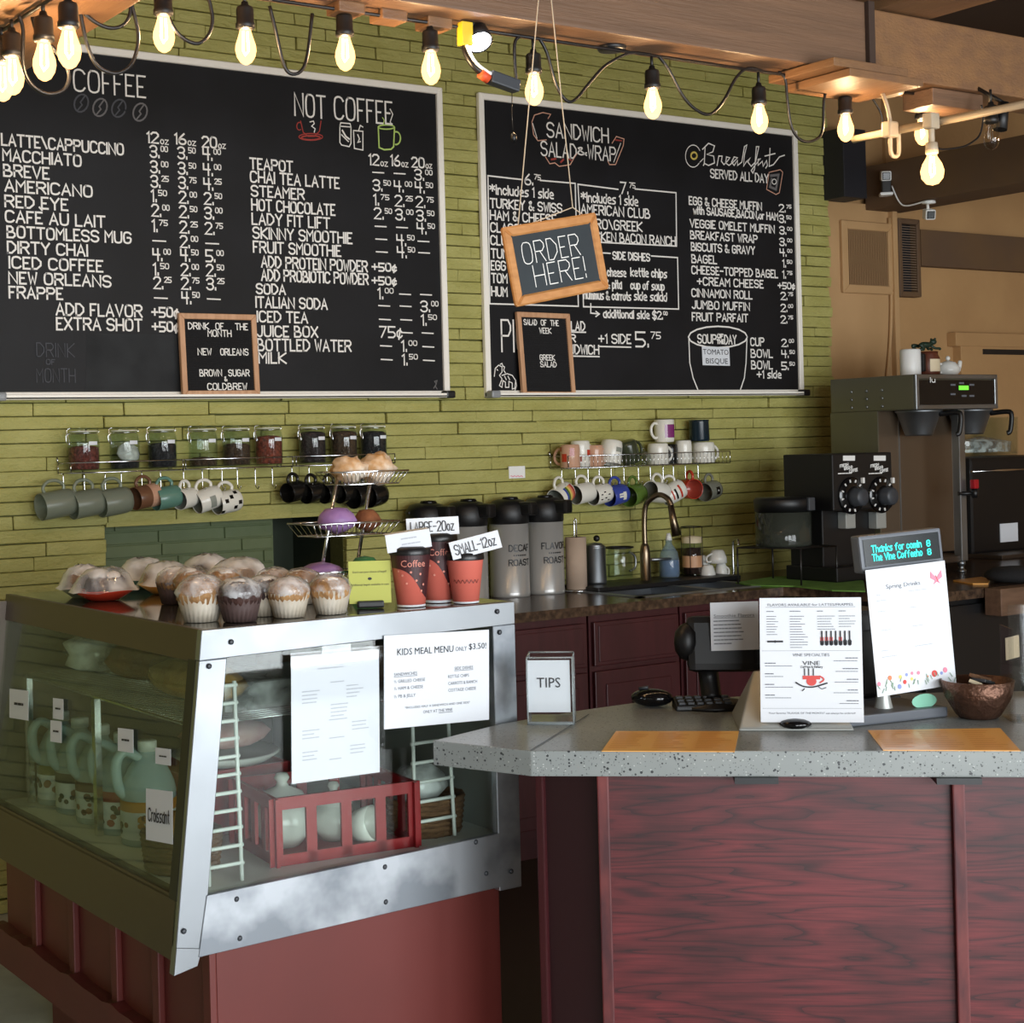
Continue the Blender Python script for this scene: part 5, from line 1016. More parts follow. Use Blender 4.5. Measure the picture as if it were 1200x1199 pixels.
# ---------------------------------------------------------------- coffee brewer
def brewer():
    x0, x1, y0, y1 = 3.727, 4.27, -.75, -.28; zt = 1.79; zh = WY(1073, 480, y0).z
    t = thing('coffee_brewer', 'tall stainless twin coffee brewer with lit green display', 'coffee brewer', ((x0 + x1) / 2, -.5, CT))
    MB().box((x0, y0 + .012, zh), (x1, y1, zt), 0, .005).build('hood', M['steel_olive'], t, world=True)
    mitre(MB(), Sheet((x0, y0 + .004, zt), (x1, y0 + .004, zt), (x0, y0 + .004, zh)), .02, .014, -.007, .002).build('hood_trim', M['steel'], t, world=True)
    MB().box((x0 + .02, y0 - .001, zh + .01), (x1 - .02, y0 + .012, zt - .025), 0, .003).build('control_panel', M['black_gloss'], t, world=True)
    a, b = WY(1124, 452, y0 - .003), WY(1135, 457, y0 - .003); MB().box((a.x, y0 - .004, b.z), (b.x, y0, a.z)).build('lit_display', M['green_lcd'], t, world=True)
    for px, py in ((1117, 451), (1139, 451), (1117, 462), (1130, 464), (1139, 464), (1127, 449)): p = WY(px, py, y0 - .003); MB().box((p.x - .016, y0 - .003, p.z - .004), (p.x + .016, y0, p.z + .004)).build('button', M['mid_grey'], t, world=True)
    
    mb = MB(); p = WY(1090, 448, y0 - .003); hand(mb, 'lu', p, X, Z, .02, .03, .004, n=-Y); mb.build('maker_mark', M['white_plastic'], t, world=True, normals=False)
    mb = MB()
    for i in range(3):
        for j in range(3): p = Vector((x0 - .001, -.42 - i * .085 + .02, zt - .06 - j * .035)); mb.lathe([(0, .004), (.006, .003), (.007, 0), (0, 0)], 10, Matrix.Translation(p) @ Matrix.Rotation(-PI / 2, 4, 'Y'))
    mb.build('side_rivets', M['steel'], t, world=True)
    yc = -.53; xc = WY(1121, 600, yc).x; MB().box((x0 + .006, yc, CT + .075), (xc, y1, zh), 0, .004).build('back_column', mat('brewer back sheet', '6f5f4e', .35, .6), t, world=True)
    MB().box((x0 - .002, yc - .012, CT + .075), (x0 + .006, y1 + .002, zh)).build('side_sheet', M['steel_olive'], t, world=True)
    MB().box((3.872, yc - .004, CT + .08), (3.878, yc + .004, zh)).build('centre_seam', M['steel'], t, world=True)
    MB().box((x0, y0 + .02, CT + .045), (4.04, y1, CT + .075), 0, .005).build('base', M['steel_dark'], t, world=True)
    p = WY(1126, 640, y0 + .03); MB().box((p.x - .02, y0 + .01, CT + .05), (p.x + .022, y0 + .05, zh), 0, .004).build('front_column', M['steel'], t, world=True)
    for xx, yy in ((x0 + .04, y0 + .05), (x0 + .04, y1 - .05), (3.99, y1 - .05), (p.x, y0 + .03)): MB().lathe([(0, 0), (.02, 0), (.02, .01), (.012, .014), (.012, .03), (.018, .035), (.018, .05), (0, .05)], 14, Matrix.Translation((xx, yy, CT))).build('foot', M['steel'], t, world=True)
    p = WY(1140, 578, y0 - .01); MB().tube([(p.x - .06, y0 + .02, p.z), (p.x + .01, y0 - .02, p.z)], .009, 8).lathe([(0, -.02), (.012, -.02), (.016, 0), (.012, .02), (0, .02)], 12, Matrix.Translation((p.x, y0 - .02, p.z))).build('water_faucet', M['black_plastic'], t, world=True); MB().box((p.x - .02, y0 - .035, p.z + .02), (p.x + .012, y0 - .01, p.z + .06), 0, .005).build('faucet_lever', M['crate'], t, world=True)
    for px in (1083, 1143):
        c = WY(px, 490, y0 + .1); z = zh
        b = thing('brew_basket', 'steel brew basket hanging at the %s of the brewer hood' % ('left side' if px < 1100 else 'right side'), 'brew basket', (c.x, y0 + .13, z), group='brew baskets under the hood')
        MB().lathe([(0, -.112), (.055, -.112), (.06, -.105), (.092, -.012), (.1, -.008), (.1, .0), (0, 0)], 28).build('funnel', M['steel'], b)
        MB().tube(smooth([(.04, -.08, -.02), (.06, -.15, -.015), (.065, -.17, -.03), (.06, -.165, -.1), (.05, -.155, -.11)]), .011, 8).build('handle', M['black_plastic'], b)
brewer()
zt = 1.791
p = WY(1067, 430, -.55); t = thing('white_canister', 'white mug-like canister with a black grip on the brewer', 'canister', (p.x, -.55, zt)); MB().lathe([(0, 0), (.043, 0), (.045, .005), (.045, .115), (.04, .12), (0, .12)], 24).build('body', M['white_plastic'], t); MB().box((.03, -.045, .02), (.05, -.02, .1), 0, .006).build('grip', M['black_plastic'], t)
p = WY(1088, 430, -.56); t = thing('honey_jar', 'brown jar with cream label on top of the brewer', 'jar', (p.x, -.56, zt)); MB().lathe([(0, 0), (.042, 0), (.05, .012), (.05, .08), (.042, .095), (.042, .11), (0, .112)], 24).build('jar_body', M['label_brown'], t); a0 = -PI / 2 - .75
mb = MB()
for k in range(8): a, b = a0 + k * .15, a0 + (k + 1) * .15; mb.poly([(.0508 * math.cos(a), .0508 * math.sin(a), .02), (.0508 * math.cos(b), .0508 * math.sin(b), .02), (.0508 * math.cos(b), .0508 * math.sin(b), .075), (.0508 * math.cos(a), .0508 * math.sin(a), .075)])
mb.build('label', M['cream'], t, normals=False)
p = WY(1111, 432, -.5); t = thing('teapot', 'small white teapot on the right of the brewer top', 'teapot', (p.x, -.5, zt)); MB().lathe([(0, 0), (.03, 0), (.05, .02), (.052, .04), (.035, .065), (.03, .068), (0, .078)], 24).build('pot_body', M['porcelain'], t); MB().tube(smooth([(.045, 0, .025), (.075, 0, .04), (.085, 0, .075)]), [.014] * 5 + [.01] * 5 + [.008], 10).build('spout', M['porcelain'], t); MB().blob((0, 0, .086), .011, 2).build('knob', M['porcelain'], t); MB().tube(smooth([(-.045, 0, .06), (-.08, 0, .055), (-.075, 0, .025), (-.045, 0, .02)]), .006, 8).build('handle', M['porcelain'], t)
def frog():
    mb = MB(); b = Vector((WY(1085, 408, -.56).x, -.56, zt + .112))
    mb.blob((0, 0, .028), (.045, .018, .014), 2, .05); mb.blob((.05, 0, .042), (.018, .014, .013), 2); mb.blob((.05, -.01, .054), .006, 1); mb.blob((.05, .01, .054), .006, 1)
    for s in (-1, 1):
        mb.tube(smooth([(.02, s * .012, .024), (.04, s * .02, .012), (.062, s * .022, .012), (.07, s * .022, .006)]), [.006] * 15 + [.004], 6); mb.tube(smooth([(-.03, s * .012, .022), (-.06, s * .022, .026), (-.045, s * .024, .008), (-.072, s * .026, .005)]), [.008] * 15 + [.005], 6)
    o = mb.build('frog_figurine', M['frog']); o.location = b; tag(o, 'dark green frog figure sitting on the brown jar', 'figurine')
frog()
# bean hopper machine at far right
def hopper():
    yf = -.25; xl = WY(1137, 580, yf).x; t = thing('bean_hopper', 'black bulk brewer with clear hopper at the right edge', 'coffee machine', (xl + .25, -.12, CT)); cx = xl + .26
    zb = WY(1160, 535, yf).z; zt2 = WY(1160, 489, yf).z; Mx = Matrix.Translation((cx, -.115, 0))
    MB().box((xl, yf, CT + .01), (xl + .55, .02, zb), 0, .02).build('body', M['black_plastic'], t, world=True)
    MB().tube([(xl + .01, yf - .004, zb - .07), (xl + .54, yf - .004, zb - .07)], .006, 8).build('chrome_band', M['chrome'], t, world=True)
    MB().lathe([(.24, zb), (.25, zb + .01), (.255, zt2), (.247, zt2), (.242, zb + .01), (0, zb + .004)], 36, Mx, sy=.5).build('hopper_glass', M['glass'], t, world=True)
    MB().lathe([(.2, zb + .02), (.21, zb + .07), (0, zb + .1)], 24, Mx, sy=.5).build('hopper_fill', M['wrap_thin'], t, world=True)
    a = WY(1172, 614, yf - .003); b = WY(1193, 634, yf - .003); MB().box((a.x, yf - .004, b.z), (b.x, yf, a.z)).build('paper_label', M['paper'], t, world=True)
    MB().box((xl - .0, -.42, CT), (xl + .6, .02, CT + .02), 0, .004).build('drip_tray', M['steel_dark'], t, world=True)
hopper()
mb = MB(); q = [WZ(*p, CT + .002) for p in ((1117, 681), (1150, 677), (1160, 680), (1158, 685), (1140, 685))]; tag(mb.prism([(p.x, p.y) for p in q], CT + .001, CT + .006).build('envelope', M['orange_card']), 'yellow orange envelope lying on the dark corner worktop', 'envelope')
q = WZ(1185, 682, CT); tag(MB().blob((q.x, q.y, CT + .03), (.12, .1, .036), 2, .06).build('black_cap', M['felt']), 'black cap lying at the right end of the corner worktop', 'cap')
# ================================================================== glass pastry case
CY0, CY1, CZT, CZB, XR = -2.36, -1.2, 1.18, .53, .366
def xl(z): return -.416 - (CZT - z) * (.077 / .65)
CASE = thing('pastry_case', 'stainless and glass pastry case on a red base, its end facing the room', 'display case', (-.05, -1.8, 0))
def cpart(mb, name, m, parent=None): 
    if parent: return mb.build(name, m, parent)
    return mb.build(name, m, CASE, world=True)
def case():
    th = .012; y0, y1 = CY0, CY1
    def quad(mb, pts, d, mi=0):                                     # pts on the end plane (x, z), extruded back by d
        mb.hexa([(p[0], y0, p[1]) for p in (pts[0], pts[1])] + [(p[0], y0 + d, p[1]) for p in (pts[1], pts[0])] + [(p[0], y0, p[1]) for p in (pts[3], pts[2])] + [(p[0], y0 + d, p[1]) for p in (pts[2], pts[3])], mi, .0015, 1)
    # top
    cpart(MB().hexa([(xl(CZT), y0 + .004, CZT - .016), (XR, y0 + .004, CZT - .016), (XR, y1, CZT - .016), (xl(CZT), y1, CZT - .016), (xl(CZT), y0 + .004, CZT), (XR, y0 + .004, CZT), (XR, y1, CZT), (xl(CZT), y1, CZT)]), 'top_sheet', mat('mirror steel top', '8b8c86', .07, .9))
    mb = MB(); quad(mb, [(xl(CZT - .06), CZT - .06), (XR, CZT - .05), (XR, CZT + .001), (xl(CZT), CZT + .001)], .02); cpart(mb, 'end_top_rail', M['steel'])
    mb = MB(); quad(mb, [(xl(.53), .53), (xl(.53) + .062, .53), (xl(CZT - .06) + .062, CZT - .06), (xl(CZT - .06), CZT - .06)], .022); cpart(mb, 'corner_post', M['steel'])
    mb = MB(); quad(mb, [(XR - .062, .535), (XR, .535), (XR, CZT - .05), (XR - .062, CZT - .05)], .022); cpart(mb, 'corner_post', M['steel_smudge'])
    mb = MB(); mb.hexa([(xl(.53) + .05, y0 - .003, .532), (XR - .06, y0 - .003, .545), (XR - .06, y0 + .012, .545), (xl(.53) + .05, y0 + .012, .532), (xl(.65) + .058, y0 - .003, .652), (XR - .06, y0 - .003, .665), (XR - .06, y0 + .012, .665), (xl(.65) + .058, y0 + .012, .652)], 0, .001, 1); cpart(mb, 'end_kick_plate', M['steel_smudge'])
    mb = MB(); mb.hexa([(xl(.5), y0 - .002, .505), (xl(.5) + .052, y0 - .002, .515), (xl(.5) + .052, y0 + .02, .515), (xl(.5), y0 + .02, .505), (xl(.56), y0 - .002, .56), (xl(.545) + .058, y0 - .002, .548), (xl(.545) + .058, y0 + .02, .548), (xl(.56), y0 + .02, .56)], 0, .001, 1); cpart(mb, 'corner_gusset', M['steel'])
    for x, z in ((xl(1.15) + .068, 1.152), (xl(1.11) + .022, 1.108), (XR - .05, 1.162), (XR - .045, 1.115), (XR - .03, .575), (XR - .1, .582), (xl(.6) + .012, .59), (-.355, .633), (-.35, .553), (.0, .64), (.24, .656), (-.0, .565)):
        cpart(MB().lathe([(0, .003), (.004, .0025), (.0058, 0), (0, 0)], 12, Matrix.Translation((x, y0 - .003, z)) @ Matrix.Rotation(PI / 2, 4, 'X')), 'screw', M['dark_grey'])
    mb = MB(); mb.hexa([(xl(.65) + .05, y0 + .012, .645), (XR - .05, y0 + .012, .655), (XR - .05, y0 + .017, .655), (xl(.65) + .05, y0 + .017, .645), (xl(1.14) + .05, y0 + .012, 1.14), (XR - .05, y0 + .012, 1.14), (XR - .05, y0 + .017, 1.14), (xl(1.14) + .05, y0 + .017, 1.14)]); cpart(mb, 'end_pane', M['pane'])
    # customer side, leaning outwards to the bottom
    def side(mb, za, zb, ya, yb, d, o=0): mb.hexa([(xl(za) + o, ya, za), (xl(za) + o + d, ya, za), (xl(za) + o + d, yb, za), (xl(za) + o, yb, za), (xl(zb) + o, ya, zb), (xl(zb) + o + d, ya, zb), (xl(zb) + o + d, yb, zb), (xl(zb) + o, yb, zb)], 0, .001, 1)
    mb = MB(); side(mb, CZT - .065, CZT + .001, y0 + .02, y1, .014); cpart(mb, 'side_top_rail', M['steel_dark'])
    mb = MB(); side(mb, .53, .65, y0 + .012, y1, .014); side(mb, .645, .655, y0 + .012, y1, .03); cpart(mb, 'side_kick_plate', M['steel_dark'])
    mb = MB(); side(mb, .645, CZT - .06, y0 + .014, y0 + .05, .012, -.001); cpart(mb, 'side_pane_edge', M['cap_black'])
    mb = MB(); side(mb, .645, CZT - .06, y0 + .05, y1, .006, .004); cpart(mb, 'side_pane', M['pane_side'])
    cpart(MB().box((XR - .012, y0 + .024, .54), (XR - .001, y1, CZT - .016)), 'staff_side_panel', M['silver'])
    cpart(MB().box((xl(.6) + .02, y1 - .012, .54), (XR - .012, y1, CZT - .016)), 'back_panel', M['steel_dark'])
    cpart(MB().box((xl(.63) + .015, y0 + .018, .60), (XR - .012, y1 - .012, .648)), 'deck', M['white_plastic'])
    # wire shelf with its supports
    zs = .975; mb = MB(); xa, xb = xl(zs) + .05, XR - .05
    for i in range(46): y = y0 + .09 + i * (y1 - y0 - .14) / 45; mb.tube([(xa, y, zs), (xb, y, zs)], .0022, 5)
    for x in (xa, (xa + xb) / 2, xb): mb.tube([(x, y0 + .085, zs - .004), (x, y1 - .05, zs - .004)], .0035, 6)
    cpart(mb, 'wire_shelf', M['chrome'])
    for xa_, xb_, za, zb, yy in ((-.385, -.31, .65, 1.06, -2.3), (.135, .24, .655, .92, -2.28)):
        mb = MB(); mb.tube([(xa_, yy, za), (xa_ + .012, yy + .02, zb)], .0045, 6); mb.tube([(xb_, yy, za), (xb_ + .004, yy + .02, zb)], .0045, 6)
        n = 11 if zb > 1 else 6
        for i in range(n): k = (i + 1) / n * .98; mb.tube([(xa_ + .012 * k - .006, yy + .02 * k, za + (zb - za) * k), (xb_ + .004 * k + .006, yy + .02 * k, za + (zb - za) * k)], .0042, 6)
        cpart(mb, 'wire_ladder', M['white_plastic'])
    for yy in (-1.75, -1.3): cpart(MB().box((xl(.8) + .06, yy, .65), (xl(.8) + .075, yy + .02, .97)), 'shelf_leg', M['chrome'])
    # red base
    bx, by = -.385, -2.325
    b = MB(); b.box((bx, by, .2), (XR - .04, -1.06, .6)); b.box((-.3, -2.25, 0), (.3, -1.15, .2)); o = cpart(b, 'base', M['base_red'])
    for yy in (-2.325, -2.07, -1.84, -1.58, -1.32): MB().box((bx - .016, yy, .2), (bx, yy + .035, .545), 0, .003).transform(MW[CASE.name].inverted()).build('batten', M['base_red'], o)
    mb = MB(); rnd = random.Random(5); pts = []; n = 26
    for i in range(n + 1): pts.append((-2.36 + (-1.02 + 2.36) * i / n, .285 + rnd.uniform(-.0025, .0025) + (.005 if i % 5 == 0 else 0)))
    for (ya, za), (yb, zb) in zip(pts, pts[1:]): mb.hexa([(bx - .035, ya, .19), (bx, ya, .19), (bx, yb, .19), (bx - .035, yb, .19), (bx - .035, ya, za), (bx, ya, za), (bx, yb, zb), (bx - .035, yb, zb)])
    cpart(mb, 'kick_board', M['base_red'])
case()
# sheets on the end glass
yp = CY0 + .008
def sheet_on_case(label, tl, tr, bl, Yv, name='menu_sheet'):
    s = Sheet(WY(*tl, Yv), WY(*tr, Yv), WY(*bl, Yv)); o = s.slab().build(name, M['paper']); tag(o, label, 'menu sheet', 'printed menus on the case end'); return s, o
s, o = sheet_on_case('portrait menu sheet in a plastic sleeve taped on the case end', (341, 770), (444, 761), (342, 919), CY0 - .006)
mb = MB(); s.type(mb, "PICK ANY SIDE TO GO", .5, .125, .017, .42, 0, 'C') if 0 else s.lines(mb, .3, .12, .42, .014, 1, .1, 0, 3); 
for a, b, n in ((.44, .235, 1), (.12, .29, 4), (.62, .275, 4), (.44, .415, 5), (.42, .535, 1), (.12, .6, 3), (.68, .57, 3), (.42, .68, 1), (.12, .77, 3), (.66, .76, 3), (.42, .85, 1)): s.lines(mb, a, b, .2, .012, n, .03, 0, int(a * 100 + b * 1000))
mb.build('printing', M['ink_pale'], o, normals=False)
MB().hexa([s.p(-.01, 1.01, .0015), s.p(1.06, 1.01, .0015), s.p(1.06, 1.01, .002), s.p(-.01, 1.01, .002), s.p(-.01, -.03, .0015), s.p(1.06, -.03, .0015), s.p(1.06, -.03, .002), s.p(-.01, -.03, .002)]).build('plastic_sleeve', M['acrylic'], o)
for k in (.05, .42, .78): mb = MB(); s.disc(mb, 1.03, k, .012); mb.build('sleeve_hole', M['cap_black'], o, normals=False)
MB().obox(s.p(.5, -.03, .003), s.u, s.v, s.n, .07, .02, .001).build('tape', M['acrylic'], o)
s, o = sheet_on_case('landscape sheet headed KIDS MEAL MENU on the case end', (450, 745), (573, 738), (450, 855), CY0 - .005)
mb = MB(); s.type(mb, 'KIDS MEAL MENU', .12, .22, .075, .53); s.type(mb, '$3.50!', .80, .205, .068, .17)
for q, a, b in (('SANDWICHES', .09, .44), ('1/2 GRILLED CHEESE', .09, .515), ('1/2 HAM & CHEESE', .09, .59), ('1/2 PB & JELLY', .09, .665)): pass
mb.build('heading_lettering', M['ink'], o, normals=False); mb = MB(); s.type(mb, 'ONLY', .67, .215, .05, .11)
for q, a, b, w in (('SANDWICHES', .09, .44, .215), ('½ GRILLED CHEESE', .09, .515, .29), ('½ HAM & CHEESE', .09, .59, .27), ('½ PB & JELLY', .09, .675, .2), ('SIDE DISHES', .66, .42, .18), ('KETTLE CHIPS', .60, .505, .2), ('CARROTS & RANCH', .60, .58, .28), ('COTTAGE CHEESE', .60, .655, .27)): s.type(mb, q, a, b, .036, w)
s.rule(mb, .09, .305, .45, .006); s.rule(mb, .66, .84, .43, .006); s.type(mb, '*INCLUDES HALF A SANDWICH AND ONE SIDE*', .5, .80, .026, .62, 0, 'C'); s.type(mb, 'ONLY AT THE VINE', .5, .865, .033, .28, 0, 'C'); s.rule(mb, .51, .64, .875, .006); mb.build('printing', M['ink_grey'], o, normals=False)
# small tags on the side glass and the shelf edge
def side_note(name, label, tl, br, group, text=None):
    def P(px, py, o=.0):
        d = ray(px, py); n = Vector((-1, 0, .118)).normalized(); p0 = Vector((xl(.9) - .002 - o, 0, .9)); return CAMP + d * ((p0 - CAMP).dot(n) / d.dot(n))
    s = Sheet(P(*tl), P(br[0], tl[1] + (br[0] - tl[0]) * .12), P(tl[0], br[1])); o = s.slab(.0006).build(name, M['paper']); tag(o, label, 'paper tag', group)
    mb = MB()
    if text: hand(mb, text, s.p(.12, .62, .0), s.u, s.v, s.h * .24, s.w * .78, .0035)
    else: squiggle(mb, s.p(.3, .55), s.u, s.v, s.w * .45, s.h * .12, 0, int(tl[0]))
    mb.build('printing', M['ink'], o, normals=False)
G = 'small white price tags on the case side'
side_note('price_tag', 'squarish cream price tag, leftmost on the case side glass', (11, 807), (33, 841), G); side_note('price_tag', 'white price tag second from left, upper of two', (62, 818), (74, 842), G); side_note('price_tag', 'white price tag second from left, lower of two', (59, 844), (72, 869), G); side_note('price_tag', 'white price tag in front of the wire shelf edge', (138, 853), (156, 880), G); side_note('price_tag', 'white price tag nearest the case corner', (182, 876), (200, 895), G)
side_note('paper_sign', 'white paper lettered Croissant taped low by the case corner', (171, 924), (202, 984), None, 'Croissant')
# ---------------------------------------------------------------- what is inside
for k_, c_ in (('band_brown', '5a3526'), ('band_olive', '6d6a2c'), ('band_red', '9a3528'), ('band_orange', 'c98a2e'), ('band_black', '23201f')): M[k_] = mat(k_.replace('_', ' '), c_, .5)
def jug(label, y, band, x=-.32):
    t = thing('drink_jug', label, 'jug', (x, y, .6485), rz=PI, group='mix jugs inside the case'); t.scale = (1, 1, .8); R = .064
    prof = [(0, 0), (R * .95, 0), (R, .006), (R, .15), (R * .95, .17), (R * .7, .215), (R * .36, .245), (R * .3, .25), (R * .3, .262), (0, .262)]
    MB().lathe(prof, 24).build('jug_body', M['jugplastic'], t)
    MB().lathe([(0, .29), (.02, .29), (.022, .287), (.022, .26), (0, .26)], 20).build('cap', M['white_plastic'], t)
    MB().tube(smooth([(R * .3, 0, .24), (R * .85, 0, .265), (R * 1.2, 0, .235), (R * 1.15, 0, .17), (R * .9, 0, .14)]), .013, 8).build('handle', M['jugplastic'], t)
    MB().lathe([(R * 1.006, .02), (R * 1.006, .1)], 28).build('label_sheet', M['paper'], t); MB().lathe([(R * 1.012, .098), (R * 1.012, .128)], 28).build('colour_band', M[band], t)
    mb = MB(); rnd = random.Random(int(y * 100))
    for i in range(16):
        a = rnd.uniform(-1.6, 1.6); z = rnd.uniform(.035, .085); r = rnd.uniform(.006, .012); q = R * 1.015; mb.poly([(q * math.cos(a + r / q * math.cos(k)), q * math.sin(a + r / q * math.cos(k)), z + r * math.sin(k)) for k in (0, .9, 1.8, 2.7, 3.6, 4.5, 5.4)], i % 3)
    mb.build('fruit_print', [M[band], M['mug_olive'], M['cookie']], t, normals=False)
for l, y, b in (('drink jug with orange band, nearest the case corner', -1.86, 'band_orange'), ('drink jug with red band, next behind the orange one', -1.72, 'band_red'), ('drink jug with brown band beside the red one', -1.585, 'band_brown'), ('drink jug with black band in the middle of the row', -1.45, 'band_black'), ('drink jug with olive band, fifth from the case corner', -1.32, 'band_olive')): jug(l, y, b)
def loaf(label, c, r, m='bread', rz=0):
    t = thing('bread_loaf', label, 'bread', c, rz, 'bread on the wire shelf'); MB().blob((0, 0, r[2]), r, 3, .05, seed=int(r[0] * 1000)).build('crust', M[m], t); MB().blob((0, 0, r[2] * 1.02), (r[0] * 1.07, r[1] * 1.08, r[2] * 1.06), 2, .1, seed=3).build('bag', M['wrap'] if 0 else M['acrylic'], t)
loaf('long bagged loaf nearest the corner on the wire shelf', (-.25, -1.98, .98), (.075, .2, .045)); loaf('round bagged bread behind the long loaf', (-.2, -1.6, .98), (.1, .1, .05), 'cookie')
tag(MB().box((-.4, -2.22, .978), (-.1, -1.78, .982), 0, .001).build('bread_tray', M['steel_dark']), 'thin dark tray on the wire shelf below the loaf', 'tray') if 0 else None
tag(MB().blob((-.23, -1.38, 1.03), (.11, .09, .055), 2, .25, seed=8).build('crumpled_bag', M['wrap']), 'crumpled clear plastic bag at the back of the wire shelf', 'bag')
def crate():
    c = Vector((-.02, -2.14, .6485)); t = thing('plastic_crate', 'red plastic crate on the floor of the pastry case', 'crate', c, -.12); w, d, h = .33, .25, .145
    def wall(mb, p, q, zc=h):
        p, q = Vector(p), Vector(q); n = 4
        mb.bar(p + Z * .012, q + Z * .012, .008, .024); mb.bar(p + Z * (h - .012), q + Z * (h - .012), .01, .026)
        for k in range(n + 1): a = p.lerp(q, k / n); mb.bar(a, a + Z * h, .03 if k in (0, n) else .022, .008, 0, (q - p).cross(Z)) if 0 else mb.bar(a + Z * .0, a + Z * h, .008, .03 if k in (0, n) else .024, 0, (q - p))
    A, B, C_, D = (-w / 2, -d / 2, 0), (w / 2, -d / 2, 0), (w / 2, d / 2, 0), (-w / 2, d / 2, 0)
    for nm, p, q in (('side_wall', A, B), ('side_wall', B, C_), ('side_wall', C_, D), ('side_wall', D, A)): mb = MB(); wall(mb, p, q); mb.build(nm, M['crate'], t)
    MB().box((-w / 2, -d / 2, 0), (w / 2, d / 2, .006)).build('bottom', M['crate'], t)
    def sugar(label, x, y, s=1, z=.007):
        p = c + Matrix.Rotation(-.12, 3, 'Z') @ Vector((x, y, z)); b = thing('sugar_bowl', label, 'sugar bowl', p, group='white china in the red crate'); MB().lathe([(0, 0), (.03 * s, 0), (.05 * s, .025 * s), (.052 * s, .05 * s), (.04 * s, .08 * s), (.0, .08 * s)], 24).build('bowl', M['porcelain'], b); MB().lathe([(.044 * s, .08 * s), (.036 * s, .095 * s), (.012 * s, .105 * s), (.009 * s, .112 * s), (.014 * s, .12 * s), (.01 * s, .128 * s), (0, .13 * s)], 20).build('lid', M['porcelain'], b)
    sugar('white lidded sugar bowl standing tall at the left of the red crate', -.09, .02, 1.25); sugar('white lidded pot lower in the middle of the red crate', .03, .01, 1.0, .007); 
    p = c + Matrix.Rotation(-.12, 3, 'Z') @ Vector((.06, -.075, .05)); b = thing('china_cup', 'white cup lying in the front of the red crate', 'cup', p, group='white china in the red crate', rot=(1.3, .2, .4)); MB().lathe([(0, -.03), (.025, -.03), (.038, .0), (.04, .035), (.037, .035), (.034, 0), (0, -.024)], 24).build('cup_body', M['porcelain'], b)
crate()
t = thing('plastic_crate', 'second red crate behind the front one in the case', 'crate', (-.12, -1.8, .6485)); MB().box((-.14, -.12, 0), (.14, -.11, .15), 0, .003).box((-.14, .11, 0), (.14, .12, .15), 0, .003).box((-.14, -.12, 0), (-.13, .12, .15), 0, .003).box((.13, -.12, 0), (.14, .12, .15), 0, .003).box((-.14, -.12, 0), (.14, .12, .008)).build('crate_box', M['crate'], t)
tag(MB().lathe([(0, .0), (.1, .0), (.13, .02), (.125, .024), (.1, .006), (0, .006)], 28, Matrix.Translation((-.1, -1.82, .8))).build('serving_plate', M['porcelain']), 'white serving plate on the second red crate', 'plate')
def wicker(label, c, rx, ry, h, rz=0):
    t = thing('wicker_basket', label, 'basket', c, rz, 'wicker baskets in the case'); mb = MB(); n = 7
    for i in range(n): z = .006 + i * h / n; k = 1 + .12 * i / n; mb.tube([(rx * k * math.cos(a), ry * k * math.sin(a), z + .003 * (j % 2)) for j, a in enumerate([2 * PI * j / 28 for j in range(28)])], h / n * .56, 6, closed=True)
    mb.build('woven_wall', M['wicker'], t); MB().lathe([(0, 0), (rx, 0), (rx, .008), (0, .008)], 28, None, sy=ry / rx).build('basket_floor', M['wicker'], t); return t
wicker('wicker basket at the right end of the case', (.225, -2.18, .6485), .085, .075, .085)
tag(MB().blob((.215, -2.17, .755), (.075, .06, .05), 2, .22, seed=2).build('bagged_roll', M['wrap']), 'clear bagged pastry heaped in the right wicker basket', 'bag')
wicker('wicker basket at the front left corner behind the Croissant sign', (-.36, -2.12, .6485), .075, .08, .08)
tag(MB().blob((-.36, -2.12, .735), (.06, .065, .035), 2, .15, seed=6).build('bread_roll', M['bread']), 'bread roll in the front left wicker basket', 'bread')
tag(MB().box((-.29, -2.2, .979), (.02, -1.95, 1.04), 0, .01).build('cake_box', M['wrap']), 'clear clamshell box on the wire shelf near the case end', 'box')
tag(MB().blob((-.1, -1.82, .865), (.11, .09, .035), 2, .1, seed=5).build('pink_cake', mat('pink sponge', 'c98f8c', .7, col2='e3bcb4', scale=12)), 'pink and white cake inside the clear clamshell', 'cake')
tag(MB().box((.1, -2.0, .979), (.3, -1.6, 1.06), 0, .01).build('cardboard_box', mat('brown cardboard', '8a6a48', .8)), 'brown cardboard box on the right of the wire shelf', 'box')
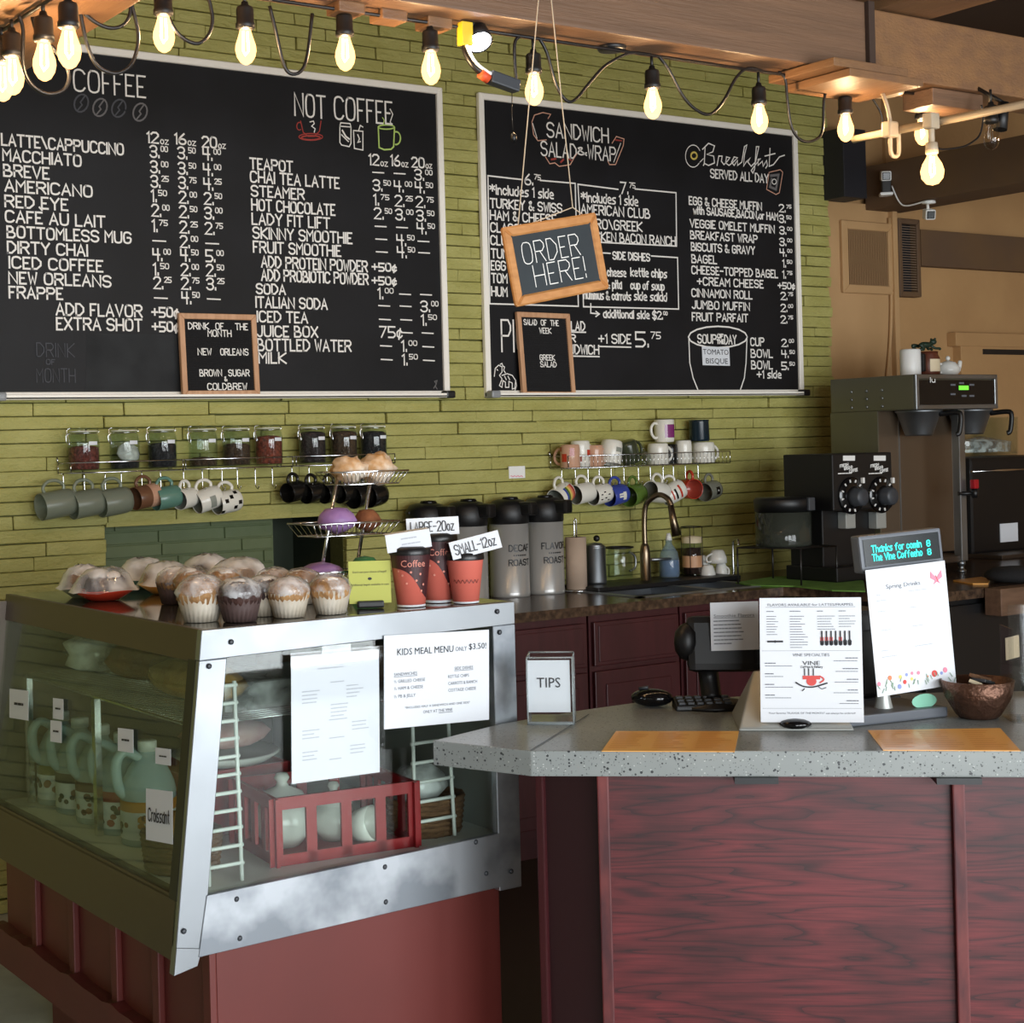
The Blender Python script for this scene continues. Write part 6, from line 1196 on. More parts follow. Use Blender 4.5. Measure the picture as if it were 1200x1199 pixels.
# ---------------------------------------------------------------- on top of the case
CT2 = CZT + .0015
def pastry(label, px, py, bowl, R, m, seed, base=None):
    p = WZ(px, py, CT2); t = thing('wrapped_pastry', label, 'pastry', (p.x, p.y, CT2), seed * .7, 'pastries wrapped in film on the case')
    MB().lathe([(0, 0), (R * .5, 0), (R * .98, .022), (R * 1.0, .026), (R * .96, .026), (R * .5, .005), (0, .005)], 28).build('bowl', M[bowl], t)
    mb = MB()
    for k in range(3): a = k * 2.1 + seed; mb.blob((R * .35 * math.cos(a), R * .35 * math.sin(a), .034), (R * .48, R * .44, .03), 2, .1, seed=seed + k)
    mb.build('pastry', M[m], t); mb = MB()
    for k in range(3): a = k * 2.1 + seed; mb.blob((R * .32 * math.cos(a), R * .32 * math.sin(a), .05), (R * .33, R * .30, .02), 2, .15, seed=seed + k)
    mb.build('icing', M['icing'], t)
    mb = MB(); rnd = random.Random(seed); ring = 20
    rows = [[(R * f * (1 + rnd.uniform(-.06, .06)) * math.cos(2 * PI * i / ring), R * f * (1 + rnd.uniform(-.06, .06)) * math.sin(2 * PI * i / ring), z + rnd.uniform(-.004, .004)) for i in range(ring)] for f, z in ((1.12, .024), (1.0, .034), (.85, .058), (.6, .074), (.25, .08))]
    vr = [[mb.bm.verts.new(q) for q in r_] for r_ in rows]
    for A, B in zip(vr, vr[1:]):
        for i in range(ring): mb.f([A[i], A[(i + 1) % ring], B[(i + 1) % ring], B[i]], 0, True)
    mb.f(vr[-1], 0, True); mb.build('cling_film', M['wrap'], t)
pastry('film-wrapped pastry in a red bowl, front left of the case top', 122, 703, 'mug_red', .075, 'choc', 1); pastry('film-wrapped pastry in a clear dish left of the red bowl', 98, 699, 'frost', .06, 'muffin', 2); pastry('film-wrapped chocolate pastry in a teal bowl at the back', 168, 689, 'mug_teal', .068, 'choc', 3)
pastry('film-wrapped pastry in an orange dish behind the muffins', 195, 695, 'orange_card', .07, 'muffin', 4); pastry('white dish with wrapped chocolate pastry, back row left of a pair', 244, 684, 'porcelain', .07, 'choc', 5); pastry('white dish with wrapped cinnamon pastry, back row right of a pair', 281, 690, 'porcelain', .075, 'muffin', 6)
def muffin(label, px, py, m='muffin', liner='liner', k=1.0, seed=0, ice=True):
    p = WZ(px, py, CT2); t = thing('muffin', label, 'muffin', (p.x, p.y + .03, CT2), seed, 'muffins in paper liners on the case'); R = .043 * k
    MB().lathe([(0, 0), (R * .72, 0), (R * 1.02, .052 * k), (R * .98, .052 * k), (R * .7, .004), (0, .004)], 48, flute=.05).build('paper_liner', M[liner], t)
    MB().blob((0, 0, .05 * k), (R * 1.04, R * 1.04, .03 * k), 3, .07, seed=seed).build('muffin_top', M[m], t)
    if ice: MB().blob((R * .15, 0, .068 * k), (R * .55, R * .5, .014 * k), 2, .3, seed=seed + 3).build('icing', M['icing'], t)
    mb = MB(); mb.blob((0, 0, .056 * k), (R * 1.12, R * 1.12, .033 * k), 2, .06, seed=seed + 5); mb.build('cling_film', M['wrap_thin'], t)
for l, px, py, m, ln, k, s_, ic in (('muffin with drizzled top, left end of the front muffins', 212, 708, 'muffin', 'liner_dark', 1, 1, True), ('large pale muffin at the front corner of the case', 243, 729, 'muffin', 'liner', 1.12, 2, True), ('dark chocolate muffin at the front, right of the large pale one', 289, 729, 'choc', 'liner_dark', 1.06, 3, True), ('muffin in the second row behind the large pale one', 232, 709, 'muffin', 'liner', 1, 4, True), ('muffin tucked behind the chocolate muffin', 270, 709, 'muffin', 'liner', 1, 5, True), ('white-iced muffin right of the chocolate muffin', 318, 722, 'choc', 'liner', 1, 6, True),
 ('pale muffin in the front row, second from the right', 347, 724, 'muffin', 'liner', 1.0, 7, False), ('iced muffin in the second row behind the front pair', 330, 706, 'muffin', 'liner', .95, 8, True), ('small muffin behind, third from the right', 362, 708, 'muffin', 'liner', .95, 9, True), ('plain topped muffin at the right end by the yellow card', 396, 720, 'muffin', 'liner', 1.0, 10, True)): muffin(l, px, py, m, ln, k, s_, ic)
# yellow card
p = WZ(434, 712, CT2); t = thing('bagel_card', 'lime yellow card about bagels standing in a black holder', 'card', (p.x, p.y, CT2), -.45); MB().box((-.03, -.015, 0), (.03, .012, .016), 0, .004).build('card_holder', M['black_plastic'], t); s = Sheet((-.047, -.002, .104), (.047, -.002, .104), (-.047, -.006, .01)); s.slab(.001).build('card', M['yellow_card'], t)
mb = MB(); s.type(mb, "Don't see your choice of bagel?", .5, .28, .05, .8, 0, 'C'); s.type(mb, 'Additional bagels available in case', .5, .58, .05, .9, 0, 'C'); s.disc(mb, .5, .42, .05, sy=.7); mb.build('printing', M['ink'], t, normals=False)
def paper_cup(label, px, py, h, R, sign, tilt, brown, sgn_off):
    p = WZ(px, py, CT2); t = thing('paper_cup', label, 'paper cup', (p.x, p.y, CT2), -.45, 'sample paper cups with size signs'); r0 = R * .68
    MB().lathe([(0, .004), (r0, .004), (r0, 0), (r0 * 1.03, 0), (R, h), (R * 1.03, h + .002), (R * .98, h), (r0 * .98, .008), (0, .008)], 32).build('cup_wall', M['cup_red'], t)
    MB().lathe([(r0 * 1.05, .0), (r0 * 1.045, .008), (r0 * .99, .008)], 32).build('cup_foot', M['paper'], t)
    q = lambda z: r0 * 1.03 + (R - r0 * 1.03) * z / h + .0006
    if brown:                                                       # dark swoosh round the upper cup
        mb = MB(); n = 28
        for i in range(n):
            a, b = -3.0 + 4.2 * i / n, -3.0 + 4.2 * (i + 1) / n; za = h * (.74 - .62 / (1 + math.exp(-(a + 1.3) * 3.2))); zb = h * (.74 - .62 / (1 + math.exp(-(b + 1.3) * 3.2)))
            mb.poly([(q(za) * math.cos(a), q(za) * math.sin(a), za), (q(zb) * math.cos(b), q(zb) * math.sin(b), zb), (q(h) * math.cos(b), q(h) * math.sin(b), h - .001), (q(h) * math.cos(a), q(h) * math.sin(a), h - .001)])
        mb.build('brown_swoosh', M['cup_brown'], t, normals=False); mb = MB(); w0 = -PI / 2 - .1
        def wr(a, b): r_ = q(b) + .0007; return Vector((r_ * math.cos(w0 + a / r_), r_ * math.sin(w0 + a / r_), b))
        printed(mb, 'Coffee', None, None, None, .016, .058, 0, 'C', wrap=lambda a, b: wr(a + .006, b + h * .76))
        for a, z in ((-.02, .6), (-.01, .45), (.022, .62), (.012, .5), (.03, .42), (-.03, .68), (.0, .66), (.024, .3)): mb.poly([wr(a + .003 * math.cos(k), z * h + .003 * math.sin(k)) for k in (0, 1.2, 2.5, 3.8, 5)])
        mb.build('lettering', M['cup_text'], t, normals=False)
    else:
        mb = MB(); w0 = -PI / 2 - .1
        def wr2(a, b): r_ = q(b) + .0005; return Vector((r_ * math.cos(w0 + a / r_), r_ * math.sin(w0 + a / r_), b))
        pts = [wr2(-.03 + .06 * i / 30, h * .5 + .004 * math.sin(i * 1.3)) for i in range(31)]
        for A, B in zip(pts, pts[1:]): ribbon(mb, [A, B], Vector((A.x, A.y, 0)), .0013, 0, .0003)
        mb.build('scroll_line', M['base_red'], t, normals=False)
    MB().lathe([(R * 1.03, h - .003), (R * 1.05, h), (R * 1.02, h + .012), (R * .9, h + .016), (R * .88, h + .01), (0, h + .01)], 32).build('lid', M['cup_lid'], t)
    w, hh = sgn_off[2], .04; zb = h + .012
    sg = thing('size_sign', sign[1], 'paper sign', (p.x + sgn_off[0], p.y + sgn_off[1], CT2 + zb), -.45, 'folded paper size signs on the cups', rot=(sign[2], tilt, -.45))
    s = Sheet((-w / 2, -.024, hh), (w / 2, -.024, hh), (-w / 2, -.03, 0)); b_ = s.slab(.0006); b_.hexa([(-w / 2, -.025, hh - .0006), (w / 2, -.025, hh - .0006), (w / 2, .03, hh * .85), (-w / 2, .03, hh * .85), (-w / 2, -.024, hh), (w / 2, -.024, hh), (w / 2, .03, hh * .86), (-w / 2, .03, hh * .86)]); b_.build('folded_paper', M['paper'], sg)
    mb = MB(); hand(mb, sign[0], s.p(.08, .78), s.u, s.v, hh * .55, w * .82, .0022) if sign[0] else s.lines(mb, .35, .4, .5, .1, 2, .3, 0, 3); mb.build('lettering', M['ink'] if sign[0] else M['ink_pale'], sg, normals=False)
paper_cup('middle sized Coffee cup beside the yellow card', 482, 710, .118, .045, (None, 'white paper sign with faint marks on the middle cup', .1), -.12, True, (-.005, .0, .1))
paper_cup('tallest Coffee cup at the back of the three', 514, 705, .142, .045, ('LARGE-20oz', 'white paper sign LARGE-20oz on the tallest cup', 0), -.02, True, (-.015, .0, .12))
paper_cup('small coral cup nearest the end of the case', 546, 706, .1, .042, ('SMALL-12oz', 'white paper sign SMALL-12oz on the small cup', 0), -.22, False, (.016, -.02, .115))
# tiered basket stand
def tiers():
    Yt = -1.62; b = WY(398, 690, Yt); t = thing('basket_stand', 'three tier chrome wire basket stand leaning behind the muffins', 'basket stand', (b.x, Yt, CT2))
    P = lambda px, py: WY(px, py, Yt)
    MB().tube([P(396, 556), P(372, 698)], .005, 8).build('pole', M['chrome'], t, world=True); MB().tube([P(437, 545), P(418, 666)], .005, 8).build('pole', M['chrome'], t, world=True)
    k = 0
    for (xa, ya), (xb, yb) in (((385, 553), (462, 552)), ((352, 612), (452, 612)), ((343, 668), (410, 671))):
        a, c = P(xa, ya), P(xb, yb); z = (a.z + c.z) / 2; d = .14; mb = MB(); h = .033
        mb.tube([(a.x, Yt - d / 2, z), (c.x, Yt - d / 2, z), (c.x, Yt + d / 2, z), (a.x, Yt + d / 2, z)], .0028, 6, closed=True); i_ = .02
        mb.tube([(a.x + i_, Yt - d / 2 + i_, z - h), (c.x - i_, Yt - d / 2 + i_, z - h), (c.x - i_, Yt + d / 2 - i_, z - h), (a.x + i_, Yt + d / 2 - i_, z - h)], .0022, 6, closed=True); n = 15
        for i in range(n + 1): x = a.x + (c.x - a.x) * i / n; xi = a.x + i_ + (c.x - a.x - 2 * i_) * i / n; mb.tube([(x, Yt - d / 2, z), (xi, Yt - d / 2 + i_, z - h), (xi, Yt + d / 2 - i_, z - h), (x, Yt + d / 2, z)], .0013, 4)
        mb.build('wire_basket', M['chrome'], t, world=True)
        zf = z - h + .004
        if k == 0:
            for j, (fx, l) in enumerate(((.3, 'bagged biscotti heap at the left of the top basket'), (.72, 'bagged biscotti heap at the right of the top basket'))): mb = MB(); mb.blob((0, 0, .035), (.05, .045, .036 + .008 * j), 3, .2, seed=4 + j); o = mb.build('snack_bag', mat('golden snack', 'b98a52', .5, col2='e8dccb', scale=16, bump=.5, bscale=30)); o.location = (a.x + (c.x - a.x) * fx, Yt, zf); tag(o, l, 'snack bag', 'snack bags in the tiered stand')
        elif k == 1:
            for fx, l, m, r in ((.42, 'purple snack bag in the middle basket', 'purple', (.055, .05, .034)), (.78, 'brown cookies bagged in the middle basket', 'cookie', (.035, .04, .03))): o = MB().blob((0, 0, r[2]), r, 2, .12, seed=9).build('snack_bag', M[m]); o.location = (a.x + (c.x - a.x) * fx, Yt, zf); tag(o, l, 'snack bag', 'snack bags in the tiered stand')
        else: o = MB().blob((0, 0, .026), (.06, .05, .028), 2, .12, seed=5).build('snack_bag', M['purple']); o.location = (a.x + (c.x - a.x) * .5, Yt, zf); tag(o, 'purple snack bag in the lowest basket behind the muffins', 'snack bag', 'snack bags in the tiered stand')
        k += 1
    MB().box((a.x - .0, Yt - .06, CT2), (a.x + .22, Yt + .06, CT2 + .006), 0, .002).build('base_plate', M['chrome'], t, world=True)
tiers()
p = WZ(428, 685, CT2); tag(MB().lathe([(0, .075), (.025, .07), (.04, .05), (.044, .02), (.04, 0), (0, 0)], 24, Matrix.Translation((p.x, p.y, CT2))).build('green_dome', mat('green glass dome', '3f7a4c', .2)), 'small green dome behind the yellow card', 'dome')
# ================================================================== terrazzo service counter
CH = .915; DF = Vector((.757, -.653, 0)).normalized(); NI = Vector((.653, .757, 0)).normalized()   # along the front edge, and inwards from it
def service_counter():
    A, B = WZ(507, 868, CH), WZ(622, 880, CH); C_ = B + DF * 2.3; D = C_ + NI * .85; 
    t = thing('service_counter', 'terrazzo topped service counter with red stained wood front', 'counter', (B.x, B.y, 0))
    poly = [A, B, C_, D, Vector((.98, -2.47, 0)), Vector((.72, -2.365, 0)), Vector((.55, -2.366, 0)), Vector((.30, -2.385, 0))]
    MB().prism([(p.x, p.y) for p in poly], CH - .052, CH, 0, .003).build('terrazzo_top', M['terrazzo'], t, world=True)
    off = .055; pp = B + NI * off
    P1 = WP(704, 912, pp, NI); P1.z = 0; P2 = WP(1121, 912, pp, NI); P2.z = 0
    AB = (A - B); AB.z = 0; AB.normalize(); zt = CH - .052
    # side face runs back from the corner, parallel to the short edge of the top
    nS = Vector((AB.y, -AB.x, 0)); P0 = WP(632, 912, P1, nS); P0.z = 0
    if (P0 - P1).length > .6 or (P0 - P1).dot(AB) < 0: P0 = P1 + AB * .28
    # local frame so that the wood figure runs along the panel
    ang = math.atan2(DF.y, DF.x)
    def panel(name, a, b, m, th=.018):
        L = (b - a).length; an = math.atan2((b - a).y, (b - a).x); mb = MB(); mb.box((0, 0, 0), (L, th, zt)); o = mb.build(name, m, t); o.location = (a.x - B.x, a.y - B.y, 0); o.rotation_euler = (0, 0, an); return o
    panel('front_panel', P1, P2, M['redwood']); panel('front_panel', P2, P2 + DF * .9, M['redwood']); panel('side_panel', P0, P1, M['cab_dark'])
    def post(p, d, m='post', w=.024):
        mb = MB(); mb.obox((p.x, p.y, zt / 2), d, Vector((-d.y, d.x, 0)), Z, w, .02, zt, 0, .003); mb.build('batten', M[m], t, world=True)
    post(P1 + DF * .004 - NI * .006, DF); post(P2 - NI * .008, DF); post(P0 - Vector((0, .006, 0)), AB, 'cab', .018)
    q = P0 + AB * .02; MB().prism([(P1.x, P1.y), (P2.x + DF.x * .9, P2.y + DF.y * .9), ((P2 + DF * .9 + NI * .5).x, (P2 + DF * .9 + NI * .5).y), ((P1 + NI * .5).x, (P1 + NI * .5).y), (P0.x, P0.y)], .02, .06).build('inner_floor', M['cab'], t, world=True)
    for px in (885, 1120): p = WP(px, 912, pp - NI * .03, NI); mb = MB(); mb.obox((p.x, p.y, zt - .006), DF, NI, Z, .085, .07, .012); mb.build('support_plate', M['cap_black'], t, world=True)
    mb = MB(); a, b = WZ(622, 880, CH), WZ(690, 838, CH); ribbon(mb, [(a.x, a.y, CH), (b.x, b.y, CH)], Z, .003); mb.build('top_seam', M['dark_grey'], t, world=True, normals=False)
service_counter()
UX = DF; ANG = math.atan2(DF.y, DF.x)
# tip jar
p = WZ(618, 850, CH); t = thing('tip_jar', 'clear acrylic tip box with a white card reading TIPS', 'tip jar', (p.x, p.y, CH + .0005), ANG); w, d, h = .104, .1, .148
mb = MB(); mb.box((0, 0, 0), (w, d, .006)); mb.box((0, 0, 0), (w, .004, h)); mb.box((0, d - .004, 0), (w, d, h)); mb.box((0, 0, 0), (.004, d, h)); mb.box((w - .004, 0, 0), (w, d, h)); mb.build('acrylic_box', M['acrylic'], t)
mb = MB()
for z_ in (.002, h): mb.tube([(.002, .002, z_), (w - .002, .002, z_), (w - .002, d - .002, z_), (.002, d - .002, z_)], .0022, 5, closed=True)
for x_, y_ in ((.002, .002), (w - .002, .002), (w - .002, d - .002), (.002, d - .002)): mb.tube([(x_, y_, 0), (x_, y_, h)], .0022, 5)
mb.build('polished_edge', M['acrylic_edge'], t); MB().box((.001, .001, .0), (w - .001, d - .001, .007)).build('base_slab', M['acrylic_edge'], t)
s = Sheet((.002, .006, h - .006), (w - .008, .006, h - .006), (.002, .006, .027)); o = s.slab(.001).build('card', M['paper'], t); s2 = Sheet((.002, -.0006, h - .006), (w - .008, -.0006, h - .006), (.002, -.0006, .027)); mb = MB(); printed(mb, 'TIPS', Vector((.5 * w - .003, .0052, .082)), X, Z, .023, .052, 0, 'C', .0004); mb.build('printing', M['ink'], o, normals=False)
# mouse shaped scanner and keypad
p = WZ(771, 829, CH); t = thing('mouse', 'glossy black computer mouse on the counter by the keypad', 'mouse', (p.x, p.y + .02, CH + .0005), .6); MB().blob((0, 0, .02), (.034, .05, .021), 3).build('mouse_body', M['black_gloss'], t); MB().tube([(0, .03, .04), (0, .008, .044)], .004, 6).build('wheel', M['dark_grey'], t); MB().tube(smooth([(.01, .05, .006), (.06, .03, .004), (.12, .0, .004)]), .002, 5).build('cord', M['cable'], t)
p = WZ(822, 834, CH); t = thing('keypad', 'black keypad lying on the counter left of the register', 'keypad', (p.x, p.y + .02, CH + .0005), ANG + .12); MB().hexa([(-.045, -.01, 0), (.09, -.01, 0), (.09, .06, 0), (-.045, .06, 0), (-.044, -.009, .012), (.089, -.009, .012), (.089, .059, .024), (-.044, .059, .024)], 0, .003).build('keypad_body', M['black_plastic'], t)
for i in range(6):
    for j in range(3): MB().box((-.038 + i * .021, -.003 + j * .02, .012 + j * .0034), (-.022 + i * .021, .012 + j * .02, .019 + j * .0036), 0, .002).build('key', M['dark_grey'], t)
# register with the flavours sheet
def register():
    a, b = WZ(865, 857, CH), WZ(1002, 857, CH); mid = (a + b) / 2; t = thing('register_screen', 'point of sale screen seen from behind on a silver foot', 'register', (mid.x, mid.y, CH + .0005), ANG); L = (b - a).length
    MB().hexa([(-L / 2, 0, 0), (L / 2, 0, 0), (L / 2, .22, 0), (-L / 2, .22, 0), (-L / 2 + .004, .004, .006), (L / 2 - .004, .004, .006), (L / 2 - .05, .2, .1), (-L / 2 + .05, .2, .1)], 0, .004).build('silver_foot', M['silver'], t)
    MB().blob((0, .02, .012), (.035, .03, .012), 2).build('foot_button', M['black_gloss'], t)
    mb = MB(); n = Vector((0, -.96, .28)).normalized(); v = Vector((0, .28, .96)).normalized(); mb.obox((0.03, .125, .15), X, v, n, .15, .2, .03, 0, .008); mb.build('screen_back', M['black_plastic'], t)
    mb = MB(); mb.obox((.02, .15, .09), X, v, n, .08, .12, .05, 0, .01); mb.build('neck', M['black_plastic'], t)
    pt = Vector((mid.x, mid.y, CH)) + NI * .012; nn = (-NI * .975 + Z * .22).normalized()
    tl, tr, bl = (WP(*q, pt, nn) for q in ((890, 701), (1009, 700), (891.5, 846.5)))
    s = Sheet(tl, tr, bl); o = s.slab().build('flavors_sheet', M['paper']); tag(o, 'white printed sheet listing latte flavors with a red cup logo', 'printed sheet')
    mb = MB(); s.type(mb, 'FLAVORS AVAILABLE for LATTES/FRAPPES', .5, .068, .022, .84, 0, 'C')
    s.type(mb, 'VINE SPECIALTIES', .5, .475, .025, .36, 0, 'C'); s.type(mb, 'Your favorite "FLAVOR OF THE MONTH" can always be ordered!', .5, .935, .016, .84, 0, 'C'); s.rule(mb, .06, .94, .077, .003)
    s.type(mb, 'COMBO', .07, .118, .012, .1) if 0 else None
    for a, n in ((.07, 8), (.3, 13), (.57, 6), (.78, 5)): s.lines(mb, a, .115, .1, .009, 1, .02, 0, int(a * 50)); s.lines(mb, a, .155, .17 if a > .2 else .13, .007, n, .021, 0, int(a * 100))
    for b in (.535, .62, .705, .79): s.lines(mb, .05, b, .1, .011, 1, .02, 0, int(b * 99)); s.lines(mb, .05, b + .02, .3, .007, 1, .02, 0, int(b * 199))
    for b in (.495, .58, .665, .75, .835): s.lines(mb, .95, b, .14, .011, 1, .02, 0, int(b * 98), True); s.lines(mb, .95, b + .02, .32, .007, 1, .02, 0, int(b * 198), True)
    s.rule(mb, .02, .98, .43, .002); s.rule(mb, .02, .98, .89, .002); mb.build('printing', M['ink_grey'], o, normals=False)
    mb = MB(); s.type(mb, 'VINE', .5, .545, .034, .17, 0, 'C'); hand(mb, 'Coffee & Eatery', s.p(.40, .565), s.u, s.v, .016 * s.h, .2 * s.w, .0008) if 0 else hand(mb, 'Coffee & Eatery', s.p(.4, .567), s.u, s.v, .014 * s.h, .21 * s.w, .0008)
    for x_ in (.435, .475, .52): ribbon(mb, [s.p(x_, .575), s.p(x_, .625)], s.n, .0022)
    for k in range(7): s.disc(mb, .61 + k * .045 + 0, .36, .016, sy=1.4); s.disc(mb, .61 + k * .045, .375, .015)
    for k in range(7): ribbon(mb, [s.p(.61 + k * .045, .275), s.p(.61 + k * .045, .345)], s.n, .003)
    s.disc(mb, .15, .355, .011, 0, 10, 1); ribbon(mb, [s.p(.08, .355), s.p(.22, .355)], s.n, .004); ribbon(mb, smooth([s.p(.35, .685), s.p(.42, .715), s.p(.52, .72), s.p(.65, .69)]), s.n, .003); ribbon(mb, [s.p(.43, .735), s.p(.41, .75)], s.n, .002); ribbon(mb, smooth([s.p(.57, .72), s.p(.6, .735), s.p(.64, .725)]), s.n, .0015)
    mb.build('dark_printing', M['ink'], o, normals=False)
    mb = MB(); s.disc(mb, .5, .675, .04, 0, 16, .9); mb.poly([s.p(.415, .63, .0013), s.p(.415, .66, .0013), s.p(.585, .66, .0013), s.p(.585, .63, .0013)]); ribbon(mb, [s.p(.585 + .035 * math.sin(k * PI / 8), .635 + .05 * k / 8, .0002) for k in range(9)], s.n, .003)
    for k in (0, 1, 2, 4): mb.poly([s.p(.595 + k * .045, .32, .0014), s.p(.595 + k * .045, .35, .0014), s.p(.625 + k * .045, .35, .0014), s.p(.625 + k * .045, .32, .0014)])
    mb.build('red_printing', M['red_print'], o, normals=False)
register()
# card terminal behind the smoothie list
def terminal():
    p = WZ(838, 838, CH) + NI * .12; t = thing('card_terminal', 'black terminal on a curved arm behind the smoothie list', 'terminal', (p.x, p.y, CH + .0005), ANG)
    MB().lathe([(0, 0), (.085, 0), (.085, .008), (.03, .02), (0, .022)], 28).build('terminal_base', M['black_plastic'], t); MB().tube(smooth([(0, 0, .015), (-.005, .02, .07), (-.01, .0, .12)]), .024, 10).build('arm', M['black_plastic'], t)
    n = Vector((0, -.97, .2)).normalized(); v = Vector((0, .2, .97)).normalized(); MB().obox((.03, .0, .145), X, v, n, .17, .13, .04, 0, .018).build('terminal_body', M['black_plastic'], t)
    MB().blob((-.055, .0, .15), (.03, .03, .045), 2).build('reader_hump', M['black_plastic'], t)
    pt = Vector((p.x, p.y, CH)) - NI * .03; s = Sheet(WP(832, 706.5, pt, -NI), WP(888.5, 704.5, pt, -NI), WP(833.5, 763, pt, -NI)); o = s.slab().build('smoothie_sheet', M['paper']); tag(o, 'small white sheet headed Smoothie Flavors left of the flavors sheet', 'printed sheet')
    mb = MB(); s.type(mb, 'Smoothie Flavors', .07, .31, .07, .84); s.rule(mb, .07, .92, .325, .008); s.lines(mb, .07, .4, .62, .03, 7, .078, 0, 5); mb.build('printing', M['ink_grey'], o, normals=False)
terminal()
# pole display with the spring drinks sheet
def pole():
    al = math.radians(-10.5); u = Vector((math.cos(al), math.sin(al), 0)); n = Vector((u.y, -u.x, 0)); p = WZ(1050, 846, CH) + Vector((.02, .05, 0))
    t = thing('pole_display', 'customer pole display with teal text on a grey base', 'display', (p.x, p.y, CH + .0005), al)
    bw = .2; MB().box((-.14, -.06, 0), (.125, .1, .022), 0, .004).build('base_plate', M['mid_grey'], t); MB().lathe([(.02, .022), (.014, .05), (.013, .3), (0, .3)], 16, Matrix.Translation((0, -.0, 0))).build('pole', M['silver'], t)
    pl = p - n * -.0; pt = Vector((p.x, p.y, 0)) + n * .03
    c = [WP(*q, pt, n) for q in ((1006, 629), (1102, 618.5), (1104, 664), (1011, 673))]; s = Sheet(c[0], c[1], c[3]); MB().obox(s.p(.5, .5, -.015), s.u, s.v, s.n, s.w, s.h, .03, 0, .005).build('display_head', M['mid_grey'], t, world=True); sc = MB(); sc.obox(s.p(.5, .46, .0005), s.u, s.v, s.n, s.w * .92, s.h * .72, .002); sc.build('screen', M['screen'], t, world=True)
    mb = MB(); hand(mb, 'Thanks for comin', s.p(.13, .45, .001), s.u, s.v, s.h * .17, s.w * .6, .0028); hand(mb, 'The Vine Coffeeho', s.p(.13, .68, .001), s.u, s.v, s.h * .17, s.w * .6, .0028); hand(mb, '8', s.p(.8, .45, .001), s.u, s.v, s.h * .15, s.w * .04, .0028); hand(mb, '8', s.p(.8, .68, .001), s.u, s.v, s.h * .15, s.w * .04, .0028); mb.build('display_text', M['vfd'], t, world=True, normals=False)
    pt2 = pt + n * .016; c = [WP(*q, pt2, n) for q in ((1014, 668.5), (1107, 657), (1115.5, 803), (1028.5, 817))]; s = Sheet(c[0], c[1], c[3]); o = s.slab().build('spring_sheet', M['paper']); tag(o, 'bright white sheet headed Spring Drinks with a flower border', 'printed sheet')
    mb = MB(); s.type(mb, 'Spring Drinks', .23, .165, .035, .43); mb.build('heading_lettering', M['ink_grey'], o, normals=False)
    mb = MB()
    for a, b, w_ in ((.1, .21, .08), (.5, .21, .35), (.1, .255, .22), (.1, .34, .14), (.5, .34, .16), (.12, .49, .2), (.5, .49, .22), (.1, .65, .14), (.52, .65, .22), (.1, .7, .2)): s.lines(mb, a, b, w_, .009, 1, .02, 0, int(a * 77 + b * 99))
    mb.build('faint_lettering', M['ink_pale'], o, normals=False)
    mb = MB(); mats = ['red_print', 'pink_print', 'blue_print', 'yellow_print', 'green_print', 'orange_print']; rnd = random.Random(11)
    for a, b, r, k in ((.17, .865, .02, 5), (.03, .90, .018, 1), (.3, .87, .016, 3), (.35, .915, .018, 0), (.38, .86, .014, 2), (.45, .855, .014, 1), (.53, .86, .016, 1), (.73, .885, .028, 0), (.87, .87, .022, 1), (.82, .89, .014, 2), (.44, .9, .014, 3), (.28, .945, .02, 2), (.64, .9, .01, 5)): s.disc(mb, a, b, r, k)
    for i in range(26): a = rnd.uniform(.02, .97); b = rnd.uniform(.9, .975); ribbon(mb, [s.p(a, b), s.p(a + rnd.uniform(-.03, .03), b - .03)], s.n, .0018, 4)
    for sx_ in (-1, 1): mb.poly([s.p(.87, .13, .0012), s.p(.87 + sx_ * .07, .07, .0012), s.p(.87 + sx_ * .075, .125, .0012), s.p(.87 + sx_ * .02, .15, .0012), s.p(.87 + sx_ * .05, .18, .0012), s.p(.87, .16, .0012)], 1)
    ribbon(mb, [s.p(.86, .11), s.p(.885, .16)], s.n, .0015, 0); mb.build('flower_printing', [M[k] for k in mats], o, normals=False)
    q = WP(1079, 822, pt + n * .008, n); mb = MB(); mb.poly([q + u * (.034 * math.cos(k * PI / 8) + .01) + Z * .016 * math.sin(k * PI / 8) for k in range(16)]); lf = mb.build('leaf_sticker', mat('mint paper', '8fd0b4', .6), t, world=True)
    # black printer behind
    pr = thing('receipt_printer', 'black box printer standing behind the Spring Drinks sheet', 'printer', (p.x + .05, p.y + .13, CH + .023), al); 
    MB().box((-.11, -.01, 0), (.09, .14, .2), 0, .008).build('printer_body', M['black_plastic'], pr); MB().box((-.09, -.012, .15), (.07, .02, .19), 0, .004).build('paper_slot', M['dark_grey'], pr)
    MB().box((-.14, -.02, -.0225), (.12, .17, -.001), 0, .003).build('printer_foot', M['dark_grey'], pr)
pole()
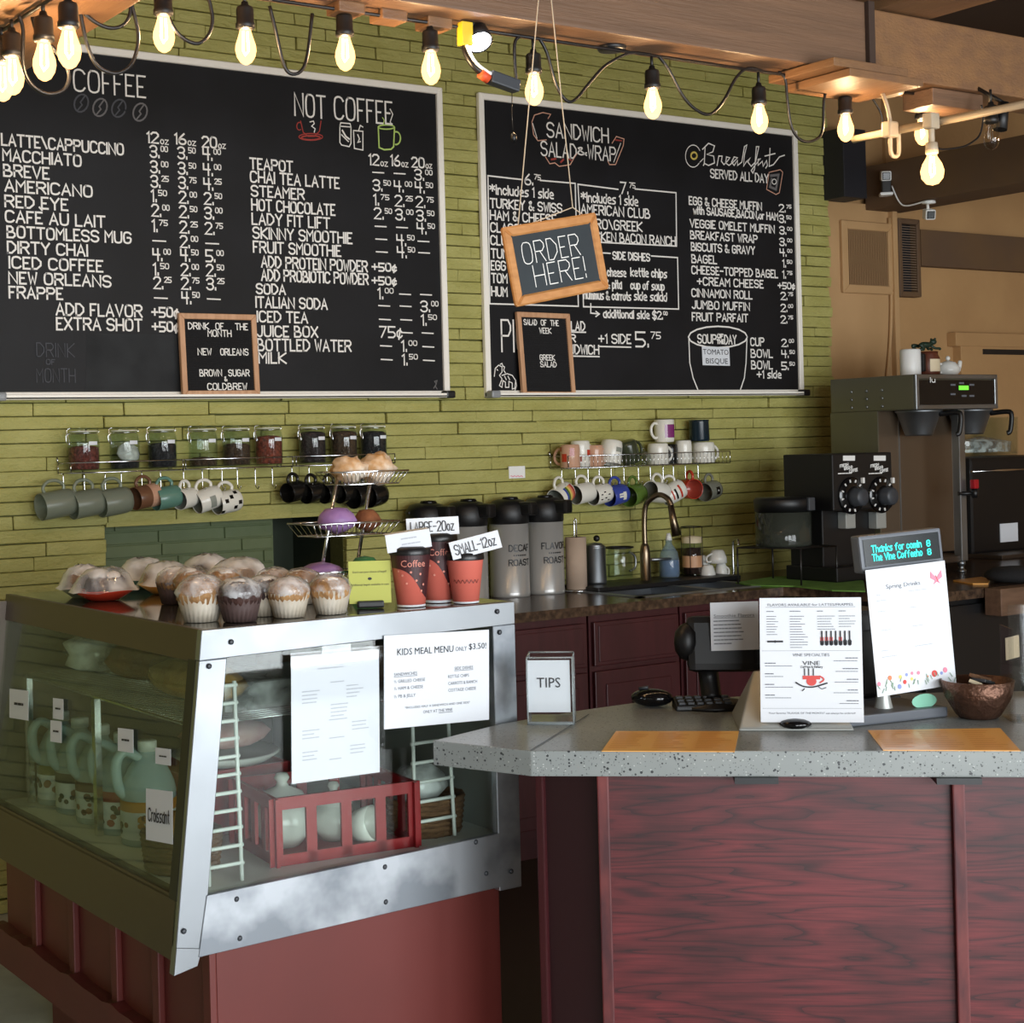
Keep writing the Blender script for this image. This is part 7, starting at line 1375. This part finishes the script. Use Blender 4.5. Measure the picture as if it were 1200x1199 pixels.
# menus lying flat
for l, q, sd in (('orange printed menu lying on the counter in front of the tip jar', ((705, 880.5), (861, 881), (866, 857), (722, 857)), 1), ('orange printed menu lying on the counter in front of the pole display', ((1035, 879.5), (1196, 880), (1172, 853.5), (1017, 856)), 2)):
    c = [WZ(*k, CH + .0015) for k in q]; o = MB().prism([(k.x, k.y) for k in c], CH + .0008, CH + .002).build('menu_card', M['orange_card']); tag(o, l, 'menu', 'orange menus on the counter'); mb = MB(); s = Sheet(c[3], c[2], c[0]); rnd = random.Random(sd)
    Pq = lambda a, b: (c[3] * (1 - a) * (1 - b) + c[2] * a * (1 - b) + c[1] * a * b + c[0] * (1 - a) * b)
    for i in range(3):
        for j in range(9): a = .04 + i * .33; b = .12 + j * .09; ribbon(mb, [Pq(a, b), Pq(a + rnd.uniform(.12, .26), b)], Z, .0035, 0, .0009)
    mb.build('printing', M['orange_ink'], o, normals=False)
# copper bowl
p = WZ(1157, 846, CH) + Vector((.03, .045, 0)); t = thing('copper_bowl', 'hammered copper bowl at the right end of the counter', 'bowl', (p.x, p.y, CH + .0005)); R = .077
MB().lathe([(0, 0), (R * .5, 0), (R * .62, .008), (R * .9, .045), (R, .082), (R * .97, .083), (R * .87, .046), (R * .55, .012), (0, .01)], 36).build('bowl_body', M['copper'], t)
for i, (dx, dy, rz, m, l) in enumerate(((-.015, -.012, .4, 'cream', 'cream card leaning highest in the copper bowl'), (.018, 0, 1.3, 'black_plastic', 'dark packet in the copper bowl'), (.035, .02, 2.2, 'wicker', 'brown packet at the right in the copper bowl'))):
    o = MB().box((-.024, -.014, -.004), (.024, .014, .004), 0, .002).build('wrapped_mint', M[m]); o.location = (p.x + dx, p.y + dy, CH + .074 + i * .003); o.rotation_euler = (.3, .35 - .3 * i, rz); tag(o, l, 'packet', 'packets in the copper bowl')
MB_fill = MB().blob((0, 0, .05), (R * .7, R * .7, .022), 2, .1, seed=3).build('mint_fill', M['wicker'], t)
# acrylic holder at the right edge
p = WZ(1188, 848, CH); t = thing('sign_holder', 'clear acrylic leaflet holder cut by the right edge', 'sign holder', (p.x, p.y, CH + .0005), ANG + .05); mb = MB(); mb.box((0, 0, 0), (.2, .09, .004)); mb.box((0, .02, 0), (.2, .024, .25)); mb.box((.004, 0, 0), (.2, .004, .12)); mb.box((0, 0, 0), (.004, .09, .2)); mb.build('acrylic_holder', M['acrylic'], t)
# wood block and papers beyond the register
a, b = WY(1165, 690, -1.3), WY(1165, 722, -1.3); o = MB().box((a.x, -1.33, b.z), (a.x + .8, -1.255, a.z), 0, .004).build('wood_rail', M['wood_dark']); tag(o, 'brown wooden rail fixed on the black corner cabinet at right', 'rail')
s = Sheet(WY(1178, 748, -1.236), WY(1194, 744, -1.236), WY(1179, 774, -1.236)); tag(s.slab().build('paper_note', M['cream']), 'cream paper note stuck on the black corner cabinet', 'note')
